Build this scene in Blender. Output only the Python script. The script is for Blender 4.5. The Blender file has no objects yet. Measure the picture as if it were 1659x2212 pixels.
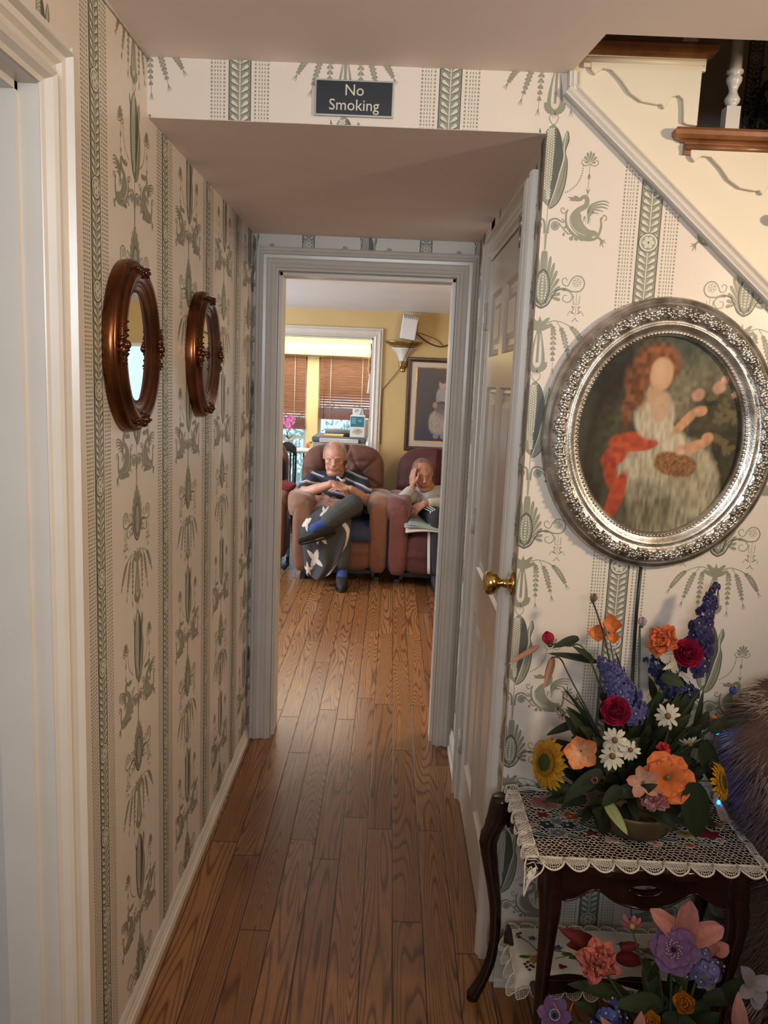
import bpy, bmesh, math, random
import numpy as np
from mathutils import Vector, Matrix
R = math.radians
rnd = random.Random(7)
SC = bpy.context.scene
COL = SC.collection
W, ZS, ZC, L = .921, 2.181, 2.310, 1.454      # hall width, soffit, foyer ceiling, hall length
YB, ZR = 5.30, 2.215                          # far room: back wall and ceiling

# ---------------------------------------------------------------- camera
FPX, PITCH, YAW, ROLL = 1741.6, .15861, -.003995, .041647
CAM = Vector((.58997, -1.97133, 1.59879))
def _axes():
    cy, sy, cp, sp = math.cos(YAW), math.sin(YAW), math.cos(PITCH), math.sin(PITCH)
    fw = Vector((sy*cp, cy*cp, -sp)); rt = Vector((cy, -sy, 0)); up = rt.cross(fw)
    cr, sr = math.cos(ROLL), math.sin(ROLL)
    return fw, rt*cr+up*sr, up*cr-rt*sr
FW, RT, UP = _axes()
cd = bpy.data.cameras.new('camera'); cam = bpy.data.objects.new('camera', cd); COL.objects.link(cam)
m = Matrix((RT, UP, -FW)).transposed().to_4x4(); m.translation = CAM; cam.matrix_world = m
cd.sensor_fit = 'VERTICAL'; cd.sensor_height = 24; cd.lens = FPX/2212*24; cd.clip_start = .02
SC.camera = cam
def at(px, py, X=None, Y=None, Z=None):
    "the world point seen at a photograph pixel on one axis plane (measuring aid)"
    d = FW + RT*((px-829.5)/FPX) - UP*((py-1106)/FPX)
    for i, v in enumerate((X, Y, Z)):
        if v is not None: return CAM + d*((v-CAM[i])/d[i])

# ---------------------------------------------------------------- light and exposure
SC.view_settings.view_transform = 'Standard'; SC.view_settings.look = 'None'
SC.view_settings.gamma = 1; SC.view_settings.use_curve_mapping = False
SC.view_settings.exposure = 0.0
SC.cycles.max_bounces = 7; SC.cycles.diffuse_bounces = 4; SC.cycles.glossy_bounces = 3; SC.cycles.use_adaptive_sampling = True; SC.cycles.adaptive_threshold = .06
SC.cycles.transparent_max_bounces = 8; SC.cycles.sample_clamp_indirect = 6
wd = bpy.data.worlds.new('sky'); SC.world = wd; wd.use_nodes = True
wd.node_tree.nodes['Background'].inputs[0].default_value = (.62, .83, 1.0, 1)
wd.node_tree.nodes['Background'].inputs[1].default_value = 1.45
def light(name, kind, loc, power, color, size=.2, size_y=None, target=None, spot=None):
    l = bpy.data.lights.new(name, kind); l.energy = power; l.color = color
    if kind == 'AREA':
        l.size = size
        if size_y: l.shape = 'RECTANGLE'; l.size_y = size_y
    elif kind != 'SUN': l.shadow_soft_size = size
    o = bpy.data.objects.new(name, l); o.location = loc; COL.objects.link(o)
    if target is not None: o.rotation_euler = (Vector(target)-Vector(loc)).to_track_quat('-Z', 'Y').to_euler()
    return o
WARM = (1.0, .70, .40); COOL = (.80, .90, 1.0)
o = light('foyer_lamp', 'SPOT', (2.35, -1.45, 2.05), 132, (1.0, .77, .53), .09, target=(0, .1, 1.55)); o.data.spot_size = R(84); o.data.spot_blend = .9
light('foyer_ceiling_lamp', 'AREA', (.9, -2.3, 2.27), 9, (1.0, .74, .50), .35, target=(.9, -2.3, 0))
o = light('entry_daylight', 'AREA', (.55, -3.2, 1.95), 13, COOL, 1.1, .5, target=(.45, 0, 2.12)); o.data.spread = R(95)  # added unseen area light for daylight from behind, aimed at the beam
light('side_room_window_light', 'AREA', (-1.6, -1.3, 1.5), 3, COOL, 1.0, 1.4, target=(0, -1.0, 1.3))
light('living_window_light', 'AREA', (-2.1, 3.6, 1.5), 100, COOL, 1.3, 1.5, target=(.6, 3.8, 1.4))
light('living_lamp', 'POINT', (1.7, 2.4, 1.95), 42, (1.0, .76, .50), .12)
light('sunroom_light', 'AREA', (-.4, 6.5, 2.1), 30, (1.0, .97, .9), 2.2, .7, target=(-.4, 6.6, 0))

# ---------------------------------------------------------------- materials
class NT:
    "small helper for building procedural node materials"
    def __init__(s, name):
        s.m = bpy.data.materials.new(name); s.m.use_nodes = True; s.t = s.m.node_tree
        s.b = s.t.nodes['Principled BSDF']
    def n(s, typ, **kw):
        x = s.t.nodes.new(typ)
        for k, v in kw.items():
            if k.startswith('i_'): s.set(x, k[2:], v)
            else: setattr(x, k, v)
        return x
    def set(s, x, k, v):
        sock = x.inputs[int(k)] if k.isdigit() else x.inputs[k.replace('_', ' ')]
        if isinstance(v, bpy.types.NodeSocket): s.t.links.new(v, sock)
        else: sock.default_value = v
    def math(s, op, a, b=None, c=None):
        x = s.n('ShaderNodeMath', operation=op)
        for i, v in enumerate((a, b, c)):
            if v is not None: s.set(x, str(i), v)
        return x.outputs[0]
    def ramp(s, f, stops):
        x = s.n('ShaderNodeValToRGB'); s.set(x, 'Fac', f); e = x.color_ramp.elements
        while len(e) < len(stops): e.new(.5)
        for q, (p, c) in zip(e, stops): q.position = p; q.color = tuple(c)+((1,) if len(c) == 3 else ())
        return x.outputs[0]
    def mix(s, f, a, b, mode='MIX'):
        x = s.n('ShaderNodeMix', data_type='RGBA', blend_type=mode)
        for k, v in (('0', f), ('6', a), ('7', b)):
            if isinstance(v, tuple) and len(v) == 3: v = v+(1,)
            s.set(x, k, v)
        return x.outputs[2]
    def noise(s, vec, scale, detail=3, rough=.5, out=0):
        x = s.n('ShaderNodeTexNoise'); 
        if vec is not None: s.set(x, 'Vector', vec)
        x.inputs['Scale'].default_value = scale; x.inputs['Detail'].default_value = detail; x.inputs['Roughness'].default_value = rough
        return x.outputs[out]
    def obj(s): return s.n('ShaderNodeTexCoord').outputs['Object']
    def scale(s, vec, v):
        x = s.n('ShaderNodeMapping'); s.set(x, 'Vector', vec); x.inputs['Scale'].default_value = v; return x.outputs[0]
    def bump(s, h, strength=.3, dist=.01):
        x = s.n('ShaderNodeBump'); s.set(x, 'Height', h); x.inputs['Strength'].default_value = strength; x.inputs['Distance'].default_value = dist
        s.t.links.new(x.outputs[0], s.b.inputs['Normal'])
    def out(s, color=None, rough=None, **kw):
        if color is not None: s.set(s.b, 'Base_Color', color+(1,) if isinstance(color, tuple) and len(color) == 3 else color)
        if rough is not None: s.set(s.b, 'Roughness', rough)
        for k, v in kw.items(): s.set(s.b, k, v)
        return s.m
def mat(name, color, rough=.6, var=.06, scale=30, bump=0, bscale=120, metallic=0, **kw):
    t = NT(name); v = t.obj()
    n = t.noise(v, scale)
    lo = tuple(max(0, c*(1-var)) for c in color); hi = tuple(min(1, c*(1+var)) for c in color)
    c = t.ramp(n, [(.3, lo), (.7, hi)])
    if bump: t.bump(t.noise(v, bscale, 2), bump, .004)
    return t.out(c, rough, Metallic=metallic, **kw)
def vcol(name, rough=.6, bump=0, bscale=300, **kw):
    "colour stored per vertex by the painter functions"
    t = NT(name); a = t.n('ShaderNodeAttribute', attribute_name='paint')
    if bump: t.bump(t.noise(t.obj(), bscale, 2), bump, .002)
    return t.out(a.outputs['Color'], rough, **kw)

# ---------------------------------------------------------------- mesh helpers
class MB:
    def __init__(s): s.v = []; s.f = []; s.m = []; s.sm = []; s.merge_me = False
    def add(s, verts, faces, mi=0, smooth=False):
        o = len(s.v); s.v += [tuple(v) for v in verts]
        s.f += [tuple(i+o for i in f) for f in faces]; s.m += [mi]*len(faces); s.sm += [smooth]*len(faces); return s
    def box(s, a, b, mi=0, M=None):
        (x0, y0, z0), (x1, y1, z1) = a, b
        v = [Vector(p) for p in ((x0,y0,z0),(x1,y0,z0),(x1,y1,z0),(x0,y1,z0),(x0,y0,z1),(x1,y0,z1),(x1,y1,z1),(x0,y1,z1))]
        if M is not None: v = [M @ p for p in v]
        return s.add(v, [(0,3,2,1),(4,5,6,7),(0,1,5,4),(1,2,6,5),(2,3,7,6),(3,0,4,7)], mi)
    def tube(s, pts, r, n=8, mi=0, closed=False, caps=True, flat=1.0, smooth=True, up=None):
        pts = [Vector(p) for p in pts]; N = len(pts)
        rs = r if isinstance(r, (list, tuple)) else [r]*N
        ref = None; rings = []
        for i, p in enumerate(pts):
            if closed: t = pts[(i+1) % N]-pts[i-1]
            else: t = pts[min(i+1, N-1)]-pts[max(i-1, 0)]
            if t.length < 1e-9: t = Vector((0, 0, 1))
            t.normalize()
            if ref is None:
                ref = Vector(up) if up is not None else (Vector((0,0,1)) if abs(t.z) < .9 else Vector((0,1,0)))
            a = ref - t*ref.dot(t)
            if a.length < 1e-6: a = t.orthogonal()
            a.normalize(); b = t.cross(a); ref = a
            rings.append([p+a*(rs[i]*math.cos(q)*flat)+b*(rs[i]*math.sin(q)) for q in [k*2*math.pi/n for k in range(n)]])
        v = [q for g in rings for q in g]; f = []
        M_ = N if closed else N-1
        for i in range(M_):
            j = (i+1) % N
            for k in range(n): f.append((i*n+k, i*n+(k+1) % n, j*n+(k+1) % n, j*n+k))
        if caps and not closed: f += [tuple(range(n))[::-1], tuple((N-1)*n+k for k in range(n))]
        return s.add(v, f, mi, smooth)
    def lathe(s, prof, c=(0,0,0), n=24, mi=0, axis='z', smooth=True, M=None, a0=0, a1=2*math.pi):
        full = abs(a1-a0-2*math.pi) < 1e-6; K = n if full else n+1; v = []; f = []
        for r, h in prof:
            for k in range(K):
                q = a0+(a1-a0)*k/n; x, y = r*math.cos(q), r*math.sin(q)
                p = Vector((x, y, h)) if axis == 'z' else (Vector((x, -h, y)) if axis == 'y' else Vector((h, x, y)))
                if M is not None: p = M @ p
                v.append(p+Vector(c))
        for i in range(len(prof)-1):
            for k in range(n):
                k2 = (k+1) % K
                f.append((i*K+k, i*K+k2, (i+1)*K+k2, (i+1)*K+k))
        return s.add(v, f, mi, smooth)
    def prism(s, poly, h0, h1, fn, mi=0, smooth=False):
        "poly: 2-D outline; fn(u, v, h) maps into the world"
        n = len(poly); v = [fn(x, y, h0) for x, y in poly]+[fn(x, y, h1) for x, y in poly]
        f = [tuple(range(n))[::-1], tuple(range(n, 2*n))]+[(i, (i+1) % n, n+(i+1) % n, n+i) for i in range(n)]
        return s.add(v, f, mi, smooth)
    def grid(s, nu, nv, fn, mi=0, smooth=True, wrap=False):
        K = nu if wrap else nu+1
        v = [fn(i/nu, j/nv) for j in range(nv+1) for i in range(K)]; f = []
        for j in range(nv):
            for i in range(nu):
                i2 = (i+1) % K; f.append((j*K+i, j*K+i2, (j+1)*K+i2, (j+1)*K+i))
        return s.add(v, f, mi, smooth)
    def ball(s, c, r, n=12, mi=0, M=None):
        rx, ry, rz = (r, r, r) if not hasattr(r, '__len__') else r
        def fn(u, w):
            a, b = u*2*math.pi, (w-.5)*math.pi
            p = Vector((rx*math.cos(a)*math.cos(b), ry*math.sin(a)*math.cos(b), rz*math.sin(b)))
            return (M @ p if M is not None else p)+Vector(c)
        return s.grid(n, max(4, n*2//3), fn, mi, True, True)
    def sweep(s, prof, path, mi=0, closed=False, smooth=False):
        """prof: list of (side, out) ; path: list of (point, side_vec, out_vec)"""
        n = len(prof); v = [p+a*x+b*y for p, a, b in path for x, y in prof]; f = []
        N = len(path)
        for i in range(N if closed else N-1):
            j = (i+1) % N
            for k in range(n-1): f.append((i*n+k, i*n+k+1, j*n+k+1, j*n+k))
        return s.add(v, f, mi, smooth)
    def build(s, name, mats, parent=None, loc=None, mods=(), fix=True, merge=0):
        me = bpy.data.meshes.new(name)
        o3 = Vector(loc) if loc is not None else None
        vs = s.v if o3 is None else [tuple(Vector(v)-o3) for v in s.v]
        me.from_pydata(vs, [], s.f)
        for mm in (mats if isinstance(mats, (list, tuple)) else [mats]): me.materials.append(mm)
        me.polygons.foreach_set('material_index', s.m); me.polygons.foreach_set('use_smooth', s.sm)
        if fix:
            bm = bmesh.new(); bm.from_mesh(me)
            if s.merge_me: merge = merge or 1e-5
            if merge: bmesh.ops.remove_doubles(bm, verts=bm.verts, dist=merge)
            bmesh.ops.recalc_face_normals(bm, faces=bm.faces); bm.to_mesh(me); bm.free()
        me.update()
        o = bpy.data.objects.new(name, me); COL.objects.link(o)
        if parent is not None:
            o.parent = parent
            if loc is None: o.matrix_parent_inverse = Matrix.Translation(-world_loc(parent))
            else: o.location = Vector(loc)-world_loc(parent)
        elif loc is not None: o.location = loc
        for mk in mods: mk(o)
        return o
def world_loc(o):
    v = Vector((0,0,0))
    while o is not None:
        v += o.location+o.matrix_parent_inverse.translation; o = o.parent
    return v
def subsurf(n=1):
    def f(o): q = o.modifiers.new('subdivision', 'SUBSURF'); q.levels = n; q.render_levels = n
    return f
def bevel(w=.004, seg=2, ang=40):
    def f(o):
        q = o.modifiers.new('bevel', 'BEVEL'); q.width = w; q.segments = seg; q.limit_method = 'ANGLE'; q.angle_limit = R(ang)
    return f
def remesh(vs=.006, sm=3):
    def f(o):
        q = o.modifiers.new('remesh', 'REMESH'); q.mode = 'VOXEL'; q.voxel_size = vs; q.use_smooth_shade = True
        if sm: q = o.modifiers.new('smooth', 'SMOOTH'); q.factor = .5; q.iterations = sm
    return f
def solid(t):
    def f(o): q = o.modifiers.new('solidify', 'SOLIDIFY'); q.thickness = t; q.offset = 0
    return f
def tag(o, label, cat, group=None):
    o['label'] = label; o['category'] = cat
    if group: o['group'] = group
    return o
def struct(o): o['kind'] = 'structure'; return o
def empty(name, loc, label, cat, group=None):
    o = bpy.data.objects.new(name, None); COL.objects.link(o); o.location = loc; o.empty_display_size = .05
    return tag(o, label, cat, group)
def box_bevel(name, a, b, m_, parent=None, w=.004, seg=2):
    return MB().box(a, b).build(name, m_, parent, mods=(bevel(w, seg),))
def catmull(pts, k=6, closed=False):
    P = [Vector(p) for p in pts]; n = len(P); out = []
    for i in range(n if closed else n-1):
        g = lambda j: P[j % n] if closed else P[min(max(j, 0), n-1)]
        a, b, c, d = g(i-1), g(i), g(i+1), g(i+2)
        for q in range(k):
            t = q/k
            out.append(.5*((2*b)+(c-a)*t+(2*a-5*b+4*c-d)*t*t+(3*b-a-3*c+d)*t**3))
    if not closed: out.append(P[-1])
    return out
# ---------------------------------------------------------------- shared materials
def m_paper(name, c):
    t = NT(name); v = t.obj()
    n = t.noise(v, 6, 2); f = t.noise(v, 260, 2)
    col = t.ramp(n, [(.3, tuple(x*.97 for x in c)), (.7, c)])
    t.bump(f, .06, .002); return t.out(col, .33, Specular_IOR_Level=.5)
M_paper = m_paper('wallpaper_ground', (.64, .56, .475))
M_sage = mat('wallpaper_sage_ink', (.235, .225, .16), .45, .08)
M_ink = mat('wallpaper_dark_ink', (.08, .08, .06), .45, .1)
M_pale = mat('wallpaper_pale_ink', (.52, .50, .41), .42, .05)
WP = [M_paper, M_sage, M_ink, M_pale]
M_white = mat('white_gloss_paint', (.61, .555, .49), .28, .03, 8, bump=.03, bscale=40)
M_worn = mat('worn_white_paint', (.60, .57, .50), .4, .12, 60)
M_ceil = mat('ceiling_paint', (.88, .75, .68), .7, .02, 4)
M_rceil = mat('far_ceiling_paint', (.80, .79, .79), .45, .03, 3)
M_cream = mat('cream_wall_paint', (.66, .58, .44), .45, .02, 5)
M_yellow = mat('ochre_wall_paint', (.52, .37, .16), .55, .05, 4)
M_lemon = mat('lemon_paint', (.90, .72, .33), .6, .03, 5)
M_black = mat('black_plastic', (.015, .015, .017), .4, .1)
M_brass = mat('polished_brass', (.62, .43, .14), .16, .05, metallic=1)
M_dark_wood = mat('dark_mahogany', (.030, .010, .007), .22, .35, 18, bump=.05)
M_tread = mat('stair_tread_oak', (.22, .085, .030), .32, .3, 20)
M_shell = mat('unseen_room_paint', (.45, .38, .30), .8, .03, 3)
M_steel = mat('grey_metal', (.35, .35, .36), .35, .08, metallic=.9)

def floor_material():
    t = NT('oak_strip_floor'); p = t.n('ShaderNodeNewGeometry').outputs['Position']
    sp = t.n('ShaderNodeSeparateXYZ'); t.set(sp, 'Vector', p); X, Y = sp.outputs[0], sp.outputs[1]
    PW, PL = .090, 1.15
    xi = t.math('DIVIDE', t.math('ADD', X, 5.012), PW); i = t.math('FLOOR', xi); fx = t.math('FRACT', xi)
    wn = t.n('ShaderNodeTexWhiteNoise', noise_dimensions='1D'); t.set(wn, 'W', i)
    yy = t.math('DIVIDE', t.math('ADD', Y, t.math('MULTIPLY', wn.outputs[0], 9.0)), PL)
    j = t.math('FLOOR', yy); fy = t.math('FRACT', yy)
    cell = t.math('ADD', t.math('MULTIPLY', i, 7.31), t.math('MULTIPLY', j, 3.17))
    w2 = t.n('ShaderNodeTexWhiteNoise', noise_dimensions='1D'); t.set(w2, 'W', cell)
    rv = w2.outputs[0]; rc2 = t.math('FRACT', t.math('MULTIPLY', rv, 17.3))
    cv = t.n('ShaderNodeCombineXYZ'); t.set(cv, '0', t.math('MULTIPLY', X, 9.0)); t.set(cv, '1', t.math('MULTIPLY', Y, .62)); t.set(cv, '2', t.math('MULTIPLY', rv, 97.0))
    n1 = t.noise(cv.outputs[0], 1.0, 1.2, .35)
    gr = t.math('FRACT', t.math('MULTIPLY', n1, t.math('ADD', t.math('MULTIPLY', rc2, 26.0), 20.0)))
    line = t.ramp(gr, [(0, (.0,)*3), (.13, (.85,)*3), (.5, (1,)*3), (.74, (.85,)*3), (.93, (.1,)*3), (1, (0,)*3)])
    cv2 = t.n('ShaderNodeCombineXYZ'); t.set(cv2, '0', t.math('MULTIPLY', X, 420.0)); t.set(cv2, '1', t.math('MULTIPLY', Y, 14.0)); t.set(cv2, '2', rv)
    pore = t.noise(cv2.outputs[0], 1.0, 2, .6)
    base = t.ramp(rv, [(0, (.19, .078, .026)), (.35, (.27, .115, .040)), (.7, (.33, .150, .054)), (1, (.215, .086, .032))])
    dark = t.mix(.72, base, (.045, .015, .006), 'MIX')
    c = t.mix(line, dark, base)
    c = t.mix(t.ramp(pore, [(.35, (.35,)*3), (.5, (0,)*3)]), c, (.07, .025, .010))
    ex = t.math('MINIMUM', fx, t.math('SUBTRACT', 1.0, fx))
    ey = t.math('MULTIPLY', t.math('MINIMUM', fy, t.math('SUBTRACT', 1.0, fy)), PL/PW)
    e = t.math('MINIMUM', ex, ey)
    seam = t.ramp(e, [(0, (1,)*3), (.012, (.9,)*3), (.028, (0,)*3)])
    c = t.mix(seam, c, (.022, .009, .005))
    t.bump(t.math('ADD', t.math('MULTIPLY', seam, -1.0), t.math('MULTIPLY', line, .12)), .35, .002)
    rr = t.math('ADD', t.math('MULTIPLY', pore, .14), .17)
    return t.out(c, rr, Specular_IOR_Level=.5)
M_floor = floor_material()
# ---------------------------------------------------------------- wallpaper pattern (printed motifs as shapes in the wall's own mesh)
SP, PV = .481, .5822              # stripe spacing, vertical repeat
Z0 = 2.018                        # height of a corn cob's lower tip
PXM = PV/540
def clip_poly(poly, region):
    "Sutherland-Hodgman against a convex counter-clockwise region"
    out = poly
    for i in range(len(region)):
        (ax, ay), (bx, by) = region[i], region[(i+1) % len(region)]
        src, out = out, []
        if not src: return []
        ins = lambda q: (bx-ax)*(q[1]-ay)-(by-ay)*(q[0]-ax) >= -1e-9
        for k in range(len(src)):
            a, b = src[k-1], src[k]; ia, ib = ins(a), ins(b)
            if ia != ib:
                d1 = (bx-ax)*(a[1]-ay)-(by-ay)*(a[0]-ax); d2 = (bx-ax)*(b[1]-ay)-(by-ay)*(b[0]-ax); t = d1/(d1-d2)
                out.append((a[0]+(b[0]-a[0])*t, a[1]+(b[1]-a[1])*t))
            if ib: out.append(b)
    return out
def sm2(pts, k=5): return [(p.x, p.y) for p in catmull([(x, y, 0) for x, y in pts], k)]
def stroke(pts, w0, w1=None, wm=None, k=5):
    "tapered brush stroke -> list of quads"
    P = sm2(pts, k) if len(pts) > 2 else list(pts); n = len(P); L_, R_ = [], []
    w1 = w0 if w1 is None else w1
    for i, (x, y) in enumerate(P):
        a, b = P[max(i-1, 0)], P[min(i+1, n-1)]; dx, dy = b[0]-a[0], b[1]-a[1]; d = math.hypot(dx, dy) or 1
        t = i/(n-1); w = (w0+(w1-w0)*t) if wm is None else (w0*(1-t)**2+wm*2*t*(1-t)*1.0+w1*t*t)
        L_.append((x-dy/d*w/2, y+dx/d*w/2)); R_.append((x+dy/d*w/2, y-dx/d*w/2))
    return [[L_[i], L_[i+1], R_[i+1], R_[i]] for i in range(n-1)]
def ell(cx, cy, a, b, rot=0, n=9):
    c, s = math.cos(rot), math.sin(rot)
    return [(cx+a*math.cos(q)*c-b*math.sin(q)*s, cy+a*math.cos(q)*s+b*math.sin(q)*c) for q in [k*2*math.pi/n for k in range(n)]]
def petal(x0, y0, x1, y1, w, n=6):
    "teardrop with its fat end at (x1, y1)"
    dx, dy = x1-x0, y1-y0; d = math.hypot(dx, dy); ux, uy = dx/d, dy/d
    prof = [(.0, .08), (.3, .45), (.65, .9), (.85, 1.0), (.96, .7), (1.0, .25)]
    a = [(x0+dx*t-uy*w/2*q, y0+dy*t+ux*w/2*q) for t, q in prof]; b = [(x0+dx*t+uy*w/2*q, y0+dy*t-ux*w/2*q) for t, q in prof]
    return a+b[::-1]
def ring(cx, cy, r, w, n=16, a0=0, a1=360):
    pts = [(cx+r*math.cos(R(a0+(a1-a0)*k/n)), cy+r*math.sin(R(a0+(a1-a0)*k/n))) for k in range(n+1)]
    return stroke(pts, w, k=1)
def motif():
    "one repeat around its axis; units: photo pixels, v downward from the cob's lower tip; [(material, layer, polygon)]"
    D = []
    def put(mi, lay, polys, both=True):
        for p in polys:
            D.append((mi, lay, p))
            if both: D.append((mi, lay, [(-x, y) for x, y in p]))
    def z(x, y): return ((x-(180-(y-160)*.055))*.416, (y-160)*.416)
    zz = lambda *a: [z(*q) for q in a]
    # axis
    put(1, 1, stroke([(0, -2), (0, 90)], 1.4), False)
    # S-scroll with knob beside the axis
    put(1, 1, stroke(zz((181, 290), (186, 245), (196, 222), (222, 214), (242, 222), (262, 232), (264, 220), (252, 214)), 5, 2))
    put(1, 1, [ell(*z(220, 250), 9.5, 10, 0, 12)]); put(3, 2, ring(*z(220, 250), 6.5, .8))
    put(1, 1, stroke(zz((240, 235), (262, 262), (290, 290)), 2.4, 3)); put(1, 1, [petal(*z(262, 262), *z(280, 250), 6), petal(*z(270, 280), *z(262, 298), 6), petal(*z(290, 292), *z(312, 276), 6)])
    put(1, 1, stroke([(0, 55), (0, 88)], 6, 4.4), False); put(3, 2, stroke([(-1.6, 56), (-1.6, 88)], .6)); 
    # swan
    put(1, 1, stroke(zz((348, 122), (352, 110), (372, 100), (384, 116), (376, 146), (340, 168), (312, 200), (312, 232), (330, 262), (372, 292), (410, 296)), 5, 12, 15))
    put(1, 2, [sm2(zz((322, 170), (304, 190), (296, 225), (318, 262), (352, 288), (398, 300), (440, 286), (432, 268), (398, 262), (372, 240), (358, 214), (350, 190), (352, 160)), 3)])
    put(1, 3, [sm2(zz((352, 112), (330, 98), (312, 100), (316, 106), (284, 104), (300, 114), (290, 120), (316, 124), (342, 124)), 2)])
    for k, (bx, by) in enumerate([(500, 128), (498, 142), (494, 156), (470, 170), (448, 182)]):
        put(1, 1, stroke(zz((386, 176+k*8), (404+k*3, 140+k*9), (bx-34, by-10+k), (bx, by)), 1.5, .8, 6.5))
    for k in range(6): put(3 if k % 2 else 1, 4, stroke(zz((352+k*11, 190+k*3), (346+k*11, 212+k*5)), 3.2, 1.6))
    put(1, 3, stroke(zz((286, 166), (276, 200), (282, 250), (320, 292), (372, 312), (426, 308), (450, 280), (460, 240), (456, 200)), 1.2, 2.2, 11))
    put(3, 5, stroke(zz((296, 206), (306, 248), (336, 278), (380, 292)), .8, .8, 2.4))
    for k in range(5): put(1, 4, [petal(*z(318+k*24, 292+k*2), *z(300+k*26, 318-(k == 4)*4), 9)])
    put(1, 2, stroke(zz((286, 166), (268, 186), (252, 180), (250, 164), (262, 160), (268, 170)), 2.2, 1.6))
    put(1, 1, stroke(zz((456, 220), (470, 190), (484, 194), (486, 210), (474, 212)), 3, 1.4))
    put(1, 1, stroke(zz((430, 296), (452, 304), (470, 322)), 5, 5))
    for q in ((484, 310), (486, 326), (474, 348), (456, 344)): put(1, 1, stroke(zz((462, 318), q), 4, 1.5))
    # palmette above a corn husk, with scroll arms
    cx, cy = 3, 210
    for k in range(8):
        a = R(88-k*10.5); r = 118-k*8.5
        if k == 0: put(1, 1, [petal(0, 190, 0, 90, 9)], False)
        put(1, 1, [petal(4+k*1.2, 196-k*1.5, 2+math.cos(a)*r*.42+k*2.2, 208-math.sin(a)*r, 7.5)])
    put(2, 2, [sm2([(0, 128), (10, 136), (17, 160), (16, 182), (8, 204), (0, 211)], 3)]); 
    put(1, 3, [sm2([(0, 132), (8, 140), (14, 160), (13, 180), (6, 198), (0, 203)], 3)])
    for k in range(9): put(3, 4, [ell(5.5+3.5*math.sin(k*.35), 142+k*6, 1.7, 2.3), ell(1.2, 139+k*6.6, 1.4, 2.2)])
    put(2, 3, stroke([(0, 212), (14, 204), (24, 186), (34, 172), (52, 170)], 3.4, 1.6)); put(1, 2, stroke([(0, 208), (12, 200), (20, 182), (32, 168)], 6, 2)); put(3, 4, stroke([(0, 209), (12, 201), (20, 184)], 1.4, .8))
    put(1, 1, stroke([(30, 174), (48, 168), (66, 174), (84, 172), (92, 158), (86, 144), (72, 141), (62, 150), (56, 162), (46, 160), (43, 150), (50, 146), (54, 152)], 3.4, 1.6))
    put(1, 1, ring(75, 154, 9, .9)); 
    for k in range(5): put(1, 1, [ell(75+5*math.cos(k*1.257), 154+5*math.sin(k*1.257), 1.8, 1.8, 0, 6)])
    put(1, 1, [ell(75, 154, 1.3, 1.3, 0, 6)])
    put(1, 1, stroke([(44, 172), (60, 174), (68, 186), (60, 197), (48, 194), (48, 184), (56, 183)], 2.8, 1.4))
    # little hanging trophy
    sx = 77
    put(1, 1, stroke([(sx, 176), (sx, 226)], .8)); put(1, 1, stroke([(sx-7, 182), (sx-6, 200), (sx-3, 200)], 1.2)); put(1, 1, stroke([(sx+7, 182), (sx+6, 200), (sx+3, 200)], 1.2))
    for q in (-1, 1):
        put(1, 1, stroke([(sx+q*3, 208), (sx+q*9, 206), (sx+q*5, 213), (sx+q*10, 219), (sx+q*3, 220)], 1.7)); put(1, 1, stroke([(sx+q*4, 222), (sx+q*12, 216), (sx+q*18, 226)], 1.5, 1))
        put(1, 1, stroke([(sx, 230), (sx+q*4, 236), (sx+q*8, 238)], 1.6))
    # wheat spray
    put(1, 1, [sm2([(0, 228), (5, 240), (16, 232), (22, 234), (14, 246), (26, 244), (28, 250), (10, 260), (4, 262), (0, 270)], 3)])
    put(1, 1, stroke([(4, 262), (9, 290), (13, 318), (12, 334), (4, 346), (0, 347)], 3, 8, 9)); put(3, 2, stroke([(5, 268), (8, 300), (8, 326), (0, 336)], 1.2)); put(1, 1, stroke([(0, 262), (0, 330)], 5, 6), False)
    for k in range(6):
        a = R(-6+k*19); put(1, 1, [petal(11*math.cos(a), 330+9*math.sin(a), 23*math.cos(a), 334+19*math.sin(a), 7)])
    put(1, 1, stroke([(14, 244), (34, 238), (58, 244), (72, 252)], 2.4, 1.2))
    for pts in ([(22, 241), (31, 258), (33, 300), (35, 345)], [(38, 240), (52, 262), (62, 292), (72, 326)], [(56, 243), (76, 256), (92, 276), (104, 296)]):
        P = sm2(pts, 12); n = len(P)
        put(1, 1, stroke(pts, 1.4, .8))
        K = 8
        for k in range(K):
            t = .22+.66*k/K; i = int(t*(n-1)); a, b = P[i], P[min(i+3, n-1)]; dx, dy = b[0]-a[0], b[1]-a[1]; d = math.hypot(dx, dy) or 1; dx, dy = dx/d, dy/d
            ww = 5.2*math.sin(math.pi*(.18+.72*(k+.5)/K))
            for s_ in (-1, 1): put(1, 1, [petal(a[0]-dy*s_*1.2, a[1]+dx*s_*1.2, a[0]+dx*9-dy*s_*ww, a[1]+dy*9+dx*s_*ww, 5.4)])
        e = P[-1]; f = P[-3]; dx, dy = e[0]-f[0], e[1]-f[1]; d = math.hypot(dx, dy) or 1; dx, dy = dx/d, dy/d
        for s_ in (-.35, 0, .35): put(1, 1, stroke([(e[0]-dx*4, e[1]-dy*4), (e[0]+dx*10-dy*s_*12, e[1]+dy*10+dx*s_*12)], 1.6, .6))
    # heart
    put(1, 1, stroke([(0, 374), (8, 364), (9, 355), (4, 353), (2, 358)], 1.8, 1))
    # corn cob
    cob = sm2([(0, 370), (11, 382), (19, 405), (23, 440), (22, 480), (14, 520), (0, 538)], 4)
    full = cob+[(-x, y) for x, y in cob[::-1]][1:-1]
    put(2, 2, [[(x*1.10, y) for x, y in full]], False); put(1, 3, [full], False); put(2, 3.5, [cob[3:]], False)
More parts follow.
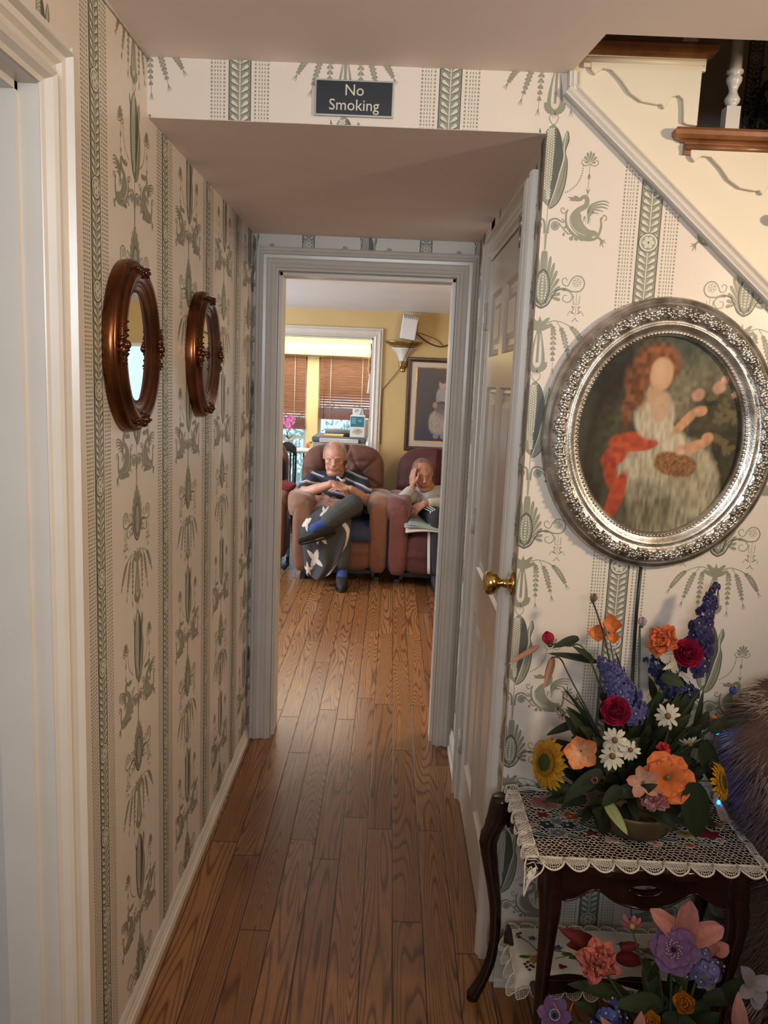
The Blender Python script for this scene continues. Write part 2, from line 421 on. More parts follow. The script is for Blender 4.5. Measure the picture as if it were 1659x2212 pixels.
    hw = lambda y: 21.5*max(0, math.sin(math.pi*min(1, max(0, (y-366)/176))**.86))**.62
    for c in range(7):
        u = (c-3.4)/3.6
        for k in range(27):
            y = 380+k*5.4; x = hw(y)*u*.86
            if k > 22 and abs(c-3) > 1: continue
            put(3 if c < 5 else 2, 4, [ell(x, y+(c % 2)*2.6, 1.9, 2.2, 0, 6)], False)
    husk = sm2([(30, 382), (34, 400), (28, 424), (34, 448), (32, 492), (20, 528), (2, 542), (8, 520), (14, 500), (18, 470), (25, 440), (22, 412), (26, 394)], 4)
    put(2, 5, [[(x*1.02+1.6, y+1) for x, y in husk]], False); put(1, 6, [husk], False)
    put(3, 7, stroke([(30, 386), (26, 412), (27, 438), (20, 470), (13, 502), (3, 536)], 1.2, 1.4, 4), False)
    put(2, 7, stroke([(31, 440), (28, 480), (17, 520)], 1.0), False)
    put(2, 1, stroke([(-22, 400), (-27, 388), (-28, 380)], 6, 1), False); put(2, 1, stroke([(-23, 440), (-25, 400)], 1.6), False)
    # anthemion drop with bead chain over each swan
    ax = 84
    for k in range(7):
        a = R(180+k*30); put(1, 1, [petal(ax+2*math.cos(a), 446+2*math.sin(a), ax+15*math.cos(a)*(.75 if k in (0, 6) else 1), 446+22*math.sin(a)-2, 5)])
    for q in (-1, 1): put(1, 1, stroke([(ax, 448), (ax+q*10, 452), (ax+q*18, 446), (ax+q*15, 440), (ax+q*11, 443)], 2, 1.4))
    put(1, 1, stroke([(ax, 450), (ax, 500)], .9)); put(1, 1, [ell(ax, 474, 3, 6)]); put(1, 1, [[(ax-5, 498), (ax, 502), (ax+5, 498), (ax, 512)]])
    for k in range(16):
        t = k/15; x = (1-t)**2*(ax-14)+2*t*(1-t)*(ax-14)+t*t*36; y = (1-t)**2*452+2*t*(1-t)*492+t*t*508
        put(1, 1, [ell(x, y, 1.5, 1.8, 0, 6)])
    return D
MOTIF = motif()
def stripe_unit():
    "one third of the vertical repeat of the laurel band; v downward from a rosette centre"
    D = []; H = 180
    D.append((2, 1, [(-24, 0), (24, 0), (24, H), (-24, H)])); D.append((1, 2, [(-21.5, 0), (21.5, 0), (21.5, H), (-21.5, H)]))
    n = 11
    for k in range(n):
        y = 26+k*(H-36)/(n-1)
        for s in (-1, 1):
            D.append((2, 3, petal(s*1.5, y+7, s*18.5, y-6.5, 11))); D.append((3, 4, petal(s*2.0, y+5.5, s*17.5, y-6.5, 8)))
    D += [(3, 5, q) for q in stroke([(0, 20), (0, H-18)], 2.4)]
    for cy in (0,):
        for r, mi, l in ((22, 2, 5), (20, 3, 6), (16, 1, 7), (5, 3, 9), (2.4, 2, 10)): D.append((mi, l, ell(0, cy, r, r*.95, 0, 16)))
        for k in range(6): D.append((3, 8, ell(8.8*math.cos(k*1.047), cy+8.8*math.sin(k*1.047), 5, 4.4, k*1.047, 8)))
    return D
STRIPE = stripe_unit()
def paper(mb, to3, regions, axes, stripes, v_top, v_bot, dots=True):
    """to3(u, z, h): wall coordinates to world; regions: convex polygons (u, z) the paper covers"""
    bb = [(min(p[0] for p in r), max(p[0] for p in r), min(p[1] for p in r), max(p[1] for p in r)) for r in regions]
    cnt = [0]
    def emit(mi, lay, poly):
        cnt[0] = (cnt[0]+1) % 8
        x0 = min(p[0] for p in poly); x1 = max(p[0] for p in poly); y0 = min(p[1] for p in poly); y1 = max(p[1] for p in poly)
        for r, (a, b, c, d) in zip(regions, bb):
            if x1 <= a or x0 >= b or y1 <= c or y0 >= d: continue
            q = clip_poly(poly, r)
            if len(q) >= 3: mb.add([to3(u, z_, .0004+lay*.00016+cnt[0]*.000018) for u, z_ in q], [tuple(range(len(q)))], mi)
    k0, k1 = int(math.floor((Z0-v_top)/PV))-1, int(math.ceil((Z0-v_bot)/PV))+1
    for ax in axes:
        for k in range(k0, k1+1):
            for mi, lay, poly in MOTIF: emit(mi, lay, [(ax+x*PXM, Z0-k*PV-y*PXM) for x, y in poly])
    T = PV/3; zr = 2.1424
    for sx in stripes:
        for k in range(int((zr-v_top)/T)-2, int((zr-v_bot)/T)+2):
            zc = zr-k*T
            if zc-T > v_top or zc < v_bot-.02: continue
            for mi, lay, poly in STRIPE: emit(mi, lay, [(sx+x*PXM, zc-y*PXM) for x, y in poly])
        if dots:
            z_ = v_top
            n = 0
            while z_ > v_bot:
                for c in (33, 41, 47, 53, 60):
                    w = 1.8 if c in (33, 60) else 1.1
                    for s in (-1, 1):
                        u = sx+s*c*PXM; h = 2.1*PXM
                        emit(1, 1, [(u-w*PXM, z_-h), (u+w*PXM, z_-h), (u+w*PXM, z_+h), (u-w*PXM, z_+h)])
                z_ -= 7.6*PXM
# ---------------------------------------------------------------- the setting
MB().box((-2.6, -3.5, -.1), (3.4, 7.55, 0)).build('floor', M_floor)['kind'] = 'structure'
# left wall of the hall with the side-room doorway (opening y -1.45 .. -.60)
def wall_mesh(name, boxes, mats, extra=None, fix=True):
    mb = MB()
    for a, b in boxes: mb.box(a, b)
    if extra: extra(mb)
    return struct(mb.build(name, mats, fix=False))
DL0, DL1, DLZ = -1.44, -.595, 2.05
wall_mesh('wall_left', [((-.12, DL1, 0), (0, L, ZC+.1)), ((-.12, DL0, DLZ), (0, DL1, ZC+.1)), ((-.12, -3.4, 0), (0, DL0, ZC+.1))], WP,
    lambda mb: paper(mb, lambda u, z, h: (h, u, z), [[(-.59, 0.0), (L, 0.0), (L, ZC), (-.59, ZC)]],
        [-.3399+SP*(k+.5) for k in range(-1, 4)], [-.3399+SP*k for k in range(0, 4)], 2.32, 0.0))
# beam + facing wall on the right, wallpapered; the stair stringer above the moulding is painted
DG0, DG1 = (.974, 2.265), (1.468, 1.838)           # diagonal moulding
def diag(x): return DG0[1]+(x-DG0[0])*(DG1[1]-DG0[1])/(DG1[0]-DG0[0])
XR = 2.35
REG = [[(0, ZS), (W, ZS), (W, ZC), (0, ZC)], [(W, .02), (XR, .02), (XR, diag(XR)), DG0, (W, DG0[1])], [(W, DG0[1]), DG0, (DG0[0]-.004, ZC), (W, ZC)]]
def front_poly(mb):
    # stepped wall outline (u, z)
    T1, RUN, RIS = 2.200, .243, .178
    x = 1.258
    poly = [(W, 0), (XR, 0)]
    T = .028
    for k in range(3, -1, -1): poly += [(x+RUN*(k+1), T1-RIS*k-T), (x+RUN*k, T1-RIS*k-T)]
    poly += [(x, T1+RIS-T), (x-RUN, T1+RIS-T), (x-RUN, T1+2*RIS), (.3, T1+2*RIS), (.3, ZC+.0), (W, ZC)]
    q = []
    for p in poly:
        if not q or (abs(p[0]-q[-1][0])+abs(p[1]-q[-1][1])) > 1e-5: q.append(p)
    mb.prism(q, 0, .10, lambda u, z, h: (u, h, z), 4)
mbf = MB(); mbf.box((0, 0, ZS), (W, .099, ZC)); front_poly(mbf)
for reg in REG[1:]: mbf.add([(u, -.0003, z) for u, z in reg], [tuple(range(len(reg)))], 0)
paper(mbf, lambda u, z, h: (u, -h, z), REG, [.2123+SP*(k+.5) for k in range(-1, 4)], [.2123+SP*k for k in range(0, 4)], 2.36, .02)
struct(mbf.build('wall_front', WP+[M_cream], fix=False))
# right wall of the hall with the closet door opening
RD0, RD1, RDZ = .175, .965, 2.035
wall_mesh('wall_right', [((W, .10, 0), (W+.1, RD0, ZS+.02)), ((W, RD0, RDZ), (W+.1, RD1, ZS+.02)), ((W, RD1, 0), (W+.1, L, ZS+.02))], WP,
    lambda mb: paper(mb, lambda u, z, h: (W-h, u, z), [[(.02, 0), (RD0, 0), (RD0, ZS), (.02, ZS)], [(RD1, 0), (L, 0), (L, ZS), (RD1, ZS)], [(RD0, RDZ), (RD1, RDZ), (RD1, ZS), (RD0, ZS)]], [.03, 1.27], [.82, 1.40], 2.2, 0, False))
# end wall of the hall with the cased opening
EX0, EX1, EZ = .104, .835, 2.036
wall_mesh('wall_end', [((-2.6, L, 0), (EX0, L+.12, 2.4)), ((EX0, L, EZ), (EX1, L+.12, 2.4)), ((EX1, L, 0), (3.4, L+.12, 2.4))], WP,
    lambda mb: paper(mb, lambda u, z, h: (u, L-h, z), [[(0, 0), (EX0, 0), (EX0, ZS), (0, ZS)], [(EX0, EZ), (EX1, EZ), (EX1, ZS), (EX0, ZS)], [(EX1, 0), (W, 0), (W, ZS), (EX1, ZS)]], [-.018, .463, .93], [.222, .703], 2.2, 0, False))
# the far room's side of that wall and its other walls, ochre
MB().box((-2.6, L+.12, 0), (EX0, L+.13, ZR)).box((EX1, L+.12, 0), (3.4, L+.13, ZR)).box((EX0, L+.12, EZ), (EX1, L+.13, ZR)).build('wall_living_near', M_yellow)['kind'] = 'structure'
LW0, LW1 = 2.9, 4.3
mb = MB()
for a, b in [((-2.6, L+.13, 0), (-2.5, LW0, ZR)), ((-2.6, LW1, 0), (-2.5, YB, ZR)), ((-2.6, LW0, 0), (-2.5, LW1, .85)), ((-2.6, LW0, 2.0), (-2.5, LW1, ZR))]: mb.box(a, b)
struct(mb.build('wall_living_left', M_yellow))
struct(MB().box((3.3, L+.13, 0), (3.4, YB, ZR)).build('wall_living_right', M_yellow))
BX0, BX1, BZ = -1.5, .405, 1.985                     # cased opening to the sunroom
WX0, WX1 = 1.36, 2.35                                # window seen only in the mirrors
mb = MB()
for a, b in [((-2.6, YB, 0), (BX0, YB+.12, ZR)), ((BX0, YB, BZ), (BX1, YB+.12, ZR)), ((BX1, YB, 0), (WX0, YB+.12, ZR)), ((WX0, YB, 0), (WX1, YB+.12, .82)), ((WX0, YB, 1.86), (WX1, YB+.12, ZR)), ((WX1, YB, 0), (3.4, YB+.12, ZR))]: mb.box(a, b)
struct(mb.build('wall_living_back', M_yellow))
struct(MB().box((-2.6, L+.12, ZR), (3.4, YB+.12, ZR+.1)).build('ceiling_living', M_rceil))
# hall soffit and foyer ceiling (stairwell opening: edges from the front wall)
struct(MB().box((.0, .0006, ZS-.0010), (W, L, ZS-.0002)).build('ceiling_hall', M_ceil, fix=False))
cp = [(-2.4, -3.5), (3.4, -3.5), (3.4, -.212), (.990, -.212), (.964, 0.0), (.0, 0), (-2.4, 0)]
struct(MB().prism(cp, ZC, ZC+.25, lambda u, v, h: (u, v, h)).build('ceiling_foyer', M_ceil))
# enclosing walls of the foyer behind the camera, with the entry window
mb = MB()
for a, b in [((-.12, -3.5, 0), (.1, -3.4, ZC)), ((1.0, -3.5, 0), (3.4, -3.4, ZC)), ((.1, -3.5, 0), (1.0, -3.4, 1.60)), ((.1, -3.5, 2.15), (1.0, -3.4, ZC))]: mb.box(a, b)
struct(mb.build('wall_back', M_shell))
struct(MB().box((3.3, -3.5, 0), (3.4, L, 4.4)).build('wall_foyer_right', M_shell))
struct(MB().box((XR, 0, 0), (3.3, .1, .9)).build('wall_front_low', M_cream))
# side room behind the left doorway
mb = MB()
for a, b in [((-2.4, DL0-.9, 0), (-.12, DL0-.8, ZC)), ((-2.4, .15, 0), (-.12, .25, ZC)), ((-2.4, DL0-.8, 0), (-2.3, .2, .7)), ((-2.4, DL0-.8, 2.0), (-2.3, .2, ZC))]: mb.box(a, b)
struct(mb.build('wall_side_room', mat('side_room_paint', (.72, .72, .72), .6, .02)))
# stairwell far wall (papered), sides and top
wall_mesh('wall_stairwell', [((W, .95, 1.2), (3.3, 1.05, 4.4))], WP,
    lambda mb: paper(mb, lambda u, z, h: (u, .95-h, z), [[(W, 1.9), (3.3, 1.9), (3.3, 3.3), (W, 3.3)]], [1.98], [1.76], 3.3, 1.9, False))
struct(MB().box((.2, .95, 2.42), (W, 1.05, 4.4)).box((.1, -.3, ZC+.25), (.2, 1.05, 4.4)).box((.1, -.3, 4.3), (3.4, 1.05, 4.4)).box((.2, -.31, ZC+.25), (3.3, -.212, 4.3)).build('wall_stairwell_side', M_shell))

# ---- mouldings
CAS = [(0, 0), (0, .012), (.006, .017), (.014, .014), (.020, .020), (.030, .024), (.034, .016), (.046, .015), (.052, .009), (.066, .012), (.074, .017), (.082, .014), (.088, .006), (.096, .004), (.098, 0)]
def casing(name, o, ax, n, w, h, cw=.098, m_=None, parent=None, sides=(1, 1), thick=1.3, depth=.12):
    """door casing: o lower left of the opening, ax along it, n out of the wall; profile with its deep edge outside"""
    o = Vector(o); ax = Vector(ax); n = Vector(n); z = Vector((0, 0, 1)); mb = MB()
    prof = [((.098-x)/.098*cw, y*thick) for x, y in CAS][::-1]
    path = []
    if sides[0]: path += [(o, -ax, n), (o+z*h, (-ax+z), n)]
    else: path += [(o+z*h-ax*cw, z, n)]
    if sides[1]: path += [(o+ax*w+z*h, (ax+z), n), (o+ax*w, ax, n)]
    mb.sweep(prof, path)
    # jamb lining through the wall
    for a, b, s in ((o, o+z*h, ax), (o+ax*w, o+ax*w+z*h, -ax)):
        e = s*.0015; mb.add([a+n*.004+e, b+n*.004+e, b-n*(depth+.01)+e, a-n*(depth+.01)+e], [(0, 1, 2, 3)]); mb.add([a+s*.012-n*.03, b+s*.012-n*.03, b+s*.012-n*(depth-.03), a+s*.012-n*(depth-.03), a-n*.03, b-n*.03, a-n*(depth-.03), b-n*(depth-.03)], [(0, 1, 2, 3), (0, 1, 5, 4), (3, 2, 7, 6)])
    o = o-z*.0015
    mb.add([o+z*h+n*.004, o+ax*w+z*h+n*.004, o+ax*w+z*h-n*(depth+.01), o+z*h-n*(depth+.01)], [(0, 1, 2, 3)])
    mb.add([o+z*(h-.012)-n*.03, o+ax*w+z*(h-.012)-n*.03, o+ax*w+z*(h-.012)-n*(depth-.03), o+z*(h-.012)-n*(depth-.03), o+z*h-n*.03, o+ax*w+z*h-n*.03], [(0, 1, 2, 3), (0, 1, 5, 4)])
    return struct(mb.build(name, m_ or M_white, parent))
casing('trim_1', (EX0, L, 0), (1, 0, 0), (0, -1, 0), EX1-EX0, EZ, .094, thick=1.05)
casing('trim_2', (EX0, L+.13, 0), (1, 0, 0), (0, 1, 0), EX1-EX0, EZ, .09, depth=.02)
casing('trim_3', (0, DL1, 0), (0, -1, 0), (1, 0, 0), DL1-DL0, DLZ, .092, thick=1.5)
casing('trim_4', (BX0, YB, 0), (1, 0, 0), (0, -1, 0), BX1-BX0, BZ, .085)
casing('trim_5', (W, RD1, 0), (0, -1, 0), (-1, 0, 0), RD1-RD0, RDZ, .088, depth=.05, thick=1.2)
# blocks under the end casing legs, slightly proud
def baseb(name, a, b, n, h=.10, t=.014):
    a, b, n = Vector(a), Vector(b), Vector(n); z = Vector((0, 0, 1)); mb = MB()
    prof = [(0, t+.006), (.018, t+.004), (.022, t), (h-.03, t), (h-.022, t-.004), (h-.012, t-.003), (h, .003), (h, 0)]
    mb.sweep(prof, [(a, z, n), (b, z, n)]); return struct(mb.build(name, M_white))
baseb('baseboard_left', (0, DL1+.094, 0), (0, L-.002, 0), (1, 0, 0), .058, .010)
baseb('baseboard_right', (W, RD1+.088, 0), (W, L, 0), (-1, 0, 0))
baseb('baseboard_front', (W+.01, 0, 0), (XR, 0, 0), (0, -1, 0), .11)
baseb('baseboard_back', (BX1+.085, YB, 0), (3.3, YB, 0), (0, -1, 0))
# small half-round where ceiling meets the left wall and around the beam
def bead(name, pts, r=.006, m_=M_white): return struct(MB().tube(pts, r, 6).build(name, m_))
bead('trim_6', [(.002, -.6, ZC-.002), (.002, -.004, ZC-.002)], .004)
# diagonal stair moulding: short vertical piece, then the long slope
def strip(mb, a, b, w, t, prof):
    a, b = Vector(a), Vector(b); d = (b-a).normalized(); n = Vector((0, -1, 0)); s = d.cross(n).normalized()
    mb.sweep([(x*w, y*t) for x, y in prof], [(a, s, n), (b, s, n)])
SPR = [(-.5, 0), (-.5, .55), (-.34, .8), (-.22, .55), (-.1, .85), (.12, 1), (.3, .8), (.42, .95), (.5, .7), (.5, 0)]
mb = MB(); e0 = Vector((DG0[0], 0, DG0[1])); strip(mb, e0+Vector((-.002, 0, ZC-DG0[1])), e0+Vector((0, 0, -.002)), .030, .020, SPR)
strip(mb, e0+Vector((-.012, 0, .010)), (XR, 0, diag(XR)), .036, .024, SPR)
struct(mb.build('trim_7', M_white))
# ---------------------------------------------------------------- closet door in the hall's right wall
door = struct(MB().box((W+.012, RD0+.006, .012), (W+.020, RD1-.006, RDZ-.008)).build('door_1', M_white))
def door_face(mb, y0, y1, z0, z1):
    "one raised panel: recess, ogee and field"
    xf = W-.004
    L_ = [(0, 0), (.008, .010), (.016, .008), (.024, .012), (.040, .012), (.058, .004)]
    rings = [[(xf+d, y0+q, z0+q), (xf+d, y1-q, z0+q), (xf+d, y1-q, z1-q), (xf+d, y0+q, z1-q)] for q, d in L_]
    v = [p for r in rings for p in r]; f = []
    for i in range(len(L_)-1):
        for k in range(4): f.append((i*4+k, i*4+(k+1) % 4, i*4+4+(k+1) % 4, i*4+4+k))
    f.append(tuple((len(L_)-1)*4+k for k in range(4))); mb.add(v, f)
ya, yb, yc, yd, ye, yf = RD0+.006, RD0+.095, .530, .615, RD1-.105, RD1-.006
zr = [(.012, .20), (.80, .96), (1.60, 1.70), (1.91, 2.027)]
mb = MB(); X0, X1 = W-.004, W+.012
for a, b in ((ya, yb), (yc, yd), (ye, yf)): mb.box((X0, a, .012), (X1, b, 2.027))
for a, b in zr:
    mb.box((X0, yb, a), (X1, yc, b)); mb.box((X0, yd, a), (X1, ye, b))
mb.build('stile_and_rail', M_white, door)
for z0, z1 in ((.20, .80), (.96, 1.60), (1.70, 1.91)):
    for y0, y1 in ((yb, yc), (yd, ye)):
        q = MB(); door_face(q, y0, y1, z0, z1); q.build('door_panel', M_white, door)
_k = at(1072, 1266, X=W-.050); ky, kz = _k.y+.032, _k.z
kn = MB().lathe([(0, .0), (.030, .0), (.032, .004), (.026, .008), (.012, .012), (.010, .030), (.016, .036), (.027, .044), (.031, .056), (.029, .068), (.020, .074), (0, .075)], n=24, M=Matrix.Rotation(R(-90), 3, 'Y').to_3x3())
k_ = kn.build('door_knob', M_brass, door, loc=None); k_.location = (X0, ky, kz)
for z in (.20, 1.065, 1.80):
    h = MB().box((X0-.003, yf-.004, z), (X0+.001, yf+.030, z+.088)).tube([(X0-.008, yf+.012, z-.003), (X0-.008, yf+.012, z+.091)], .0065, 8)
    for q in (.02, .045, .068): h.box((X0-.0155, yf+.006, z+q), (X0-.0135, yf+.018, z+q+.004))
    h.build('door_hinge', M_worn, door)
mb = MB()
ly = RD0+.012
lk = at(1152, 488, Y=.12)
key = empty('hanging_key', (W-.022, RD0-.040, 2.03), 'small steel key hanging from a nail at the top of the closet door casing', 'key')
kx, kyy, kz0 = W-.024, RD0-.040, 2.010
MB().tube([(W-.016, kyy, kz0+.012), (W-.034, kyy, kz0+.014)], .0022, 6).build('nail', M_steel, key)
MB().tube([(kx-.004, kyy+.012*math.cos(a), kz0-.004+.014*math.sin(a)) for a in [i*math.pi/8 for i in range(16)]], .0035, 6, closed=True).tube([(kx-.004, kyy, kz0-.018), (kx-.004, kyy, kz0-.062)], .0030, 6).box((kx-.0055, kyy, kz0-.062), (kx-.0025, kyy+.011, kz0-.050)).box((kx-.0055, kyy, kz0-.045), (kx-.0025, kyy+.008, kz0-.038)).build('key_body', M_steel, key)
# white alarm contact on the right leg of the end casing
p0, p1 = at(1032, 572, Y=L-.03), at(1043, 622, Y=L-.03)
ac = MB().box((p0.x, L-.034, p1.z), (p1.x, L-.001, p0.z)).build('door_sensor', M_white, mods=(bevel(.003),))
tag(ac, 'small white sensor box mounted high beside the cased opening', 'sensor')

# ---------------------------------------------------------------- "No Smoking" sign
GOLD = mat('engraved_letter_gold', (.55, .50, .38), .4); EDGE = mat('sign_edge_pewter', (.42, .40, .36), .35, metallic=.5)
SIGNB = mat('black_sign_laminate', (.010, .011, .014), .35, .1)
a_, b_ = at(681, 171, Y=-.004), at(849, 255, Y=-.004)
sc_ = ((a_.x+b_.x)/2, -.0006, (a_.z+b_.z)/2)
sign = empty('wall_sign', sc_, 'black No Smoking sign with gold lettering centred on the wallpapered beam', 'sign')
hw, hh = .0905, .0395
MB().box((sc_[0]-hw, -.0065, sc_[2]-hh), (sc_[0]+hw, -.0021, sc_[2]+hh)).build('sign_rim', EDGE, sign, mods=(bevel(.0012),))
MB().box((sc_[0]-hw+.004, -.0080, sc_[2]-hh+.004), (sc_[0]+hw-.004, -.0062, sc_[2]+hh-.004)).build('sign_plate', SIGNB, sign)
def text_mesh(name, s, size, x, y, z, m_, parent, ext=.0008, rotx=90, align='CENTER'):
    cu = bpy.data.curves.new(name, 'FONT'); cu.body = s; cu.size = size; cu.align_x = align; cu.align_y = 'CENTER'; cu.extrude = ext; cu.resolution_u = 3
    tmp = bpy.data.objects.new(name+'_t', cu); COL.objects.link(tmp)
    dg = bpy.context.evaluated_depsgraph_get(); me = bpy.data.meshes.new_from_object(tmp.evaluated_get(dg))
    bpy.data.objects.remove(tmp); me.name = name; me.materials.clear(); me.materials.append(m_)
    o = bpy.data.objects.new(name, me); COL.objects.link(o); o.parent = parent; o.rotation_euler = (R(rotx), 0, 0)
    o.location = Vector((x, y, z))-world_loc(parent); return o
text_mesh('lettering', 'No', .034, sc_[0], -.0084, sc_[2]+.0155, GOLD, sign)
text_mesh('lettering', 'Smoking', .034, sc_[0], -.0084, sc_[2]-.0165, GOLD, sign)

# ---------------------------------------------------------------- two oval mirrors on the left wall
COPPER = NT('bronzed_copper_leaf'); _n = COPPER.noise(COPPER.obj(), 14, 3)
M_copper = COPPER.out(COPPER.ramp(_n, [(.3, (.07, .022, .008)), (.7, (.20, .066, .020))]), .24, Metallic=.85)
M_copper_dark = mat('dark_bronze_ornament', (.10, .036, .018), .22, .3, 40, metallic=.8)
t = NT('mirror_glass'); M_mirror = t.out((.92, .93, .93), t.math('ADD', .012, t.math('MULTIPLY', t.noise(t.obj(), 9, 3), .03)), Metallic=1.0)
def ornament(mb, c, ta, tb, n, r, seed, size, mi=0, outw=0):
    "carved leaf cluster: a shell with curled leaves, along tangent ta"
    q = random.Random(seed)
    for k in range(15):
        s = (k-7)/7; w = size*(1-.5*abs(s))
        p = c+ta*(s*r)+tb*(q.uniform(-.35, .35)*w)+n*(q.uniform(-.1, .1)*size)
        A = Matrix.Rotation(q.uniform(0, 3.1), 3, n); mb.ball(p, (w*.30, w*.30, w*.30) if k % 3 else (w*.22, w*.55, w*.22), 8, mi, A)
        e = p+(ta*q.uniform(-.4, .4)+tb*q.choice((-1, 1))*.28)*w
        mb.tube([p, (p+e)*.5+n*size*.22, e+n*size*.02], [w*.12, w*.17, w*.05], 6, mi)
    mb.ball(c+n*size*.20, (size*.36,)*3, 9, mi)
def oval_frame(mb, c, eu, ev, n, a, b, prof, N=72, mi=0):
    """prof: (distance inward from the outer edge, height off the wall)"""
    K = len(prof); v = []; f = []
    for i in range(N):
        q = 2*math.pi*i/N; cu, sv = math.cos(q), math.sin(q)
        nx, ny = cu/a, sv/b; d = math.hypot(nx, ny); nx, ny = nx/d, ny/d
        for ins, h in prof: v.append(c+eu*(a*cu-nx*ins)+ev*(b*sv-ny*ins)+n*h)
    for i in range(N):
        j = (i+1) % N
        for k in range(K-1): f.append((i*K+k, i*K+k+1, j*K+k+1, j*K+k))
    mb.add(v, f, mi, True)
def oval_disc(mb, c, eu, ev, n, a, b, h, N=64, mi=0):
    mb.add([c+eu*a*math.cos(2*math.pi*i/N)+ev*b*math.sin(2*math.pi*i/N)+n*h for i in range(N)], [tuple(range(N))], mi, False)
def mirror(y, z, a, b, label):
    c = Vector((.002, y, z)); t_ = empty('oval_mirror', tuple(c), label, 'mirror', 'oval bronze mirrors on the hall wall')
    eu, ev, n = Vector((0, 1, 0)), Vector((0, 0, 1)), Vector((1, 0, 0))
    mb = MB(); oval_frame(mb, c, eu, ev, n, a, b, [(0, 0), (-.002, .012), (.001, .024), (.009, .031), (.011, .029), (.015, .036), (.024, .041), (.034, .040), (.038, .035), (.041, .036), (.046, .031), (.052, .028), (.055, .030), (.060, .026), (.064, .026), (.070, .018)])
    mb.build('mirror_frame', M_copper, t_)
    ai, bi = a-.026, b-.026
    for q, l in ((90, .044), (270, .044), (0, .046), (180, .046)):
        A = R(q); p = c+eu*ai*math.cos(A)+ev*bi*math.sin(A)+n*.036; tt = (eu*(-ai*math.sin(A))+ev*bi*math.cos(A)).normalized(); rad = tt.cross(n)
        mb = MB(); ornament(mb, p, tt, rad, n, l, int(q)+3, .028); mb.build('frame_ornament', M_copper_dark, t_)
    mb = MB(); oval_disc(mb, c, eu, ev, n, a-.068, b-.068, .022); mb.build('mirror_glass', M_mirror, t_)
    return t_
pA, pB = at(300, 750, X=.03), at(447, 767, X=.03)
mirror(pA.y, pA.z, .150, .184, 'nearer of the two oval bronze framed mirrors on the striped left wall')
mirror(pB.y+.01, pB.z, .150, .184, 'farther of the two oval bronze framed mirrors, next to the cased opening')

# ---------------------------------------------------------------- big oval painting
t = NT('tarnished_silver_leaf'); n1 = t.noise(t.obj(), 26, 3)
t.bump(t.noise(t.obj(), 240, 2), .25, .002)
M_silver = t.out(t.ramp(n1, [(.3, (.28, .25, .20)), (.55, (.55, .51, .45)), (.75, (.75, .72, .67))]), .30, Metallic=.9)
OC = Vector((1.2395, -.0030, 1.500)); OA, OB = .283, .324
pic = empty('oval_painting', tuple(OC), 'large oval painting of a figure in a pale dress in an ornate silver frame', 'painting')
eu, ev, n_ = Vector((1, 0, 0)), Vector((0, 0, 1)), Vector((0, -1, 0))
mb = MB(); oval_frame(mb, OC, eu, ev, n_, OA, OB, [(0, 0), (-.002, .012), (.004, .020), (.010, .020), (.013, .026), (.018, .030), (.024, .036), (.036, .040), (.050, .036), (.056, .030), (.059, .033), (.064, .034), (.067, .029), (.071, .029), (.074, .024), (.078, .025), (.083, .022), (.088, .018), (.0885, .006)], 120)
mb.build('picture_frame', M_silver, pic)
q = random.Random(3); mb = MB()
def on_oval(t_, ins, h):
    a, b = OA-ins, OB-ins; c, s = math.cos(t_), math.sin(t_)
    return OC+eu*a*c+ev*b*s+n_*h
def hprof(ins):
    P = [(0, 0), (.018, .030), (.024, .036), (.036, .040), (.050, .036), (.056, .030), (.09, .02)]
    for (a, b), (c, d) in zip(P, P[1:]):
        if a <= ins <= c: return b+(d-b)*(ins-a)/(c-a)
    return .03
NS = 62
for i in range(NS):
    t0 = 2*math.pi*i/NS; dt = 2*math.pi/NS
    flip = 1 if i % 2 else -1
    # C-scrolls and acanthus curls following the band
    sc = []
    for k in range(9):
        a = k/8*math.pi*1.75; r = .0145*(1-.55*k/8)
        sc.append(on_oval(t0+dt*(.5+r*math.cos(a)*1.35/.0115*.32), .037+flip*(r*math.sin(a))*1.0, hprof(.037+flip*r*math.sin(a))+.002))
    mb.tube(sc, [.0040*(1-.6*k/8) for k in range(9)], 6)
    for s in (-1, 1):
        for w in range(3):
            u0, u1 = t0+dt*(.5+.1*s), t0+dt*(.5+s*(.42+.05*w)); i0, i1 = .036+flip*.004, .036+(w-1)*.013+flip*.002
            mid = on_oval((u0+u1)/2, (i0+i1)/2+.002*q.uniform(-1, 1), hprof((i0+i1)/2)+.006)
            mb.tube([on_oval(u0, i0, hprof(i0)), mid, on_oval(u1, i1, hprof(i1)+.001)], [.0022, .0046, .0012], 6)
    mb.ball(on_oval(t0, .037, .041), (.0050, .0050, .0050), 7)
    mb.ball(on_oval(t0+dt*.5, .037+flip*.003, .042), .0042, 7)
for i in range(150):
    t0 = 2*math.pi*i/150
    mb.ball(on_oval(t0, .081, .0240), (.0052, .0045, .0034), 6)
    if i % 2: mb.ball(on_oval(t0, .0225, .035), (.0036, .003, .003), 6)
mb.build('frame_ornament', M_silver, pic)
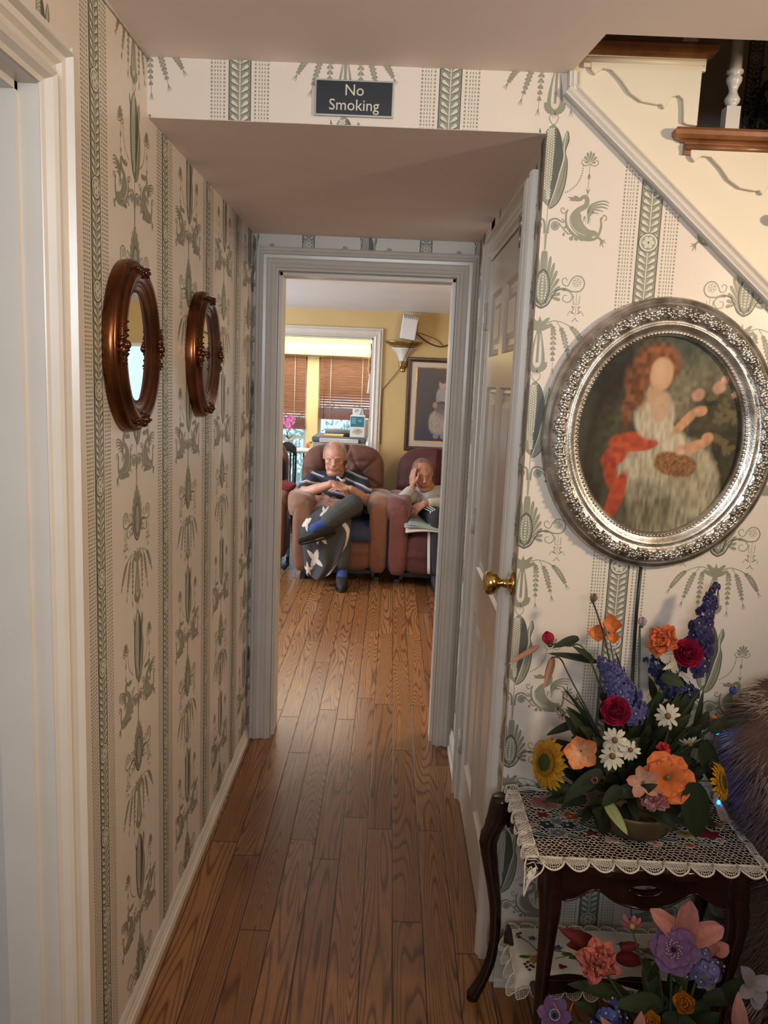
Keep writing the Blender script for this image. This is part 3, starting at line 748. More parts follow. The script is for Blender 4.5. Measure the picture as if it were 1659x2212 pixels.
# canvas: colour masses only, a generic seated figure in a landscape
def blob(u, v, cx, cy, rx, ry, rot=0, p=2.0, soft=.35):
    c, s = math.cos(rot), math.sin(rot); x = (u-cx)*c+(v-cy)*s; y = -(u-cx)*s+(v-cy)*c
    d = (np.abs(x/rx)**p+np.abs(y/ry)**p)**(1/p)
    return np.clip((1+soft/2-d)/soft, 0, 1)
def vnoise(u, v, f, seed):
    g = np.random.RandomState(seed).rand(64, 64); x = (u*f) % 63; y = (v*f) % 63
    i, j = x.astype(int), y.astype(int); a, b = x-i, y-j; a = a*a*(3-2*a); b = b*b*(3-2*b); g2 = lambda p, r: g[p % 64, r % 64]
    return (g2(i, j)*(1-a)+g2(i+1, j)*a)*(1-b)+(g2(i, j+1)*(1-a)+g2(i+1, j+1)*a)*b
def paint_disc(name, nu, nv, to3, fn, m_, parent, mask=None):
    U, V = np.meshgrid(np.linspace(-1, 1, nu), np.linspace(-1, 1, nv)); col = fn(U.ravel(), V.ravel())
    mb = MB(); mb.v = [tuple(to3(a, b)) for a, b in zip(U.ravel(), V.ravel())]
    for j in range(nv-1):
        for i in range(nu-1):
            if mask is None or mask((U[j, i]+U[j, i+1])/2, (V[j, i]+V[j+1, i])/2): mb.f.append((j*nu+i, j*nu+i+1, (j+1)*nu+i+1, (j+1)*nu+i)); mb.m.append(0); mb.sm.append(False)
    o = mb.build(name, m_, parent, fix=False); at_ = o.data.color_attributes.new('paint', 'FLOAT_COLOR', 'POINT')
    at_.data.foreach_set('color', np.column_stack([col*.72, np.ones(len(col))]).astype(np.float32).ravel()); return o
def lay(c, w, rgb, tex=None):
    k = w[:, None]; rgb = np.array(rgb)[None, :]*(1 if tex is None else tex[:, None]); return c*(1-k)+rgb*k
def canvas(u, v):
    n1, n2, n3 = vnoise(u+3, v+3, 6, 1), vnoise(u+3, v+3, 19, 2), vnoise(u*1.2+3, v*.35+3, 30, 3)
    t1 = .75+.5*n2
    c = np.tile(np.array([.060, .058, .036]), (len(u), 1))
    c = lay(c, np.clip((v+.1)*1.2+(u-.1)*.7+n1*.5-.1, 0, 1), (.165, .150, .095), t1)
    c = lay(c, blob(u, v, .55, .35, .55, .22, .2, soft=.9)*.8, (.26, .21, .125), t1)
    c = lay(c, blob(u, v, -.1, .95, .7, .25, 0, soft=.6)*.8, (.055, .066, .052), t1)
    c = lay(c, blob(u, v, -.65, .62, .42, .30, .3, soft=.7), (.030, .034, .026), t1)
    c = lay(c, blob(u, v, -.72, -.15, .16, .75, -.1, soft=.4), (.035, .024, .015))
    c = lay(c, blob(u, v, -.60, .35, .05, .45, -.35, soft=.5), (.035, .024, .015))
    c = lay(c, blob(u, v, -.42, -.15, .35, .45, 0, soft=.9)*.7, (.085, .085, .045), t1)
    c = lay(c, blob(u, v, .70, -.10, .42, .62, 0, 2.4, soft=.5)*(n1*.5+.65).clip(0, 1), (.045, .038, .020), t1)
    for k in range(46):
        a = vnoise(np.array([k*.37]), np.array([k*.11]), 9, 5)[0]; b = vnoise(np.array([k*.21]), np.array([k*.53]), 9, 6)[0]
        c = lay(c, blob(u, v, .45+.5*a, -.55+1.05*b, .045, .028, k*1.3, soft=.5)*.75, (.13+.05*a, .125, .055))
    # dress: lower skirt, lap, bodice
    c = lay(c, blob(u, v, .20, -.66, .50, .46, .25, 2.6, .16), (.27, .235, .150), .55+.9*n3)
    c = lay(c, blob(u, v, -.02, -.30, .46, .34, .35, 2.4, .14), (.46, .40, .27), .7+.55*n3)
    c = lay(c, blob(u, v, .45, -.42, .30, .40, .45, 2.2, .22), (.36, .31, .20), .65+.7*n3)
    c = lay(c, blob(u, v, -.10, -.75, .34, .30, 0, 2.2, .3)*.6, (.15, .13, .08), .5+n3)
    c = lay(c, blob(u, v, -.52, -.22, .17, .10, .5, 2, .3), (.42, .075, .030), t1)
    c = lay(c, blob(u, v, -.30, -.07, .30, .10, .05, 2.2, .2), (.44, .080, .032), t1)
    c = lay(c, blob(u, v, -.56, -.36, .08, .20, .2, 2, .3), (.36, .060, .026), t1)
    c = lay(c, blob(u, v, -.46, -.62, .09, .26, -.35, 2, .3), (.38, .062, .028), t1)
    c = lay(c, blob(u, v, -.08, .20, .24, .24, 0, 2.3, .18), (.50, .42, .29), .75+.45*n3)
    c = lay(c, blob(u, v, .10, .00, .26, .12, -.7, 2.2, .25), (.56, .47, .33), .8+.4*n3)
    # arms
    for (cx, cy, rx, ry, ro) in ((.42, -.10, .22, .055, .35), (.30, .16, .20, .050, .75), (.47, .26, .075, .050, .3), (.58, .00, .07, .05, .2)):
        c = lay(c, blob(u, v, cx, cy, rx, ry, ro, 2.2, .35), (.56, .29, .15), .85+.3*n2)
    # basket mass
    c = lay(c, blob(u, v, .22, -.28, .26, .12, -.12, 2.5, .2), (.26, .125, .05), .55+.9*vnoise(u+3, v+3, 45, 7))
    for cx, cy, r in ((.42, .42, .075), (.66, .50, .075), (.72, .58, .045), (.86, .44, .04), (.28, -.13, .07)):
        c = lay(c, blob(u, v, cx, cy, r, r*.8, .3, 2, .5), (.60, .34, .22), .7+.6*n2)
    # neck, hair mass, featureless head
    c = lay(c, blob(u, v, -.10, .42, .09, .14, 0, 2, .3), (.55, .33, .19))
    c = lay(c, blob(u, v, -.02, .28, .10, .16, -.3, 2, .4), (.55, .36, .22))
    c = lay(c, blob(u, v, -.10, .70, .27, .21, 0, 2.2, .35), (.23, .085, .035), .55+.9*n2)
    c = lay(c, blob(u, v, -.34, .46, .12, .22, .3, 2, .5), (.21, .080, .034), .55+.9*n2)
    c = lay(c, blob(u, v, -.42, .22, .06, .18, 0, 2, .5), (.19, .075, .034), .55+.9*n2)
    c = lay(c, blob(u, v, -.04, .61, .135, .16, -.15, 2.2, .25), (.60, .36, .20))
    c = lay(c, blob(u, v, -.07, .63, .08, .10, 0, 2, .9)*.6, (.70, .45, .28))
    return np.clip(c*(.92+.16*n2[:, None]), 0, 1)
M_canvas = vcol('varnished_canvas', .6, .15, 500, Specular_IOR_Level=.15)
CA, CB = OA-.085, OB-.085
paint_disc('canvas', 190, 220, lambda a, b: (OC.x+a*CA*1.01, OC.y-.008, OC.z+b*CB*1.01), canvas, M_canvas, pic, lambda a, b: a*a+b*b < 1.0)
# dark picture lamp cord running down the wall below the frame
c0, c1 = at(1386, 1210, Y=-.004), at(1375, 1420, Y=-.004)
tag(MB().tube([(c0.x, -.005, c0.z), (c0.x-.001, -.005, (c0.z+c1.z)/2), (c1.x+.002, -.005, .62)], .0042, 8).build('picture_cord', M_black), 'dark brown cord running straight down the wallpaper below the oval painting', 'cord')

# ---------------------------------------------------------------- stairs
T1, RUN, RIS, XR1 = 2.200, .243, .178, 1.258
stair = empty('staircase', (XR1, 0, 0), 'staircase with stained oak treads and cream risers climbing above the facing wall', 'staircase')
for k in range(3, -3, -1):
    z = T1-RIS*k; x0 = XR1+RUN*k; x1 = x0+RUN+.028
    mb = MB(); T = .030
    prof = [(-.0, -T), (.010, -T), (.014, -T+.004), (.024, -T+.006), (.030, -T+.013), (.031, -.008), (.026, -.001), (.020, 0), (0, 0)]
    # tread body with a nosing along the open end and the front
    A, B = Vector((x0-.052, 0, z)), Vector((x1-.03, 0, z)); up = Vector((0, 0, 1))
    mb.sweep(prof, [(Vector((A.x+.03, .90, z)), Vector((-1, 0, 0)), up), (Vector((A.x+.03, .0, z)), Vector((-1, -1, 0)), up), (B, Vector((1, -1, 0)), up), (Vector((B.x, .90, z)), Vector((1, 0, 0)), up)])
    mb.box((A.x+.03, .0, z-T), (B.x, .90, z)); mb.build('tread', M_tread, stair)
    MB().box((A.x+.028, -.010, z-T-.026), (x1-.02, .0, z-T+.001)).tube([(A.x+.03, -.009, z-T-.010), (x1-.022, -.009, z-T-.010)], .008, 6).build('cove_moulding', M_tread if k == 0 else M_cream, stair)
    MB().box((x0, .10, z+.001), (x0+.014, .90, z+RIS-T)).build('riser', M_cream, stair)
    if k < 1:
        MB().box((x0-.03, .0005, z), (x0, .0995, z+RIS-T)).build('riser_end', M_cream, stair)
    # scrolled bracket under the tread's open end, tapering away from the riser
    bx = x1-.028; bz = z-T-.026
    br = [(bx, bz), (bx, bz-.052), (bx-.006, bz-.062), (bx-.018, bz-.060), (bx-.020, bz-.036), (bx-.030, bz-.034)] if False else None
    o = (bx, z)
    outl = [(0, -.055), (0, -.120)]
    # measured outline, metres from the riser face / tread top
    ptsb = [(-.252, -.050), (-.250, -.062), (-.240, -.072), (-.236, -.066), (-.225, -.058), (-.205, -.060), (-.180, -.082), (-.158, -.108), (-.130, -.125), (-.095, -.130), (-.086, -.128), (-.078, -.138), (-.070, -.126), (-.062, -.112), (-.048, -.108), (-.038, -.116), (-.034, -.140), (-.032, -.166), (-.022, -.170), (0, -.172)]
    yy = -.007
    poly = [(x0+RUN+px_, z+pz_) for px_, pz_ in ptsb]+[(x0+RUN, z-.04), (x0+RUN-.252, z-.04)]
    MB().prism(poly, -.0005, .012, lambda u, v, h: (u, -h, v)).build('bracket', M_cream, stair, mods=(bevel(.0015, 1),))
# turned baluster on the visible tread, and one on the step above
for k, (bx, by) in enumerate(((at(1577, 260, Y=.035).x, .035), (at(1577, 260, Y=.035).x+RUN, .035), (at(1577, 260, Y=.035).x-RUN*.47, .035))):
    z = T1 if k == 0 else (T1-RIS if k == 1 else T1+RIS)
    mb = MB().box((bx-.016, by-.016, z), (bx+.016, by+.016, z+.062))
    mb.lathe([(.014, .062), (.010, .066), (.016, .072), (.018, .080), (.012, .090), (.009, .098), (.012, .108), (.017, .118), (.018, .126), (.012, .132), (.019, .137), (.019, .142), (.014, .146), (.013, .30), (.017, .55), (.012, .60), (.012, .75)], (bx, by, z), 16)
    mb.build('baluster', M_white, stair, mods=(bevel(.002, 1),) if k < 0 else ())
# greenery hanging at the stairwell wall
M_gar = mat('dark_garland', (.035, .045, .030), .7, .4)
gp = at(1645, 245, Y=.90); q = random.Random(5); mb = MB()
for k in range(170):
    c = Vector((gp.x+abs(q.gauss(.03, .06))-.05, .90-q.random()*.06, gp.z+q.gauss(0, .05))); d = Vector((q.uniform(-1, 1), -q.random(), q.uniform(-1, 1))).normalized()*.03
    s = d.cross(Vector((0, 1, .3))).normalized()*.006; mb.add([c, c+d*.5+s, c+d, c+d*.5-s], [(0, 1, 2, 3)])
tag(mb.build('artificial_garland', M_gar), 'dark leafy garland on the stairwell wall behind the baluster', 'garland')
# ---------------------------------------------------------------- sunroom beyond the living room
YW = 7.0
def P3(px, py, Y): return at(px, py, Y=Y)
struct(MB().box((-2.6, YB+.12, 2.14), (1.4, YW+.1, 2.24)).build('ceiling_sunroom', M_rceil))
mb = MB()
pl, pr = P3(662, 900, YW).x, P3(687, 900, YW).x
zt = P3(700, 776, YW).z; zl = .10; wl = -2.4; wr = P3(806, 800, YW).x
for a, b in [((-2.6, YW, zt+.02), (1.4, YW+.1, 2.2)), ((pl, YW-.04, 0), (pr, YW+.1, zt+.02)), ((-2.6, YW, 0), (pl, YW+.1, zl)), ((pr, YW, 0), (wr, YW+.1, .70)), ((wr, YW, 0), (1.4, YW+.1, zt+.02)), ((1.3, YB+.12, 0), (1.4, YW, 2.2)), ((-2.6, YB+.12, 0), (-2.5, YW, 2.2))]: mb.box(a, b)
struct(mb.build('wall_sunroom', M_lemon))
M_frame = mat('window_frame_white', (.75, .76, .78), .35, .02)
glass = NT('window_glass'); glass.t.nodes.remove(glass.b); _o = glass.t.nodes['Material Output']
_tr = glass.n('ShaderNodeBsdfTransparent'); _gl = glass.n('ShaderNodeBsdfGlossy'); _gl.inputs['Roughness'].default_value = .02; _mx = glass.n('ShaderNodeMixShader'); _mx.inputs[0].default_value = .06
glass.t.links.new(_tr.outputs[0], _mx.inputs[1]); glass.t.links.new(_gl.outputs[0], _mx.inputs[2]); glass.t.links.new(_mx.outputs[0], _o.inputs[0]); M_glass = glass.m
def window(n, x0, x1, z0, z1, y, wall_t=.1, bars=()):
    f = MB(); w = .030
    for a, b in [((x0, y+.02, z0), (x0+w, y+.06, z1)), ((x1-w, y+.02, z0), (x1, y+.06, z1)), ((x0, y+.02, z0), (x1, y+.06, z0+w)), ((x0, y+.02, z1-w), (x1, y+.06, z1))]: f.box(a, b)
    for zb in bars: f.box((x0, y+.022, zb), (x1, y+.058, zb+w))
    o = struct(f.build('window_%d' % n, M_frame)); MB().box((x0+w, y+.038, z0+w), (x1-w, y+.042, z1-w)).build('window_pane', M_glass, o); return o
window(1, wl, pl, zl, zt+.02, YW, bars=(.95,)); window(2, pr, wr, .70, zt+.02, YW)
window(3, WX0, WX1, .82, 1.86, YB, bars=(1.27,))
# pale hedge outside, softening the view through the glass
M_leafout = mat('hedge_leaf', (.50, .70, .66), .8, .3, 5)
q = random.Random(9); mb = MB()
for k in range(5000):
    c = Vector((q.uniform(-3.2, 3.2), q.uniform(9.2, 10.2), q.uniform(-.2, 1.0)+.35*math.sin(k))); d = Vector((q.gauss(0, 1), q.gauss(0, 1), q.gauss(0, 1))).normalized()*.055; s = d.orthogonal().normalized()*.022
    mb.add([c-d, c+s, c+d, c-s], [(0, 1, 2, 3)])
h_ = mb.build('garden_hedge', M_leafout); tag(h_, 'pale hedge outside the sunroom glass', 'hedge'); h_['kind'] = 'stuff'
struct(MB().box((-5, YW+.1, -.15), (5, 12, -.05)).build('patio', mat('grey_patio', (.55, .56, .55), .9)))  # plain grey paving
# yellow pelmet
v0, v1 = P3(603, 737, YW-.16), P3(800, 772, YW-.16)
pel = MB().box((-2.3, YW-.16, v1.z), (wr+.02, YW-.145, v0.z)).box((-2.3, YW-.16, v0.z-.012), (wr+.02, YW-.001, v0.z)).build('window_pelmet', M_lemon, mods=(bevel(.006),))
tag(pel, 'long pale yellow pelmet box above the wooden blinds', 'pelmet')
# wooden venetian blinds
t = NT('backlit_wood_slat'); t.t.nodes.remove(t.b); _o = t.t.nodes['Material Output']; _n = t.noise(t.scale(t.obj(), (2, 2, 60)), 5, 3)
_c = t.ramp(_n, [(.3, (.55, .28, .15)), (.7, (.74, .45, .28))]); _d = t.n('ShaderNodeBsdfDiffuse'); _t = t.n('ShaderNodeBsdfTranslucent'); _m = t.n('ShaderNodeMixShader'); _m.inputs[0].default_value = .45
t.t.links.new(_c, _d.inputs[0]); t.t.links.new(_c, _t.inputs[0]); t.t.links.new(_d.outputs[0], _m.inputs[1]); t.t.links.new(_t.outputs[0], _m.inputs[2]); t.t.links.new(_m.outputs[0], _o.inputs[0]); M_slat = t.m
M_cord = mat('white_cord', (.75, .72, .66), .6)
M_railw = mat('blind_rail_wood', (.20, .07, .04), .5, .2)
def blind(x0, x1, ztop, zopen, zbot, cords, label, open_n=6, wand=None):
    y = YW-.06; r = empty('venetian_blind', ((x0+x1)/2, y, ztop), label, 'window blind', 'wooden venetian blinds in the sunroom')
    mb = MB(); z = ztop; k = 0; pitch = .0285; n = int((ztop-zopen)/pitch)
    for i in range(n):
        z = ztop-.02-i*pitch; tl = R(64) if i < n-open_n else R(22+5*(n-i)); w = .017
        dy, dz = w*math.cos(tl), w*math.sin(tl)
        mb.box((x0, y-.0012, z-.0012), (x1, y+.0012, z+.0012)) if False else mb.add([(x0, y-dy, z+dz), (x1, y-dy, z+dz), (x1, y+dy, z-dz), (x0, y+dy, z-dz), (x0, y-dy, z+dz-.0022), (x1, y-dy, z+dz-.0022), (x1, y+dy, z-dz-.0022), (x0, y+dy, z-dz-.0022)], [(0, 1, 2, 3), (4, 7, 6, 5), (0, 4, 5, 1), (3, 2, 6, 7)])
    s = mb.build('slats', M_slat, r); 
    mb = MB(); z = zopen
    while z > zbot+.012: mb.box((x0, y-.018, z-.0045), (x1, y+.018, z)); z -= .0062
    mb.box((x0, y-.02, zbot-.006), (x1, y+.02, zbot+.012)); mb.build('bottom_rail', M_railw, r)
    for cx in cords: MB().tube([(cx, y-.021, ztop), (cx, y-.021, zbot+.01)], .0028, 5).build('ladder_cord', M_cord, r)
    if wand is not None: MB().tube([(wand, y-.035, ztop-.05), (wand-.004, y-.035, zbot-.0)], .0042, 6).build('wand', M_railw, r)
    return r
X7 = lambda px, py=850: P3(px, py, YW-.06).x
Z7 = lambda py, px=700: P3(px, py, YW-.06).z
blind(X7(690, 850), X7(801, 850), zt+.03, Z7(880), Z7(904), [X7(714), X7(782)], 'shorter wooden blind on the right window, half raised above the white cabinet', 7, X7(701))
blind(-1.9, X7(660, 850), zt+.03, Z7(904, 630), Z7(925, 630), [X7(637), X7(560), X7(480)], 'longer wooden blind on the left window behind the orchid', 3)
# orange tag and latch on the post
c = P3(664, 966, YW-.055); tag(MB().ball(c, (.016, .012, .052), 12).build('door_tag', mat('orange_plastic', (.80, .16, .03), .4)), 'bright orange oval tag hanging on the yellow sunroom post', 'tag')
c = P3(669, 955, YW-.055); tag(box_bevel('door_latch', (c.x-.004, YW-.06, c.z-.008), (c.x+.026, YW-.0405, c.z+.008), M_steel, w=.003), 'little dark latch on the yellow sunroom post', 'latch')

# ---- white cabinet and what stands on it
YC = 5.80
a0, a1 = P3(675, 941, YC), P3(789, 956, YC)
cab = empty('storage_cabinet', ((a0.x+a1.x)/2, YC, 0), 'white cabinet with a rounded grey top standing behind the middle recliner', 'cabinet')
M_cab = mat('cabinet_enamel', (.50, .50, .50), .4, .03); M_grey = mat('grey_plastic_top', (.13, .13, .15), .5, .05)
ztp = P3(730, 944, YC).z
MB().box((a0.x+.005, YC+.01, 0), (a1.x-.005, YC+.50, ztp-.05)).build('body', M_cab, cab, mods=(bevel(.01),))
MB().box((a0.x-.006, YC-.01, ztp-.055), (a1.x+.006, YC+.52, ztp)).build('top', M_grey, cab, mods=(bevel(.016, 3),))
h0, h1 = P3(690, 946, YC-.03), P3(774, 958, YC-.03)
MB().box((h0.x, YC-.034, h1.z-.003), (h1.x, YC-.008, h0.z)).build('handle', mat('cabinet_handle', (.62, .60, .55), .4), cab, mods=(bevel(.006),))
zc = ztp+.0015
M_card = mat('white_card', (.78, .78, .76), .5, .02); M_teal = mat('teal_print', (.02, .20, .27), .4, .08)
def P_on(px, py, Y=YC+.06): return P3(px, py, Y)
b0, b1 = P3(757, 897, YC+.03), P3(790, 936, YC+.03)
bx = empty('product_box', ((b0.x+b1.x)/2, YC+.06, zc), 'white carton with a teal panel standing on the right end of the cabinet', 'box')
bh = b0.z-zc
MB().box((b0.x, YC+.03, zc), (b1.x-.012, YC+.13, zc+bh)).build('carton', M_card, bx, mods=(bevel(.002, 1),))
MB().box((b0.x+.004, YC+.0290, zc+bh*.48), (b1.x-.020, YC+.0299, zc+bh*.95)).build('printed_panel', M_teal, bx)
bw = b1.x-.016-b0.x
mb = MB()
for i, (u0, u1, v) in enumerate(((.10, .42, .86), (.12, .40, .79), (.08, .38, .72), (.12, .40, .65), (.52, .84, .80), (.55, .82, .73))): mb.box((b0.x+bw*u0, YC+.0283, zc+bh*v-.003), (b0.x+bw*u1, YC+.0289, zc+bh*v+.003))
mb.build('small_print', mat('pale_blue_print', (.35, .55, .60), .5), bx)
mb = MB().prism([(b0.x+bw*.15, zc+bh*.20), (b0.x+bw*.55, zc+bh*.12), (b0.x+bw*.92, zc+bh*.24), (b0.x+bw*.80, zc+bh*.38), (b0.x+bw*.45, zc+bh*.40), (b0.x+bw*.22, zc+bh*.32)], 0, .0006, lambda u, v, h: (u, YC+.0295-h, v)); mb.build('product_picture', mat('beige_print', (.55, .48, .36), .5), bx)
MB().prism([(b0.x+bw*.38, zc+bh*.24), (b0.x+bw*.52, zc+bh*.22), (b0.x+bw*.72, zc+bh*.34), (b0.x+bw*.60, zc+bh*.37)], 0, .0005, lambda u, v, h: (u, YC+.0287-h, v)).build('product_picture_detail', mat('tan_print', (.50, .33, .10), .5), bx)
c0, c1 = P3(762, 881, YC+.17), P3(786, 899, YC+.17)
cb = empty('instruction_card', ((c0.x+c1.x)/2, YC+.17, zc), 'upright white card with a small grey drawing behind the teal box', 'card')
MB().box((c0.x, YC+.165, zc), (c1.x, YC+.185, c0.z)).build('card', M_card, cb)
cc = P3(771, 888, YC+.164); MB().tube([(cc.x+.020*math.cos(a), YC+.1642, cc.z+.013*math.sin(a)) for a in [i*.5 for i in range(11)]], .0028, 5).tube([(cc.x-.012, YC+.1642, cc.z-.004), (cc.x, YC+.1642, cc.z+.006), (cc.x+.014, YC+.1642, cc.z+.002)], .003, 5).build('line_drawing', M_steel, cb)
MB().tube([(c1.x-.035, YC+.15, zc+bh), (c1.x-.015, YC+.15, c0.z+.012), (c1.x-.004, YC+.155, c0.z-.01), (c1.x+.004, YC+.155, zc+bh)], .004, 6).build('carry_handle', M_grey, cb)
e0, e1 = P3(700, 926, YC+.08), P3(742, 934, YC+.08)
tag(MB().box((e0.x, YC+.04, zc), (e1.x, YC+.24, zc+.012)).build('envelope', mat('manila_paper', (.70, .42, .12), .7), mods=(bevel(.004),)), 'manila envelope lying flat on the grey cabinet top', 'envelope')
e0, e1 = P3(702, 916, YC+.3), P3(757, 928, YC+.3)
tag(MB().tube([(e0.x, YC+.36, zc+.028), ((e0.x+e1.x)/2, YC+.36, zc+.032), (e1.x, YC+.36, zc+.030)], [.024, .028, .022], 14).build('rolled_mat', mat('grey_felt', (.24, .25, .26), .9)), 'rolled grey mat lying at the back of the cabinet top', 'mat')
e0 = P3(749, 930, YC+.05)
tag(MB().box((e0.x-.030, YC+.05, zc), (e0.x+.030, YC+.12, zc+.040)).build('black_pouch', M_black, mods=(bevel(.012, 3),)), 'small black pouch between the envelope and the teal box', 'pouch')
e0 = P3(798, 925, YC+.30)
tag(MB().box((e0.x-.050, YC+.22, zc-.012), (e0.x-.012, YC+.42, zc+.17)).build('plastic_container', mat('pale_lilac_plastic', (.60, .60, .72), .4), mods=(bevel(.01),)), 'pale lilac plastic container at the right edge of the cabinet', 'container')
# lanyard and white ribbon hanging in the sunroom doorway
yR = YB+.135
g = lambda px, py: P3(px, py, yR)
lan = empty('hanging_ribbon', tuple(g(802, 748)), 'black and red lanyard with a white ribbon hanging at the right of the sunroom opening', 'ribbon')
MB().tube([g(802, 742), g(803, 760), g(800, 785), g(802, 800), g(805, 780), g(804, 752)], .0055, 6, flat=.3).build('lanyard_loop', M_black, lan)
MB().tube([g(802, 770), g(801, 790), g(798, 808)], .006, 6, flat=.4).build('red_strap', mat('red_strap', (.45, .07, .03), .6), lan)
MB().tube([g(800, 750), g(797, 780), g(795, 800), g(798, 805), g(795, 812)], .0035, 6).build('yellow_cord', M_lemon, lan)
MB().tube([g(799, 808), g(797, 830), g(795, 850)], [.006, .009, .012], 8, flat=.4).build('white_tassel', M_card, lan)

# ---- tray table with the orchid, folding chair
YT = 6.05
ta, tb = P3(622, 971, YT), P3(668, 978, YT)
tt = empty('tray_table', ((ta.x+tb.x)/2-.04, YT+.1, 0), 'light topped table on thin dark legs in the sunroom under the orchid', 'table')
tz = P3(640, 972, YT).z
M_pale_top = mat('pale_table_top', (.70, .74, .76), .3)
MB().box((ta.x-.13, YT-.08, tz-.022), (tb.x, YT+.30, tz)).build('table_top', M_pale_top, tt, mods=(bevel(.008),))
for lx, fx in ((P3(628, 985, YT).x, P3(626, 1060, YT).x), (P3(656, 985, YT).x, P3(661, 1060, YT).x)):
    for ly in (YT-.02, YT+.24): MB().tube([(lx, ly, tz-.02), (fx+(fx-lx)*.6, ly, .005)], .008, 8).build('leg', M_black, tt)
def orchid(c, px):
    o = empty('potted_orchid', tuple(c), 'pink moth orchid in a white pot beside the yellow post', 'potted plant')
    MB().lathe([(0, 0), (.032, 0), (.036, .01), (.046, .10), (.049, .104), (.045, .105), (.040, .095), (0, .092)], c, 20).build('pot', mat('white_ceramic', (.70, .68, .70), .25), o)
    M_ol = mat('orchid_leaf', (.05, .17, .06), .4, .2)
    for a, ln in ((0, .13), (2.6, .11), (.9, .09), (4.2, .09)):
        d = Vector((math.cos(a), math.sin(a)*.6, 0)); s = Vector((-d.y, d.x, 0))*.022; b = c+Vector((0, 0, .095))
        MB().grid(6, 2, lambda u, v: b+d*ln*u+Vector((0, 0, .05*math.sin(u*2.4)))+s*(v-.5)*2*math.sin(max(.08, u**.7*3.0)), 0).build('leaf', M_ol, o)
    st = [P3(622, 940, YT+.02), P3(617, 925, YT), P3(612, 912, YT-.01), P3(618, 905, YT-.02), P3(632, 902, YT-.02)]
    MB().tube(catmull(st, 6), .0035, 6).build('stem', M_ol, o)
    M_p = mat('orchid_pink', (.80, .22, .48), .5, .15); q = random.Random(2)
    for (fx, fy, r) in ((608, 904, .030), (611, 911, .026), (617, 909, .028), (627, 903, .032), (633, 908, .030), (629, 912, .028), (622, 918, .030), (626, 924, .026)):
        f = P3(fx, fy, YT-.03-q.random()*.02); m_ = MB()
        for k in range(5):
            A = k*1.2566+q.random(); d = Vector((math.cos(A), -.25, math.sin(A))); s = Vector((-math.sin(A), 0, math.cos(A)))
            m_.grid(4, 2, lambda u, v: f+d*r*u*1.1+s*(v-.5)*r*1.2*math.sin(.25+u*2.4), 0)
        m_.ball(f+Vector((0, -.006, 0)), r*.25, 7, 0); m_.build('blossom', M_p, o)
oc = P3(624, 970, YT+.02); orchid(Vector((oc.x, YT+.02, tz)), 0)
YF = 5.75
fc = empty('folding_chair', (P3(600, 1000, YF).x, YF, 0), 'black metal folding chair standing in the sunroom behind the left recliner', 'chair')
g = lambda px, py: P3(px, py, YF)
MB().grid(10, 6, lambda u, v: g(640, 975)+Vector((-.38*u, .02*math.sin(u*3.1), .0))+Vector((0, 0, .035+.055*math.sin(math.pi*min(1, (1-u if u > .5 else u)*2.2))**.8-.09*v*1.0)), 0).build('backrest', mat('brown_black_panel', (.03, .025, .022), .5), fc, mods=(solid(.012),))
for s in (0, .40):
    MB().tube([g(634, 965)-Vector((s, 0, 0)), g(637, 978)-Vector((s-.01, 0, 0)), g(636, 1060)-Vector((s, -.0, 0)), g(630, 1150)-Vector((s, .25, 0))], .010, 8).build('leg', M_black, fc)
    MB().tube([g(640, 1060)-Vector((s+.02, .05, 0)), g(642, 1175)-Vector((s+.02, -.30, 0))], .009, 8).build('rear_leg', M_black, fc)
MB().box((g(640, 0).x-.41, YF-.25, .43), (g(640, 0).x-.03, YF+.12, .455)).build('seat', M_black, fc, mods=(bevel(.01),))

# ---------------------------------------------------------------- living room wall: shelf sconce, monitor, wires, picture
YS = YB
gs = lambda px, py, d=.0: P3(px, py, YS-d)
M_gold = mat('antique_gold', (.36, .24, .09), .32, .3, 40, metallic=.8); M_plaster = mat('off_white_plaster', (.62, .57, .50), .5)
c = gs(873, 740, .07); sh = empty('wall_shelf', (c.x, YS, c.z), 'small gilt and white fluted bracket shelf on the ochre wall', 'shelf')
hwid = (gs(913, 740).x-gs(832, 738).x)/2; z0 = c.z
def half(mb, prof, n=20, flute=0):
    v = []; K = n+1
    for r, h in prof:
        for k in range(K):
            A = math.pi+math.pi*k/n; rr = r*(1+flute*math.cos(k*math.pi)) 
            v.append((c.x+rr*math.cos(A), YS+rr*.62*math.sin(A)-.001, z0+h))
    f = [(i*K+k, i*K+k+1, (i+1)*K+k+1, (i+1)*K+k) for i in range(len(prof)-1) for k in range(n)]
    f.append(tuple(range(K))); f.append(tuple((len(prof)-1)*K+k for k in range(K))); mb.add(v, f, 0, True)
mb = MB(); half(mb, [(hwid, .012), (hwid, .004), (hwid*.93, -.004), (hwid*.90, -.012), (hwid*.70, -.030), (hwid*.45, -.042), (hwid*.4, -.044)]); mb.build('shelf_top', M_gold, sh)
mb = MB(); half(mb, [(hwid*.62, -.044), (hwid*.55, -.056), (hwid*.38, -.085), (hwid*.28, -.115), (hwid*.22, -.145), (hwid*.20, -.160)], 22, .07); mb.build('fluted_bell', M_plaster, sh)
mb = MB(); half(mb, [(hwid*.22, -.160), (hwid*.27, -.165), (hwid*.27, -.172), (hwid*.24, -.178), (hwid*.24, -.195), (hwid*.15, -.222), (hwid*.10, -.228), (hwid*.13, -.238), (hwid*.11, -.250), (hwid*.03, -.256)]); mb.build('finial', M_gold, sh)
zs = z0+.0125
d0, d1 = gs(861, 735, .09), gs(900, 682, .09)
mon = empty('air_monitor', ((d0.x+d1.x)/2-.005, YS-.09, zs), 'white vented box shaped device tilted on the bracket shelf', 'device')
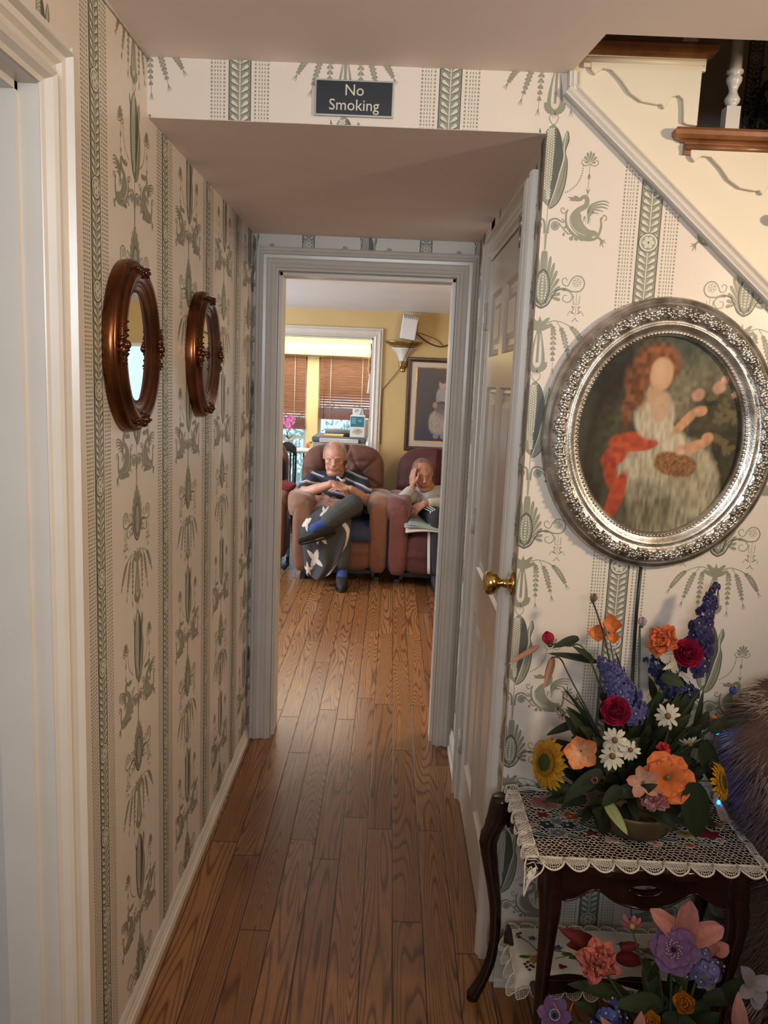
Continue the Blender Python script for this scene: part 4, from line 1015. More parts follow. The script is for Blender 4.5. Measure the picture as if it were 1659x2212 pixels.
Mt = Matrix.Translation(((d0.x+d1.x)/2, YS-.09, zs+.004)) @ Matrix.Rotation(R(7), 4, 'Y'); hh_ = ZR-.014-zs; ww = .068
M_dev = mat('device_white', (.62, .60, .60), .4, .02)
o = MB().box((-ww, -.045, .009), (ww, .045, hh_-.02), M=Mt).build('case', M_dev, mon, mods=(bevel(.010, 3),))
mb = MB()
for k in range(7): mb.box((-ww*.85+k*.0175, -.0472, hh_*.79), (-ww*.85+k*.0175+.0075, -.0452, hh_*.93), M=Mt)
mb.build('vent_slots', M_grey, mon)
MB().box((ww-.006, -.02, .02), (ww+.006, .02, hh_*.7), M=Mt).build('socket_panel', M_black, mon)
k0 = Mt @ Vector((ww+.004, -.01, hh_*.30))
tag(MB().tube(catmull([k0, gs(905, 725, .09), gs(925, 740, .05), gs(950, 749, .02), gs(970, 745, .015), gs(1000, 735, .015)], 6), .0060, 7).build('power_cable', M_black), 'thick black cable looping right from the white device along the wall', 'cable')
tag(MB().tube(catmull([Mt @ Vector((ww+.004, 0, hh_*.36)), gs(920, 724, .03), gs(945, 735, .008), gs(956, 746, .006)], 6), .0026, 5).build('thin_wire', M_dark_wood), 'thin brown wire beside the black cable on the ochre wall', 'wire')
tag(MB().tube([gs(893, 735, .10), gs(868, 786, .05), gs(866, 794, .012), gs(827, 841, .006), gs(825, 870, .006), gs(822, 960, .006)], .0030, 5).build('hanging_wire', M_dark_wood), 'thin dark wire running from the shelf down beside the sunroom casing', 'wire')
# framed print
f0, f1 = gs(881, 771, .02), gs(880, 973, .02); fx0 = f0.x; fx1 = fx0+.56; fz1 = f0.z; fz0 = f1.z
fr = empty('framed_print', ((fx0+fx1)/2, YS, (fz0+fz1)/2), 'dark framed print with a pale mat on the ochre wall above the right recliner', 'picture')
M_brown = mat('dark_walnut_frame', (.055, .022, .014), .3, .25, 20)
def rect_frame(mb, x0, x1, z0, z1, prof, y):
    path = [(Vector((x0, y, z0)), Vector((1, 0, 1))), (Vector((x1, y, z0)), Vector((-1, 0, 1))), (Vector((x1, y, z1)), Vector((-1, 0, -1))), (Vector((x0, y, z1)), Vector((1, 0, -1)))]
    mb.sweep(prof, [(p, s, Vector((0, -1, 0))) for p, s in path], closed=True)
mb = MB(); rect_frame(mb, fx0, fx1, fz0, fz1, [(0, 0), (0, .018), (.006, .026), (.020, .026), (.026, .020), (.036, .018), (.040, .014), (.040, 0)], YS-.001); mb.build('frame', M_brown, fr)
MB().box((fx0+.038, YS-.012, fz0+.038), (fx1-.038, YS-.003, fz1-.038)).build('mat_board', mat('mat_board_cream', (.52, .43, .36), .7, .02), fr)
ix0, ix1, iz0, iz1 = fx0+.092, fx1-.092, fz0+.092, fz1-.092
def print_(u, v):
    n = vnoise(u+3, v+3, 14, 11); c = np.tile(np.array([.065, .052, .055]), (len(u), 1))
    c = lay(c, np.clip((-v-.55)*6, 0, 1), (.050, .045, .085)); c = lay(c, blob(u, v, .35, .1, .6, .7, 0, 3, .3)*.6, (.045, .034, .045))
    c = lay(c, blob(u, v, .15, -.48, .50, .34, 0, 2.6, .2), (.42, .36, .32), .85+.3*n); c = lay(c, blob(u, v, .28, -.15, .36, .22, 0, 2.4, .3), (.34, .28, .26), .8+.4*n)
    c = lay(c, blob(u, v, .22, .22, .28, .26, 0, 2.5, .25), (.38, .36, .37), .85+.3*n); c = lay(c, blob(u, v, .22, .06, .26, .05, 0, 2, .3), (.06, .06, .09))
    c = lay(c, blob(u, v, .22, -.08, .26, .16, 0, 2, .5)*.85, (.10, .09, .10), .6+.8*n); c = lay(c, blob(u, v, .40, -.20, .18, .09, 0, 2, .4), (.26, .17, .30))
    c = lay(c, blob(u, v, .22, .58, .17, .15, 0, 2, .2), (.50, .36, .31)); c = lay(c, blob(u, v, .24, .70, .19, .10, 0, 2, .3), (.05, .04, .045))
    c = lay(c, blob(u, v, .0, -.86, .13, .07, 0, 2, .3), (.30, .28, .30)); c = lay(c, blob(u, v, .34, -.86, .13, .07, 0, 2, .3), (.30, .28, .30)); c = lay(c, blob(u, v, -.10, -.0, .11, .08, 0, 2, .3), (.45, .25, .18)); return c
paint_disc('print', 60, 90, lambda a, b: (ix0+(a+1)/2*(ix1-ix0), YS-.0135, iz0+(b+1)/2*(iz1-iz0)), print_, vcol('print_paper', .35), fr)
mb = MB(); rect_frame(mb, ix0-.008, ix1+.008, iz0-.008, iz1+.008, [(0, 0), (0, .004), (.008, .003), (.008, 0)], YS-.012); mb.build('gilt_slip', M_gold, fr)
# ---------------------------------------------------------------- upholstery
def suede(name, c, sheen=.3):
    t = NT(name); n = t.noise(t.obj(), 7, 3); n2 = t.noise(t.obj(), 60, 2)
    col = t.ramp(n, [(.3, tuple(x*.78 for x in c)), (.7, tuple(min(1, x*1.18) for x in c))]); t.bump(n2, .12, .004)
    return t.out(col, .75, Sheen_Weight=sheen, Sheen_Roughness=.4)
M_brownr = suede('brown_microfibre', (.155, .060, .036)); M_tan = suede('tan_microfibre', (.20, .085, .046)); M_maroon = suede('maroon_microfibre', (.085, .023, .022), .15)  # tan is the arm colour, paler than seat and back
M_maroon_arm = suede('lighter_maroon_microfibre', (.15, .045, .036), .25)  # arms of the maroon chair, a paler tone of its cover
def sgn(x, e): return math.copysign(abs(x)**e, x)
def puff(mb, c, r, e=(.35, .35), M=None, n=36, disp=None, mi=0):
    "rounded block: a subdivided cube pushed onto a superellipsoid"
    c = Vector(c); k = 2/((e[0]+e[1])/2); n = max(6, n//3)
    for ax in range(3):
        for s in (-1, 1):
            def fn(u, w):
                q = [0, 0, 0]; q[ax] = s; q[(ax+1) % 3] = math.tan((u*2-1)*.785398); q[(ax+2) % 3] = math.tan((w*2-1)*.785398)
                d = sum(abs(t)**k for t in q)**(1/k); q = [t/d for t in q]
                p = Vector((q[0]*r[0], q[1]*r[1], q[2]*r[2]))
                if disp: p = disp(p, *q)
                p = p+c
                return M @ p if M is not None else p
            mb.grid(n, n, fn, mi, True)
    mb.merge_me = True
    return mb
def recliner(x, y, rot, label, mats, tufts=True, w=.40, headrest=False):
    m_b, m_a, m_s = mats
    M = Matrix.Translation((x, y, 0)) @ Matrix.Rotation(R(rot), 4, 'Z')
    t = empty('recliner', (x, y, 0), label, 'recliner', 'recliners in the living room')
    # mechanism
    mb = MB()
    for s in (-1, 1):
        mb.box((s*(w-.10)-.02, .10, .0), (s*(w-.10)+.02, .70, .035), M=M).box((s*(w-.13)-.012, .12, .03), (s*(w-.13)+.012, .20, .12), M=M).box((s*(w-.13)-.012, .60, .03), (s*(w-.13)+.012, .68, .12), M=M)
    mb.box((-w+.12, .14, .05), (w-.12, .17, .085), M=M).box((-w+.12, .62, .05), (w-.12, .65, .085), M=M); mb.build('mechanism', M_black, t)
    MB().box((-w+.075, .06, .11), (w-.075, .78, .36), M=M).build('chassis', m_b, t, mods=(bevel(.02, 3),))
    # seat, footrest
    mb = MB(); puff(mb, (0, .36, .385), (w-.145, .32, .085), (.4, .45), M, disp=lambda p, a, b, c: p+Vector((0, 0, .02*math.cos(a*1.4)*c))); mb.build('seat', m_b, t)
    mb = MB(); puff(mb, (0, .045, .26), (w-.150, .055, .155), (.35, .4), M, disp=lambda p, a, b, c: p*1.0-Vector((0, .010*math.exp(-((c-.0)/.10)**2), 0))); mb.build('footrest', m_b, t)
    for s in (-1, 1):
        mb = MB()
        puff(mb, (s*(w-.085), .36, .36), (.078, .34, .27), (.3, .3), M, 28); mb.build('side_panel', m_b, t)
        mb = MB()
        def dsp(p, a, b, c):
            k = math.sin(p.y*46)*.0045*max(0, -b)**2*max(0, c)+math.sin(p.y*18+p.x*30)*.004
            return p+Vector((a*k, 0, k*2+.02*math.cos(b*1.2)*c))
        puff(mb, (s*(w-.075), .33, .605), (.112, .345, .088), (.62, .62), M, 40, dsp); mb.build('armrest_pad', m_a, t)
        mb = MB(); puff(mb, (s*(w-.100), .022, .375), (.072, .045, .285), (.55, .40), M, 28, lambda p, a, b, c: p*(1.0)+Vector((p.x*.12*max(0, c), 0, 0))); mb.build('arm_front', m_a, t)
    # back: lower lumbar and big tufted upper cushion
    tilt = Matrix.Translation((0, .60, .40)) @ Matrix.Rotation(R(-16), 4, 'X')
    T = [(-.14, .42), (.14, .42), (-.20, .24), (.20, .24), (0, .30), (0, .52)] if tufts else []
    def db(p, a, b, c):
        d = 0; z = p.z+.34
        for tx, tz in T:
            q = math.hypot(p.x-tx, z-tz); d += .075*math.exp(-(q/.030)**2)+.060*math.exp(-(q/.085)**2)
            th = math.atan2(z-tz, p.x-tx); d += .040*(.5+.5*math.cos(th*5+tx*20))**14*math.exp(-(q/.19)**2)*min(1, q/.03)
        if not tufts: d += .05*math.exp(-(p.x/.016)**2)*(1 if z > .30 else 0)+.035*math.exp(-((z-.30)/.02)**2)
        q = Vector(p)
        if b < 0: q.y += min(d, .12)
        if z > .5: q.x *= 1-.10*((z-.5)/.18)**2
        return q
    mb = MB(); puff(mb, (0, .04, .34), (w-.040, .13, .345), (.45, .5), M @ tilt, 150, db); mb.build('back_cushion', m_b, t)
    if tufts:
        mb = MB()
        for tx, tz in T: mb.ball((M @ tilt) @ Vector((tx, .04-.12+.070, tz)), .012, 8)
        mb.build('buttons', m_s, t)
    MB().box((-w+.08, .70, .14), (w-.08, .78, .80), M=M @ Matrix.Identity(4)).build('back_shell', m_b, t, mods=(bevel(.03, 3),))
    return M
RM = recliner(.228, 4.32, 3, 'brown tufted recliner in the middle, holding the man in the striped polo shirt', (M_brownr, M_tan, M_brownr))
RR = recliner(.985, 4.27, -3, 'dark maroon recliner on the right, holding the man in the grey sweatshirt', (M_maroon, M_maroon_arm, M_maroon), tufts=False)
RL = recliner(-.635, 4.62, 4, 'brown recliner at the left, mostly hidden by the door casing', (M_brownr, M_tan, M_brownr))
# things around the chairs
def cushion(name, c, r, m_, label, cat, M=None, e=(.5, .6)):
    mb = MB(); puff(mb, c, r, e, M, 28, lambda p, a, b, c_: p+Vector((0, 0, .006*math.sin(a*7)+.005*math.sin(b*9)))); return tag(mb.build(name, m_), label, cat)
M_navy = mat('navy_quilted_pad', (.030, .038, .085), .85, .15); M_red = mat('crimson_fabric', (.17, .012, .020), .8, .2)
MB_ = MB(); MB_.grid(20, 20, lambda u, v: RM @ Vector(((u-.5)*.47, (v*.50+.005) if v > .14 else -.026+.03*(v/.14), (.478+.006*math.sin(u*9)*math.sin(v*7)) if v > .14 else .478-.13*(1-v/.14))))
tag(MB_.build('seat_pad', M_navy, mods=(solid(.012),)), 'navy quilted pad covering the seat of the middle recliner', 'seat pad')
c = at(622, 1052, Y=4.72); cushion('cushion', (c.x-.08, 4.80, .705), (.135, .12, .032), M_red, 'flat crimson cushion lying on the arm of the left recliner', 'cushion')
c = at(600, 1030, Y=4.95); cushion('shoulder_bag', (c.x-.06, 4.95, .80), (.13, .07, .15), mat('black_cloth', (.012, .012, .016), .9, .1), 'black cloth bag slumped against the back of the left recliner', 'bag')
cushion('throw_cushion', (1.215, 4.93, .86), (.09, .07, .17), M_red, 'dark red cushion at the right edge of the maroon recliner back', 'cushion')
# folded bed pads on the maroon recliner
M_padg = mat('sage_grey_pad', (.26, .31, .31), .9, .08); M_padw = mat('cream_towel', (.60, .52, .46), .95, .05)
def pad(z, dx, th, m_, name, label, ph):
    def fn(u, v):
        x = -.245+.49*u+dx; y = -.065+.50*v
        return RR @ Vector((x, y, z+.010*math.sin(u*5+ph)+.014*math.sin(v*6+u*3+ph)*(1-v)-.03*max(0, .12-v)/.12))
    mb = MB(); mb.grid(26, 20, fn); return tag(mb.build(name, m_, mods=(solid(th), subsurf(1))), label, 'bed pad')
pad(.478, .0, .018, M_padw, 'folded_towel', 'cream towel under the grey pad on the maroon recliner seat', 0)
pad(.502, -.012, .013, M_padg, 'folded_pad', 'grey green pad folded on top of the cream towel on the maroon recliner', .8)
pad(.523, .02, .010, M_padg, 'folded_pad', 'topmost layer of grey green pad beside the man in grey', 1.9)
# pale sheet and coiled cord between the recliners, floor mat
g4 = lambda px, py, Y=4.75: at(px, py, Y=Y)
a0, a1, a2, a3 = g4(604, 1090), g4(630, 1082), g4(626, 1150), g4(606, 1215)
mb = MB(); mb.grid(16, 24, lambda u, v: (a0*(1-u)+a1*u)*(1-v)+((a3-Vector((.06, 0, 0)))*(1-u)+(a2*.35+a3*.65)*u)*v+Vector((0, .02*math.sin(u*14+v*3), 0)))
tag(mb.build('hanging_sheet', mat('thin_white_sheet', (.72, .75, .80), .6, .02)), 'thin white sheet hanging between the left and middle recliners', 'sheet')
zb, zt_ = g4(621, 1222).z, g4(627, 1120).z; cx0, cx1 = g4(621, 1222).x, g4(626, 1120).x; pts = []
for i in range(420):
    k = i/419; z = zb+(zt_-zb)*k; r = .012; pts.append((cx0+(cx1-cx0)*k+r*math.cos(i*.72), 4.74+r*math.sin(i*.72), z))
tag(MB().tube(pts, .0028, 5).build('coiled_cord', mat('navy_coil', (.02, .03, .07), .35)), 'dark blue coiled control cord hanging beside the middle recliner', 'cord')
c = g4(620, 1232, 4.7); tag(MB().tube([(c.x-.035, 4.70, .008), (c.x, 4.70, .05), (c.x+.004, 4.72, .11)], [.02, .018, .010], 8).build('cord_grip', M_black), 'black grip at the foot of the coiled cord', 'grip')
# ---------------------------------------------------------------- people
def cap(mb, a, b, ra, rb, n=14, fl=None):
    a, b = Vector(a), Vector(b); d = b-a; ln = d.length
    if ln < 1e-6: return mb.ball(a, ra, n)
    d.normalize(); pts, rs = [], []
    for k in range(5):
        q = math.pi/2*(1-k/4); pts.append(a-d*ra*math.sin(q)); rs.append(max(ra*math.cos(q), 1e-4))
    for k in range(1, 4): pts.append(a+(b-a)*k/4); rs.append(ra+(rb-ra)*k/4)
    for k in range(5):
        q = math.pi/2*k/4; pts.append(b+d*rb*math.sin(q)); rs.append(max(rb*math.cos(q), 1e-4))
    return mb.tube(pts, rs, n)
def chain(mb, pts, rs, n=14):
    for i in range(len(pts)-1): cap(mb, pts[i], pts[i+1], rs[i], rs[i+1], n)
def hand(mb, wrist, d, up, curl=.5, side=1, ln=.19, spread=.10, thumb=1.0):
    """wrist point, direction of the fingers, back-of-hand normal; side=+1 puts the thumb towards d x up"""
    w = Vector(wrist); d = Vector(d).normalized(); up = (Vector(up)-d*Vector(up).dot(d)).normalized(); s = d.cross(up)*side; k = ln/.19
    cap(mb, w-d*.01, w+d*.03*k, .024*k, .023*k)
    lens = [.70, .79, .73, .56]; 
    for i in range(4):
        off = (1.5-i)*.0185*k; base = w+d*.028*k+s*off*.8; kn = w+d*(.092-.004*abs(i-1))*k+s*off*1.12-up*.002*i
        cap(mb, base, kn, .0155*k, .0118*k, 10)
        a = R(18)+curl*.35; p = kn; fd = (d+s*spread*(1.5-i)*.5).normalized(); r = .0092*k
        for seg, l in enumerate((.046, .030, .022)):
            fd = (fd*math.cos(a)-up*math.sin(a)).normalized(); q = p+fd*l*lens[i]*1.25*k; cap(mb, p, q, r, r*.90, 10); p = q; r *= .90; a = curl*.75
    t0 = w+d*.030*k+s*.026*k-up*.004; t1 = t0+(d*.55+s*.75*thumb-up*.25).normalized()*.040*k; t2 = t1+(d*.85+s*.25*thumb-up*.20).normalized()*.030*k; t3 = t2+(d*.95-up*.2).normalized()*.022*k
    chain(mb, [t0, t1, t2, t3], [.0150*k, .0118*k, .0105*k, .0088*k], 10)
def frame_mat(fwd, up):
    f = Vector(fwd).normalized(); u = Vector(up); u = (u-f*u.dot(f)).normalized(); x = f.cross(u)   # x: the person's left... viewer right when facing camera
    return Matrix((x, -f, u)).transposed()          # local: +x viewer side, -y = face direction, z up
def head_shapes(mb, C, A, k=1.0, jowl=1.0, long=1.0):
    P = lambda x, y, z: C+A @ Vector((x*k, y*k, z*k*long))
    def el(c, r, rot=None): 
        Mx = A if rot is None else A @ rot
        mb.ball(P(*c), (r[0]*k, r[1]*k, r[2]*k*long), 22, 0, Mx)
    el((0, .018, .032), (.077, .096, .088)); el((0, -.012, .0), (.070, .082, .085)); el((0, -.018, -.050), (.063, .067, .062))
    el((0, -.052, -.096), (.032, .030, .022)); el((.022, -.034, -.072), (.036*jowl, .038, .034)); el((-.022, -.034, -.072), (.036*jowl, .038, .034))
    el((0, -.045, -.108), (.044*jowl, .040, .024))
    # brow ridge, cheek bones
    for s in (-1, 1):
        cap(mb, P(s*.012, -.086, .020), P(s*.046, -.070, .018), .0105*k, .010*k, 10); el((s*.040, -.056, -.026), (.024, .022, .024)); el((s*.030, -.062, -.052), (.020, .018, .024))
        cap(mb, P(s*.076, .012, .022), P(s*.077, .014, -.006), .0095*k, .0085*k, 10); cap(mb, P(s*.080, .020, .028), P(s*.076, .012, -.016), .0070*k, .0075*k, 10)
        el((s*.0125, -.098, -.036), (.0105, .011, .009))
    cap(mb, P(0, -.088, .014), P(0, -.105, -.026), .0085*k, .0105*k, 12); el((0, -.107, -.031), (.0135, .0135, .0115))
    # mouth
    cap(mb, P(-.020, -.082, -.062), P(.020, -.082, -.062), .0085*k, .0085*k, 10); cap(mb, P(-.016, -.080, -.074), P(.016, -.080, -.074), .0085*k, .0085*k, 10); el((0, -.082, -.052), (.018, .012, .010))
def face_parts(C, A, k, person, skin_dark, hair_m, brow_m, long=1.0, lid=.5):
    P = lambda x, y, z: C+A @ Vector((x*k, y*k, z*k*long))
    for s in (-1, 1):
        mb = MB(); mb.ball(P(s*.030, -.0775, .000), (.0125*k, .006*k, .0055*k), 12, 0, A); mb.build('eye', M_eye, person)
        mb = MB(); mb.ball(P(s*.030, -.0830, -.0005), (.0052*k, .0030*k, .0050*k), 10, 0, A); mb.build('iris', M_iris, person)
        mb = MB(); mb.tube([P(s*.016, -.084, .004), P(s*.030, -.0865, .009), P(s*.044, -.080, .004)], [.0022*k, .0048*k, .0022*k], 8); mb.tube([P(s*.017, -.083, -.006), P(s*.030, -.0845, -.0105), P(s*.043, -.079, -.006)], [.0016*k, .0036*k, .0016*k], 8); mb.build('eyelid', skin_dark, person)
        mb = MB(); mb.tube([P(s*.012, -.0955, .024), P(s*.028, -.0925, .030), P(s*.050, -.077, .024)], [.0026*k, .0040*k, .0020*k], 8, flat=.6); mb.build('eyebrow', brow_m, person)
    mb = MB(); mb.tube([P(-.025, -.083, -.069), P(-.010, -.0905, -.0665), P(0, -.0915, -.0675), P(.010, -.0905, -.0665), P(.025, -.083, -.069)], [.0018*k, .0034*k, .0038*k, .0034*k, .0018*k], 8, flat=.6); mb.build('lips', M_lips, person)
def hair_cap(C, A, k, person, m_, long=1.0, top=1.2, n=1500, ln=.016, seed=1, crown=.3):
    "many short strands lying on the scalp: sides and back full, crown thin, brow bare"
    q = random.Random(seed); mb = MB()
    for _ in range(n):
        a = q.uniform(0, 2*math.pi); b = math.asin(q.uniform(-.42, 1)); face = max(0, -math.sin(a))
        lo = -.30+(top+.30)*min(1, face*1.25)**1.2
        if b < lo: continue
        if b > .85 and q.random() > crown: continue
        def S(a, b, t): x, y, z = math.cos(a)*math.cos(b), math.sin(a)*math.cos(b), math.sin(b); return C+A @ Vector((x*(.077+t)*k, (.018+y*(.096+t))*k, (.032+z*(.088+t))*k*long))
        p0 = S(a, b, -.001); p1 = S(a+q.uniform(-.05, .05)/max(.2, math.cos(b)), b-q.uniform(.02, .10), .0035+q.random()*.003); d = (p1-p0)
        if d.length < 1e-5: continue
        d = d.normalized()*ln; n_ = (p0-C).normalized(); w = d.cross(n_).normalized()*.0011
        mb.add([p0-w, p0+w, p0+d*.6+n_*.002+w*.8, p0+d+n_*.0015, p0+d*.6+n_*.002-w*.8], [(0, 1, 2, 3, 4)])
    return mb.build('hair', m_, person, fix=False)
def skin_mat(name, c, blotch):
    t = NT(name); n = t.noise(t.obj(), 18, 3)
    return t.out(t.ramp(n, [(.35, c), (.62, blotch)]), .5, Subsurface_Weight=.12, Subsurface_Scale=.01, Subsurface_Radius=(1, .3, .15))
M_skin1 = skin_mat('fair_skin', (.52, .27, .175), (.47, .215, .14)); M_skin2 = skin_mat('ruddy_skin', (.46, .23, .155), (.40, .175, .12))
M_skind = mat('eyelid_skin', (.30, .13, .09), .5); M_eye = mat('eye_white', (.55, .50, .46), .25); M_iris = mat('iris_dark', (.035, .03, .03), .2); M_lips = mat('lips', (.32, .12, .095), .5)
def hair_mat(name, c): t = NT(name); n = t.noise(t.scale(t.obj(), (1, 1, 3)), 160, 2); return t.out(t.ramp(n, [(.3, tuple(x*.7 for x in c)), (.7, c)]), .6)
M_hairw = hair_mat('white_hair', (.66, .62, .58)); M_hairg = hair_mat('grey_stubble_hair', (.38, .33, .30))

# -- man in the middle recliner, legs crossed
man = empty('person', (.228, 4.7, 0), 'seated man in a navy striped polo, legs crossed and hands folded', 'person')
Hc = Vector((.131, 4.76, .966)); HA = frame_mat((.03, -1, -.16), (.03, .10, 1)); HK = 1.17
body = MB(); head_shapes(body, Hc, HA, HK, 1.10, .93)
neck = Vector((.135, 4.86, .82))
cap(body, Hc+Vector((0, .04, -.06)), neck, .070, .078)
shR, shL = Vector((-.060, 4.89, .735)), Vector((.335, 4.89, .755))
chest, belly, pelv = Vector((.145, 4.90, .70)), Vector((.185, 4.76, .60)), Vector((.205, 4.76, .50))
cap(body, shR+Vector((.04, 0, .01)), shL-Vector((.04, 0, .01)), .075, .075); cap(body, chest, belly, .135, .15); cap(body, belly, pelv, .15, .14)
elR, elL = Vector((-.110, 4.58, .675)), Vector((.435, 4.60, .620)); wrR, wrL = Vector((.125, 4.475, .775)), Vector((.290, 4.475, .745))
chain(body, [shR, elR], [.062, .046]); chain(body, [elR, (elR+wrR)/2, wrR], [.046, .044, .029]); chain(body, [shL, elL], [.062, .046]); chain(body, [elL, (elL+wrL)/2, wrL], [.046, .044, .029])
hand(body, wrR+Vector((.01, -.006, .010)), (1, -.10, -.34), (.25, -.55, .8), .42, -1, .20); hand(body, wrL+Vector((-.005, .004, .0)), (-1, -.10, .16), (-.1, -.35, .95), .30, 1, .195)
hipL, kneeL, ankL = Vector((.290, 4.72, .53)), Vector((.315, 4.285, .645)), Vector((.100, 4.185, .495))
hipR, kneeR, ankR = Vector((.130, 4.72, .52)), Vector((.235, 4.30, .515)), Vector((.252, 4.235, .115))
for h_, k_, a_ in ((hipL, kneeL, ankL), (hipR, kneeR, ankR)): chain(body, [h_, k_, k_*.55+a_*.45, a_], [.085, .058, .056, .036])
def foot(mb, a, d, k=1.0, r0=.034):
    d = Vector(d).normalized(); chain(mb, [Vector(a)-d*.01*k, Vector(a)+d*.05*k, Vector(a)+d*.09*k], [r0*k, .024*k, .018*k])
fdL = Vector((-.90, -.25, -.28)); foot(body, ankL+Vector((-.02, 0, -.045)), fdL); fdR = Vector((.06, -1, -.10)); foot(body, ankR+Vector((0, -.02, -.062)), fdR)
body.build('body', M_skin1, man, mods=(remesh(.0048, 7),))
face_parts(Hc, HA, HK, man, M_skind, M_hairw, M_hairw, .93); hair_cap(Hc, HA, HK, man, M_hairw, .93, 1.05, 5200, .013, 1, .22)
# polo shirt
t = NT('navy_striped_jersey'); o_ = t.obj(); sx = t.n('ShaderNodeSeparateXYZ'); t.set(sx, 'Vector', o_); nz = t.noise(o_, 3.5, 1)
f = t.math('FRACT', t.math('MULTIPLY', t.math('ADD', t.math('ADD', sx.outputs[2], t.math('MULTIPLY', nz, .06)), t.math('MULTIPLY', t.math('ABSOLUTE', t.math('SUBTRACT', sx.outputs[0], -.09)), .32)), 16.0))
M_polo = t.out(t.ramp(f, [(0, (.016, .018, .032)), (.50, (.016, .018, .032)), (.52, (.17, .17, .22)), (.66, (.17, .17, .22)), (.68, (.55, .50, .48)), (.80, (.55, .50, .48)), (.82, (.016, .018, .032))]), .8)
for e in [x for x in M_polo.node_tree.nodes if x.type == 'VALTORGB']: e.color_ramp.interpolation = 'CONSTANT'
sb = MB(); cap(sb, shR+Vector((.03, 0, .012)), shL-Vector((.03, 0, -.012)), .088, .088); cap(sb, chest+Vector((0, -.005, 0)), belly, .152, .168); cap(sb, belly, pelv+Vector((0, 0, .03)), .168, .16); cap(sb, neck+Vector((0, .01, -.06)), chest, .085, .13)
for s_, e_ in ((shR, elR), (shL, elL)): chain(sb, [s_+Vector((0, 0, .006)), s_*.35+e_*.65], [.080, .074])
sb.build('polo_shirt', M_polo, man, mods=(remesh(.007, 3),))
mb = MB(); cn = neck+Vector((0, -.028, -.030))
mb.grid(28, 3, lambda u, v: cn+Vector(((.088+.010*v)*math.cos(R(-250)+R(320)*u-R(30)+R(90)), (.082+.01*v)*math.sin(R(-250)+R(320)*u-R(30)+R(90)), .030-.052*v+.016*math.sin(R(-250)+R(320)*u+R(60))))); mb.build('collar', mat('navy_collar', (.016, .018, .03), .8), man, mods=(solid(.006),))
# trousers
M_trs = mat('charcoal_trousers', (.052, .052, .047), .9, .12, 12)
tb = MB(); chain(tb, [hipL, kneeL, kneeL*.5+ankL*.5, ankL+(kneeL-ankL)*.22], [.108, .084, .080, .072]); chain(tb, [hipR, kneeR, kneeR*.5+ankR*.5, ankR+(kneeR-ankR)*.17], [.105, .078, .072, .070]); cap(tb, hipL, hipR, .11, .11); cap(tb, pelv, pelv+Vector((0, .0, .03)), .165, .165)
tb.build('trousers', M_trs, man, mods=(remesh(.007, 3),))
M_sock = mat('royal_blue_sock', (.035, .065, .22), .9, .15); M_shoe = mat('black_slipper', (.018, .014, .015), .7, .2)
def shoe(a, d, up, name='shoe', k=1.0):
    d = Vector(d).normalized(); up = (Vector(up)-d*Vector(up).dot(d)).normalized(); s = d.cross(up); a = Vector(a)
    def fn(u, w):
        A = u*2*math.pi; x = -.085+.30*w; hw = .046*math.sin(math.pi*min(1, max(.02, (w+.06)/1.10))**.8)**.6; ht = (.088-.034*min(1, max(0, (w-.40)/.5))) if w < .95 else .03
        if w > .93: hw *= .7
        c, s_ = math.cos(A), math.sin(A)
        return a+d*x*k+s*sgn(c, .7)*hw*k+up*((sgn(s_, .7)*.5+.5)*ht-.040)*k
    mb = MB(); mb.grid(20, 16, fn, 0, True, True); n0 = len(mb.v); mb.f += [tuple(range(20))[::-1], tuple(range(16*20, 17*20))]; mb.m += [0, 0]; mb.sm += [True, True]
    o = mb.build(name, M_shoe, man)
    mb = MB(); mb.grid(20, 2, lambda u, v: a+d*(.06+.155*math.cos(u*6.283)*.97)*k+s*(.049*math.sin(u*6.283))*k+up*(-.052+.014*v)*k, 0, False, True); mb.build('sole', M_black, o, mods=(solid(.005),))
for an, d, up, sk0 in ((ankL, fdL, (-.35, -.25, .9), kneeL), (ankR, fdR, (0, 0, 1), kneeR)):
    sk = MB(); ax = (sk0-an).normalized(); chain(sk, [an+ax*.060, an, an-ax*.03+Vector(d).normalized()*.045], [.045, .043, .044]); sk.build('sock', M_sock, man, mods=(remesh(.006, 2),))
    shoe(an-Vector(up).normalized()*.050+Vector(d).normalized()*.015, d, up)
# tissue under his hands, draped blanket with pale star shapes, brown fleece
p = Vector((.205, 4.425, .800)); tag(MB().grid(6, 6, lambda u, v: p+Vector((.07*u-.03, .0-.02*v, .030*(1-u)+.02*v+.006*math.sin(u*8)))).build('paper_tissue', M_card, mods=(solid(.002),)), 'folded white tissue held under the hands of the man in the polo', 'tissue')
M_blk = vcol('patterned_fleece', .95)
def bl(u, v):
    # control net in photo pixels with depths: rows from lap to floor
    rows = [([(668, 1092, 4.50), (700, 1078, 4.45), (745, 1080, 4.42)]), ([(655, 1115, 4.33), (690, 1108, 4.28), (735, 1112, 4.27)]), ([(648, 1145, 4.27), (690, 1150, 4.22), (752, 1125, 4.235)]), ([(655, 1185, 4.25), (700, 1190, 4.19), (757, 1150, 4.215)]), ([(658, 1220, 4.24), (705, 1222, 4.18), (742, 1195, 4.21)]), ([(664, 1243, 4.23), (690, 1252, 4.17), (722, 1232, 4.21)])]
    P = [[at(x, y, Y=d) for x, y, d in r] for r in rows]
    return P
BP = bl(0, 0)
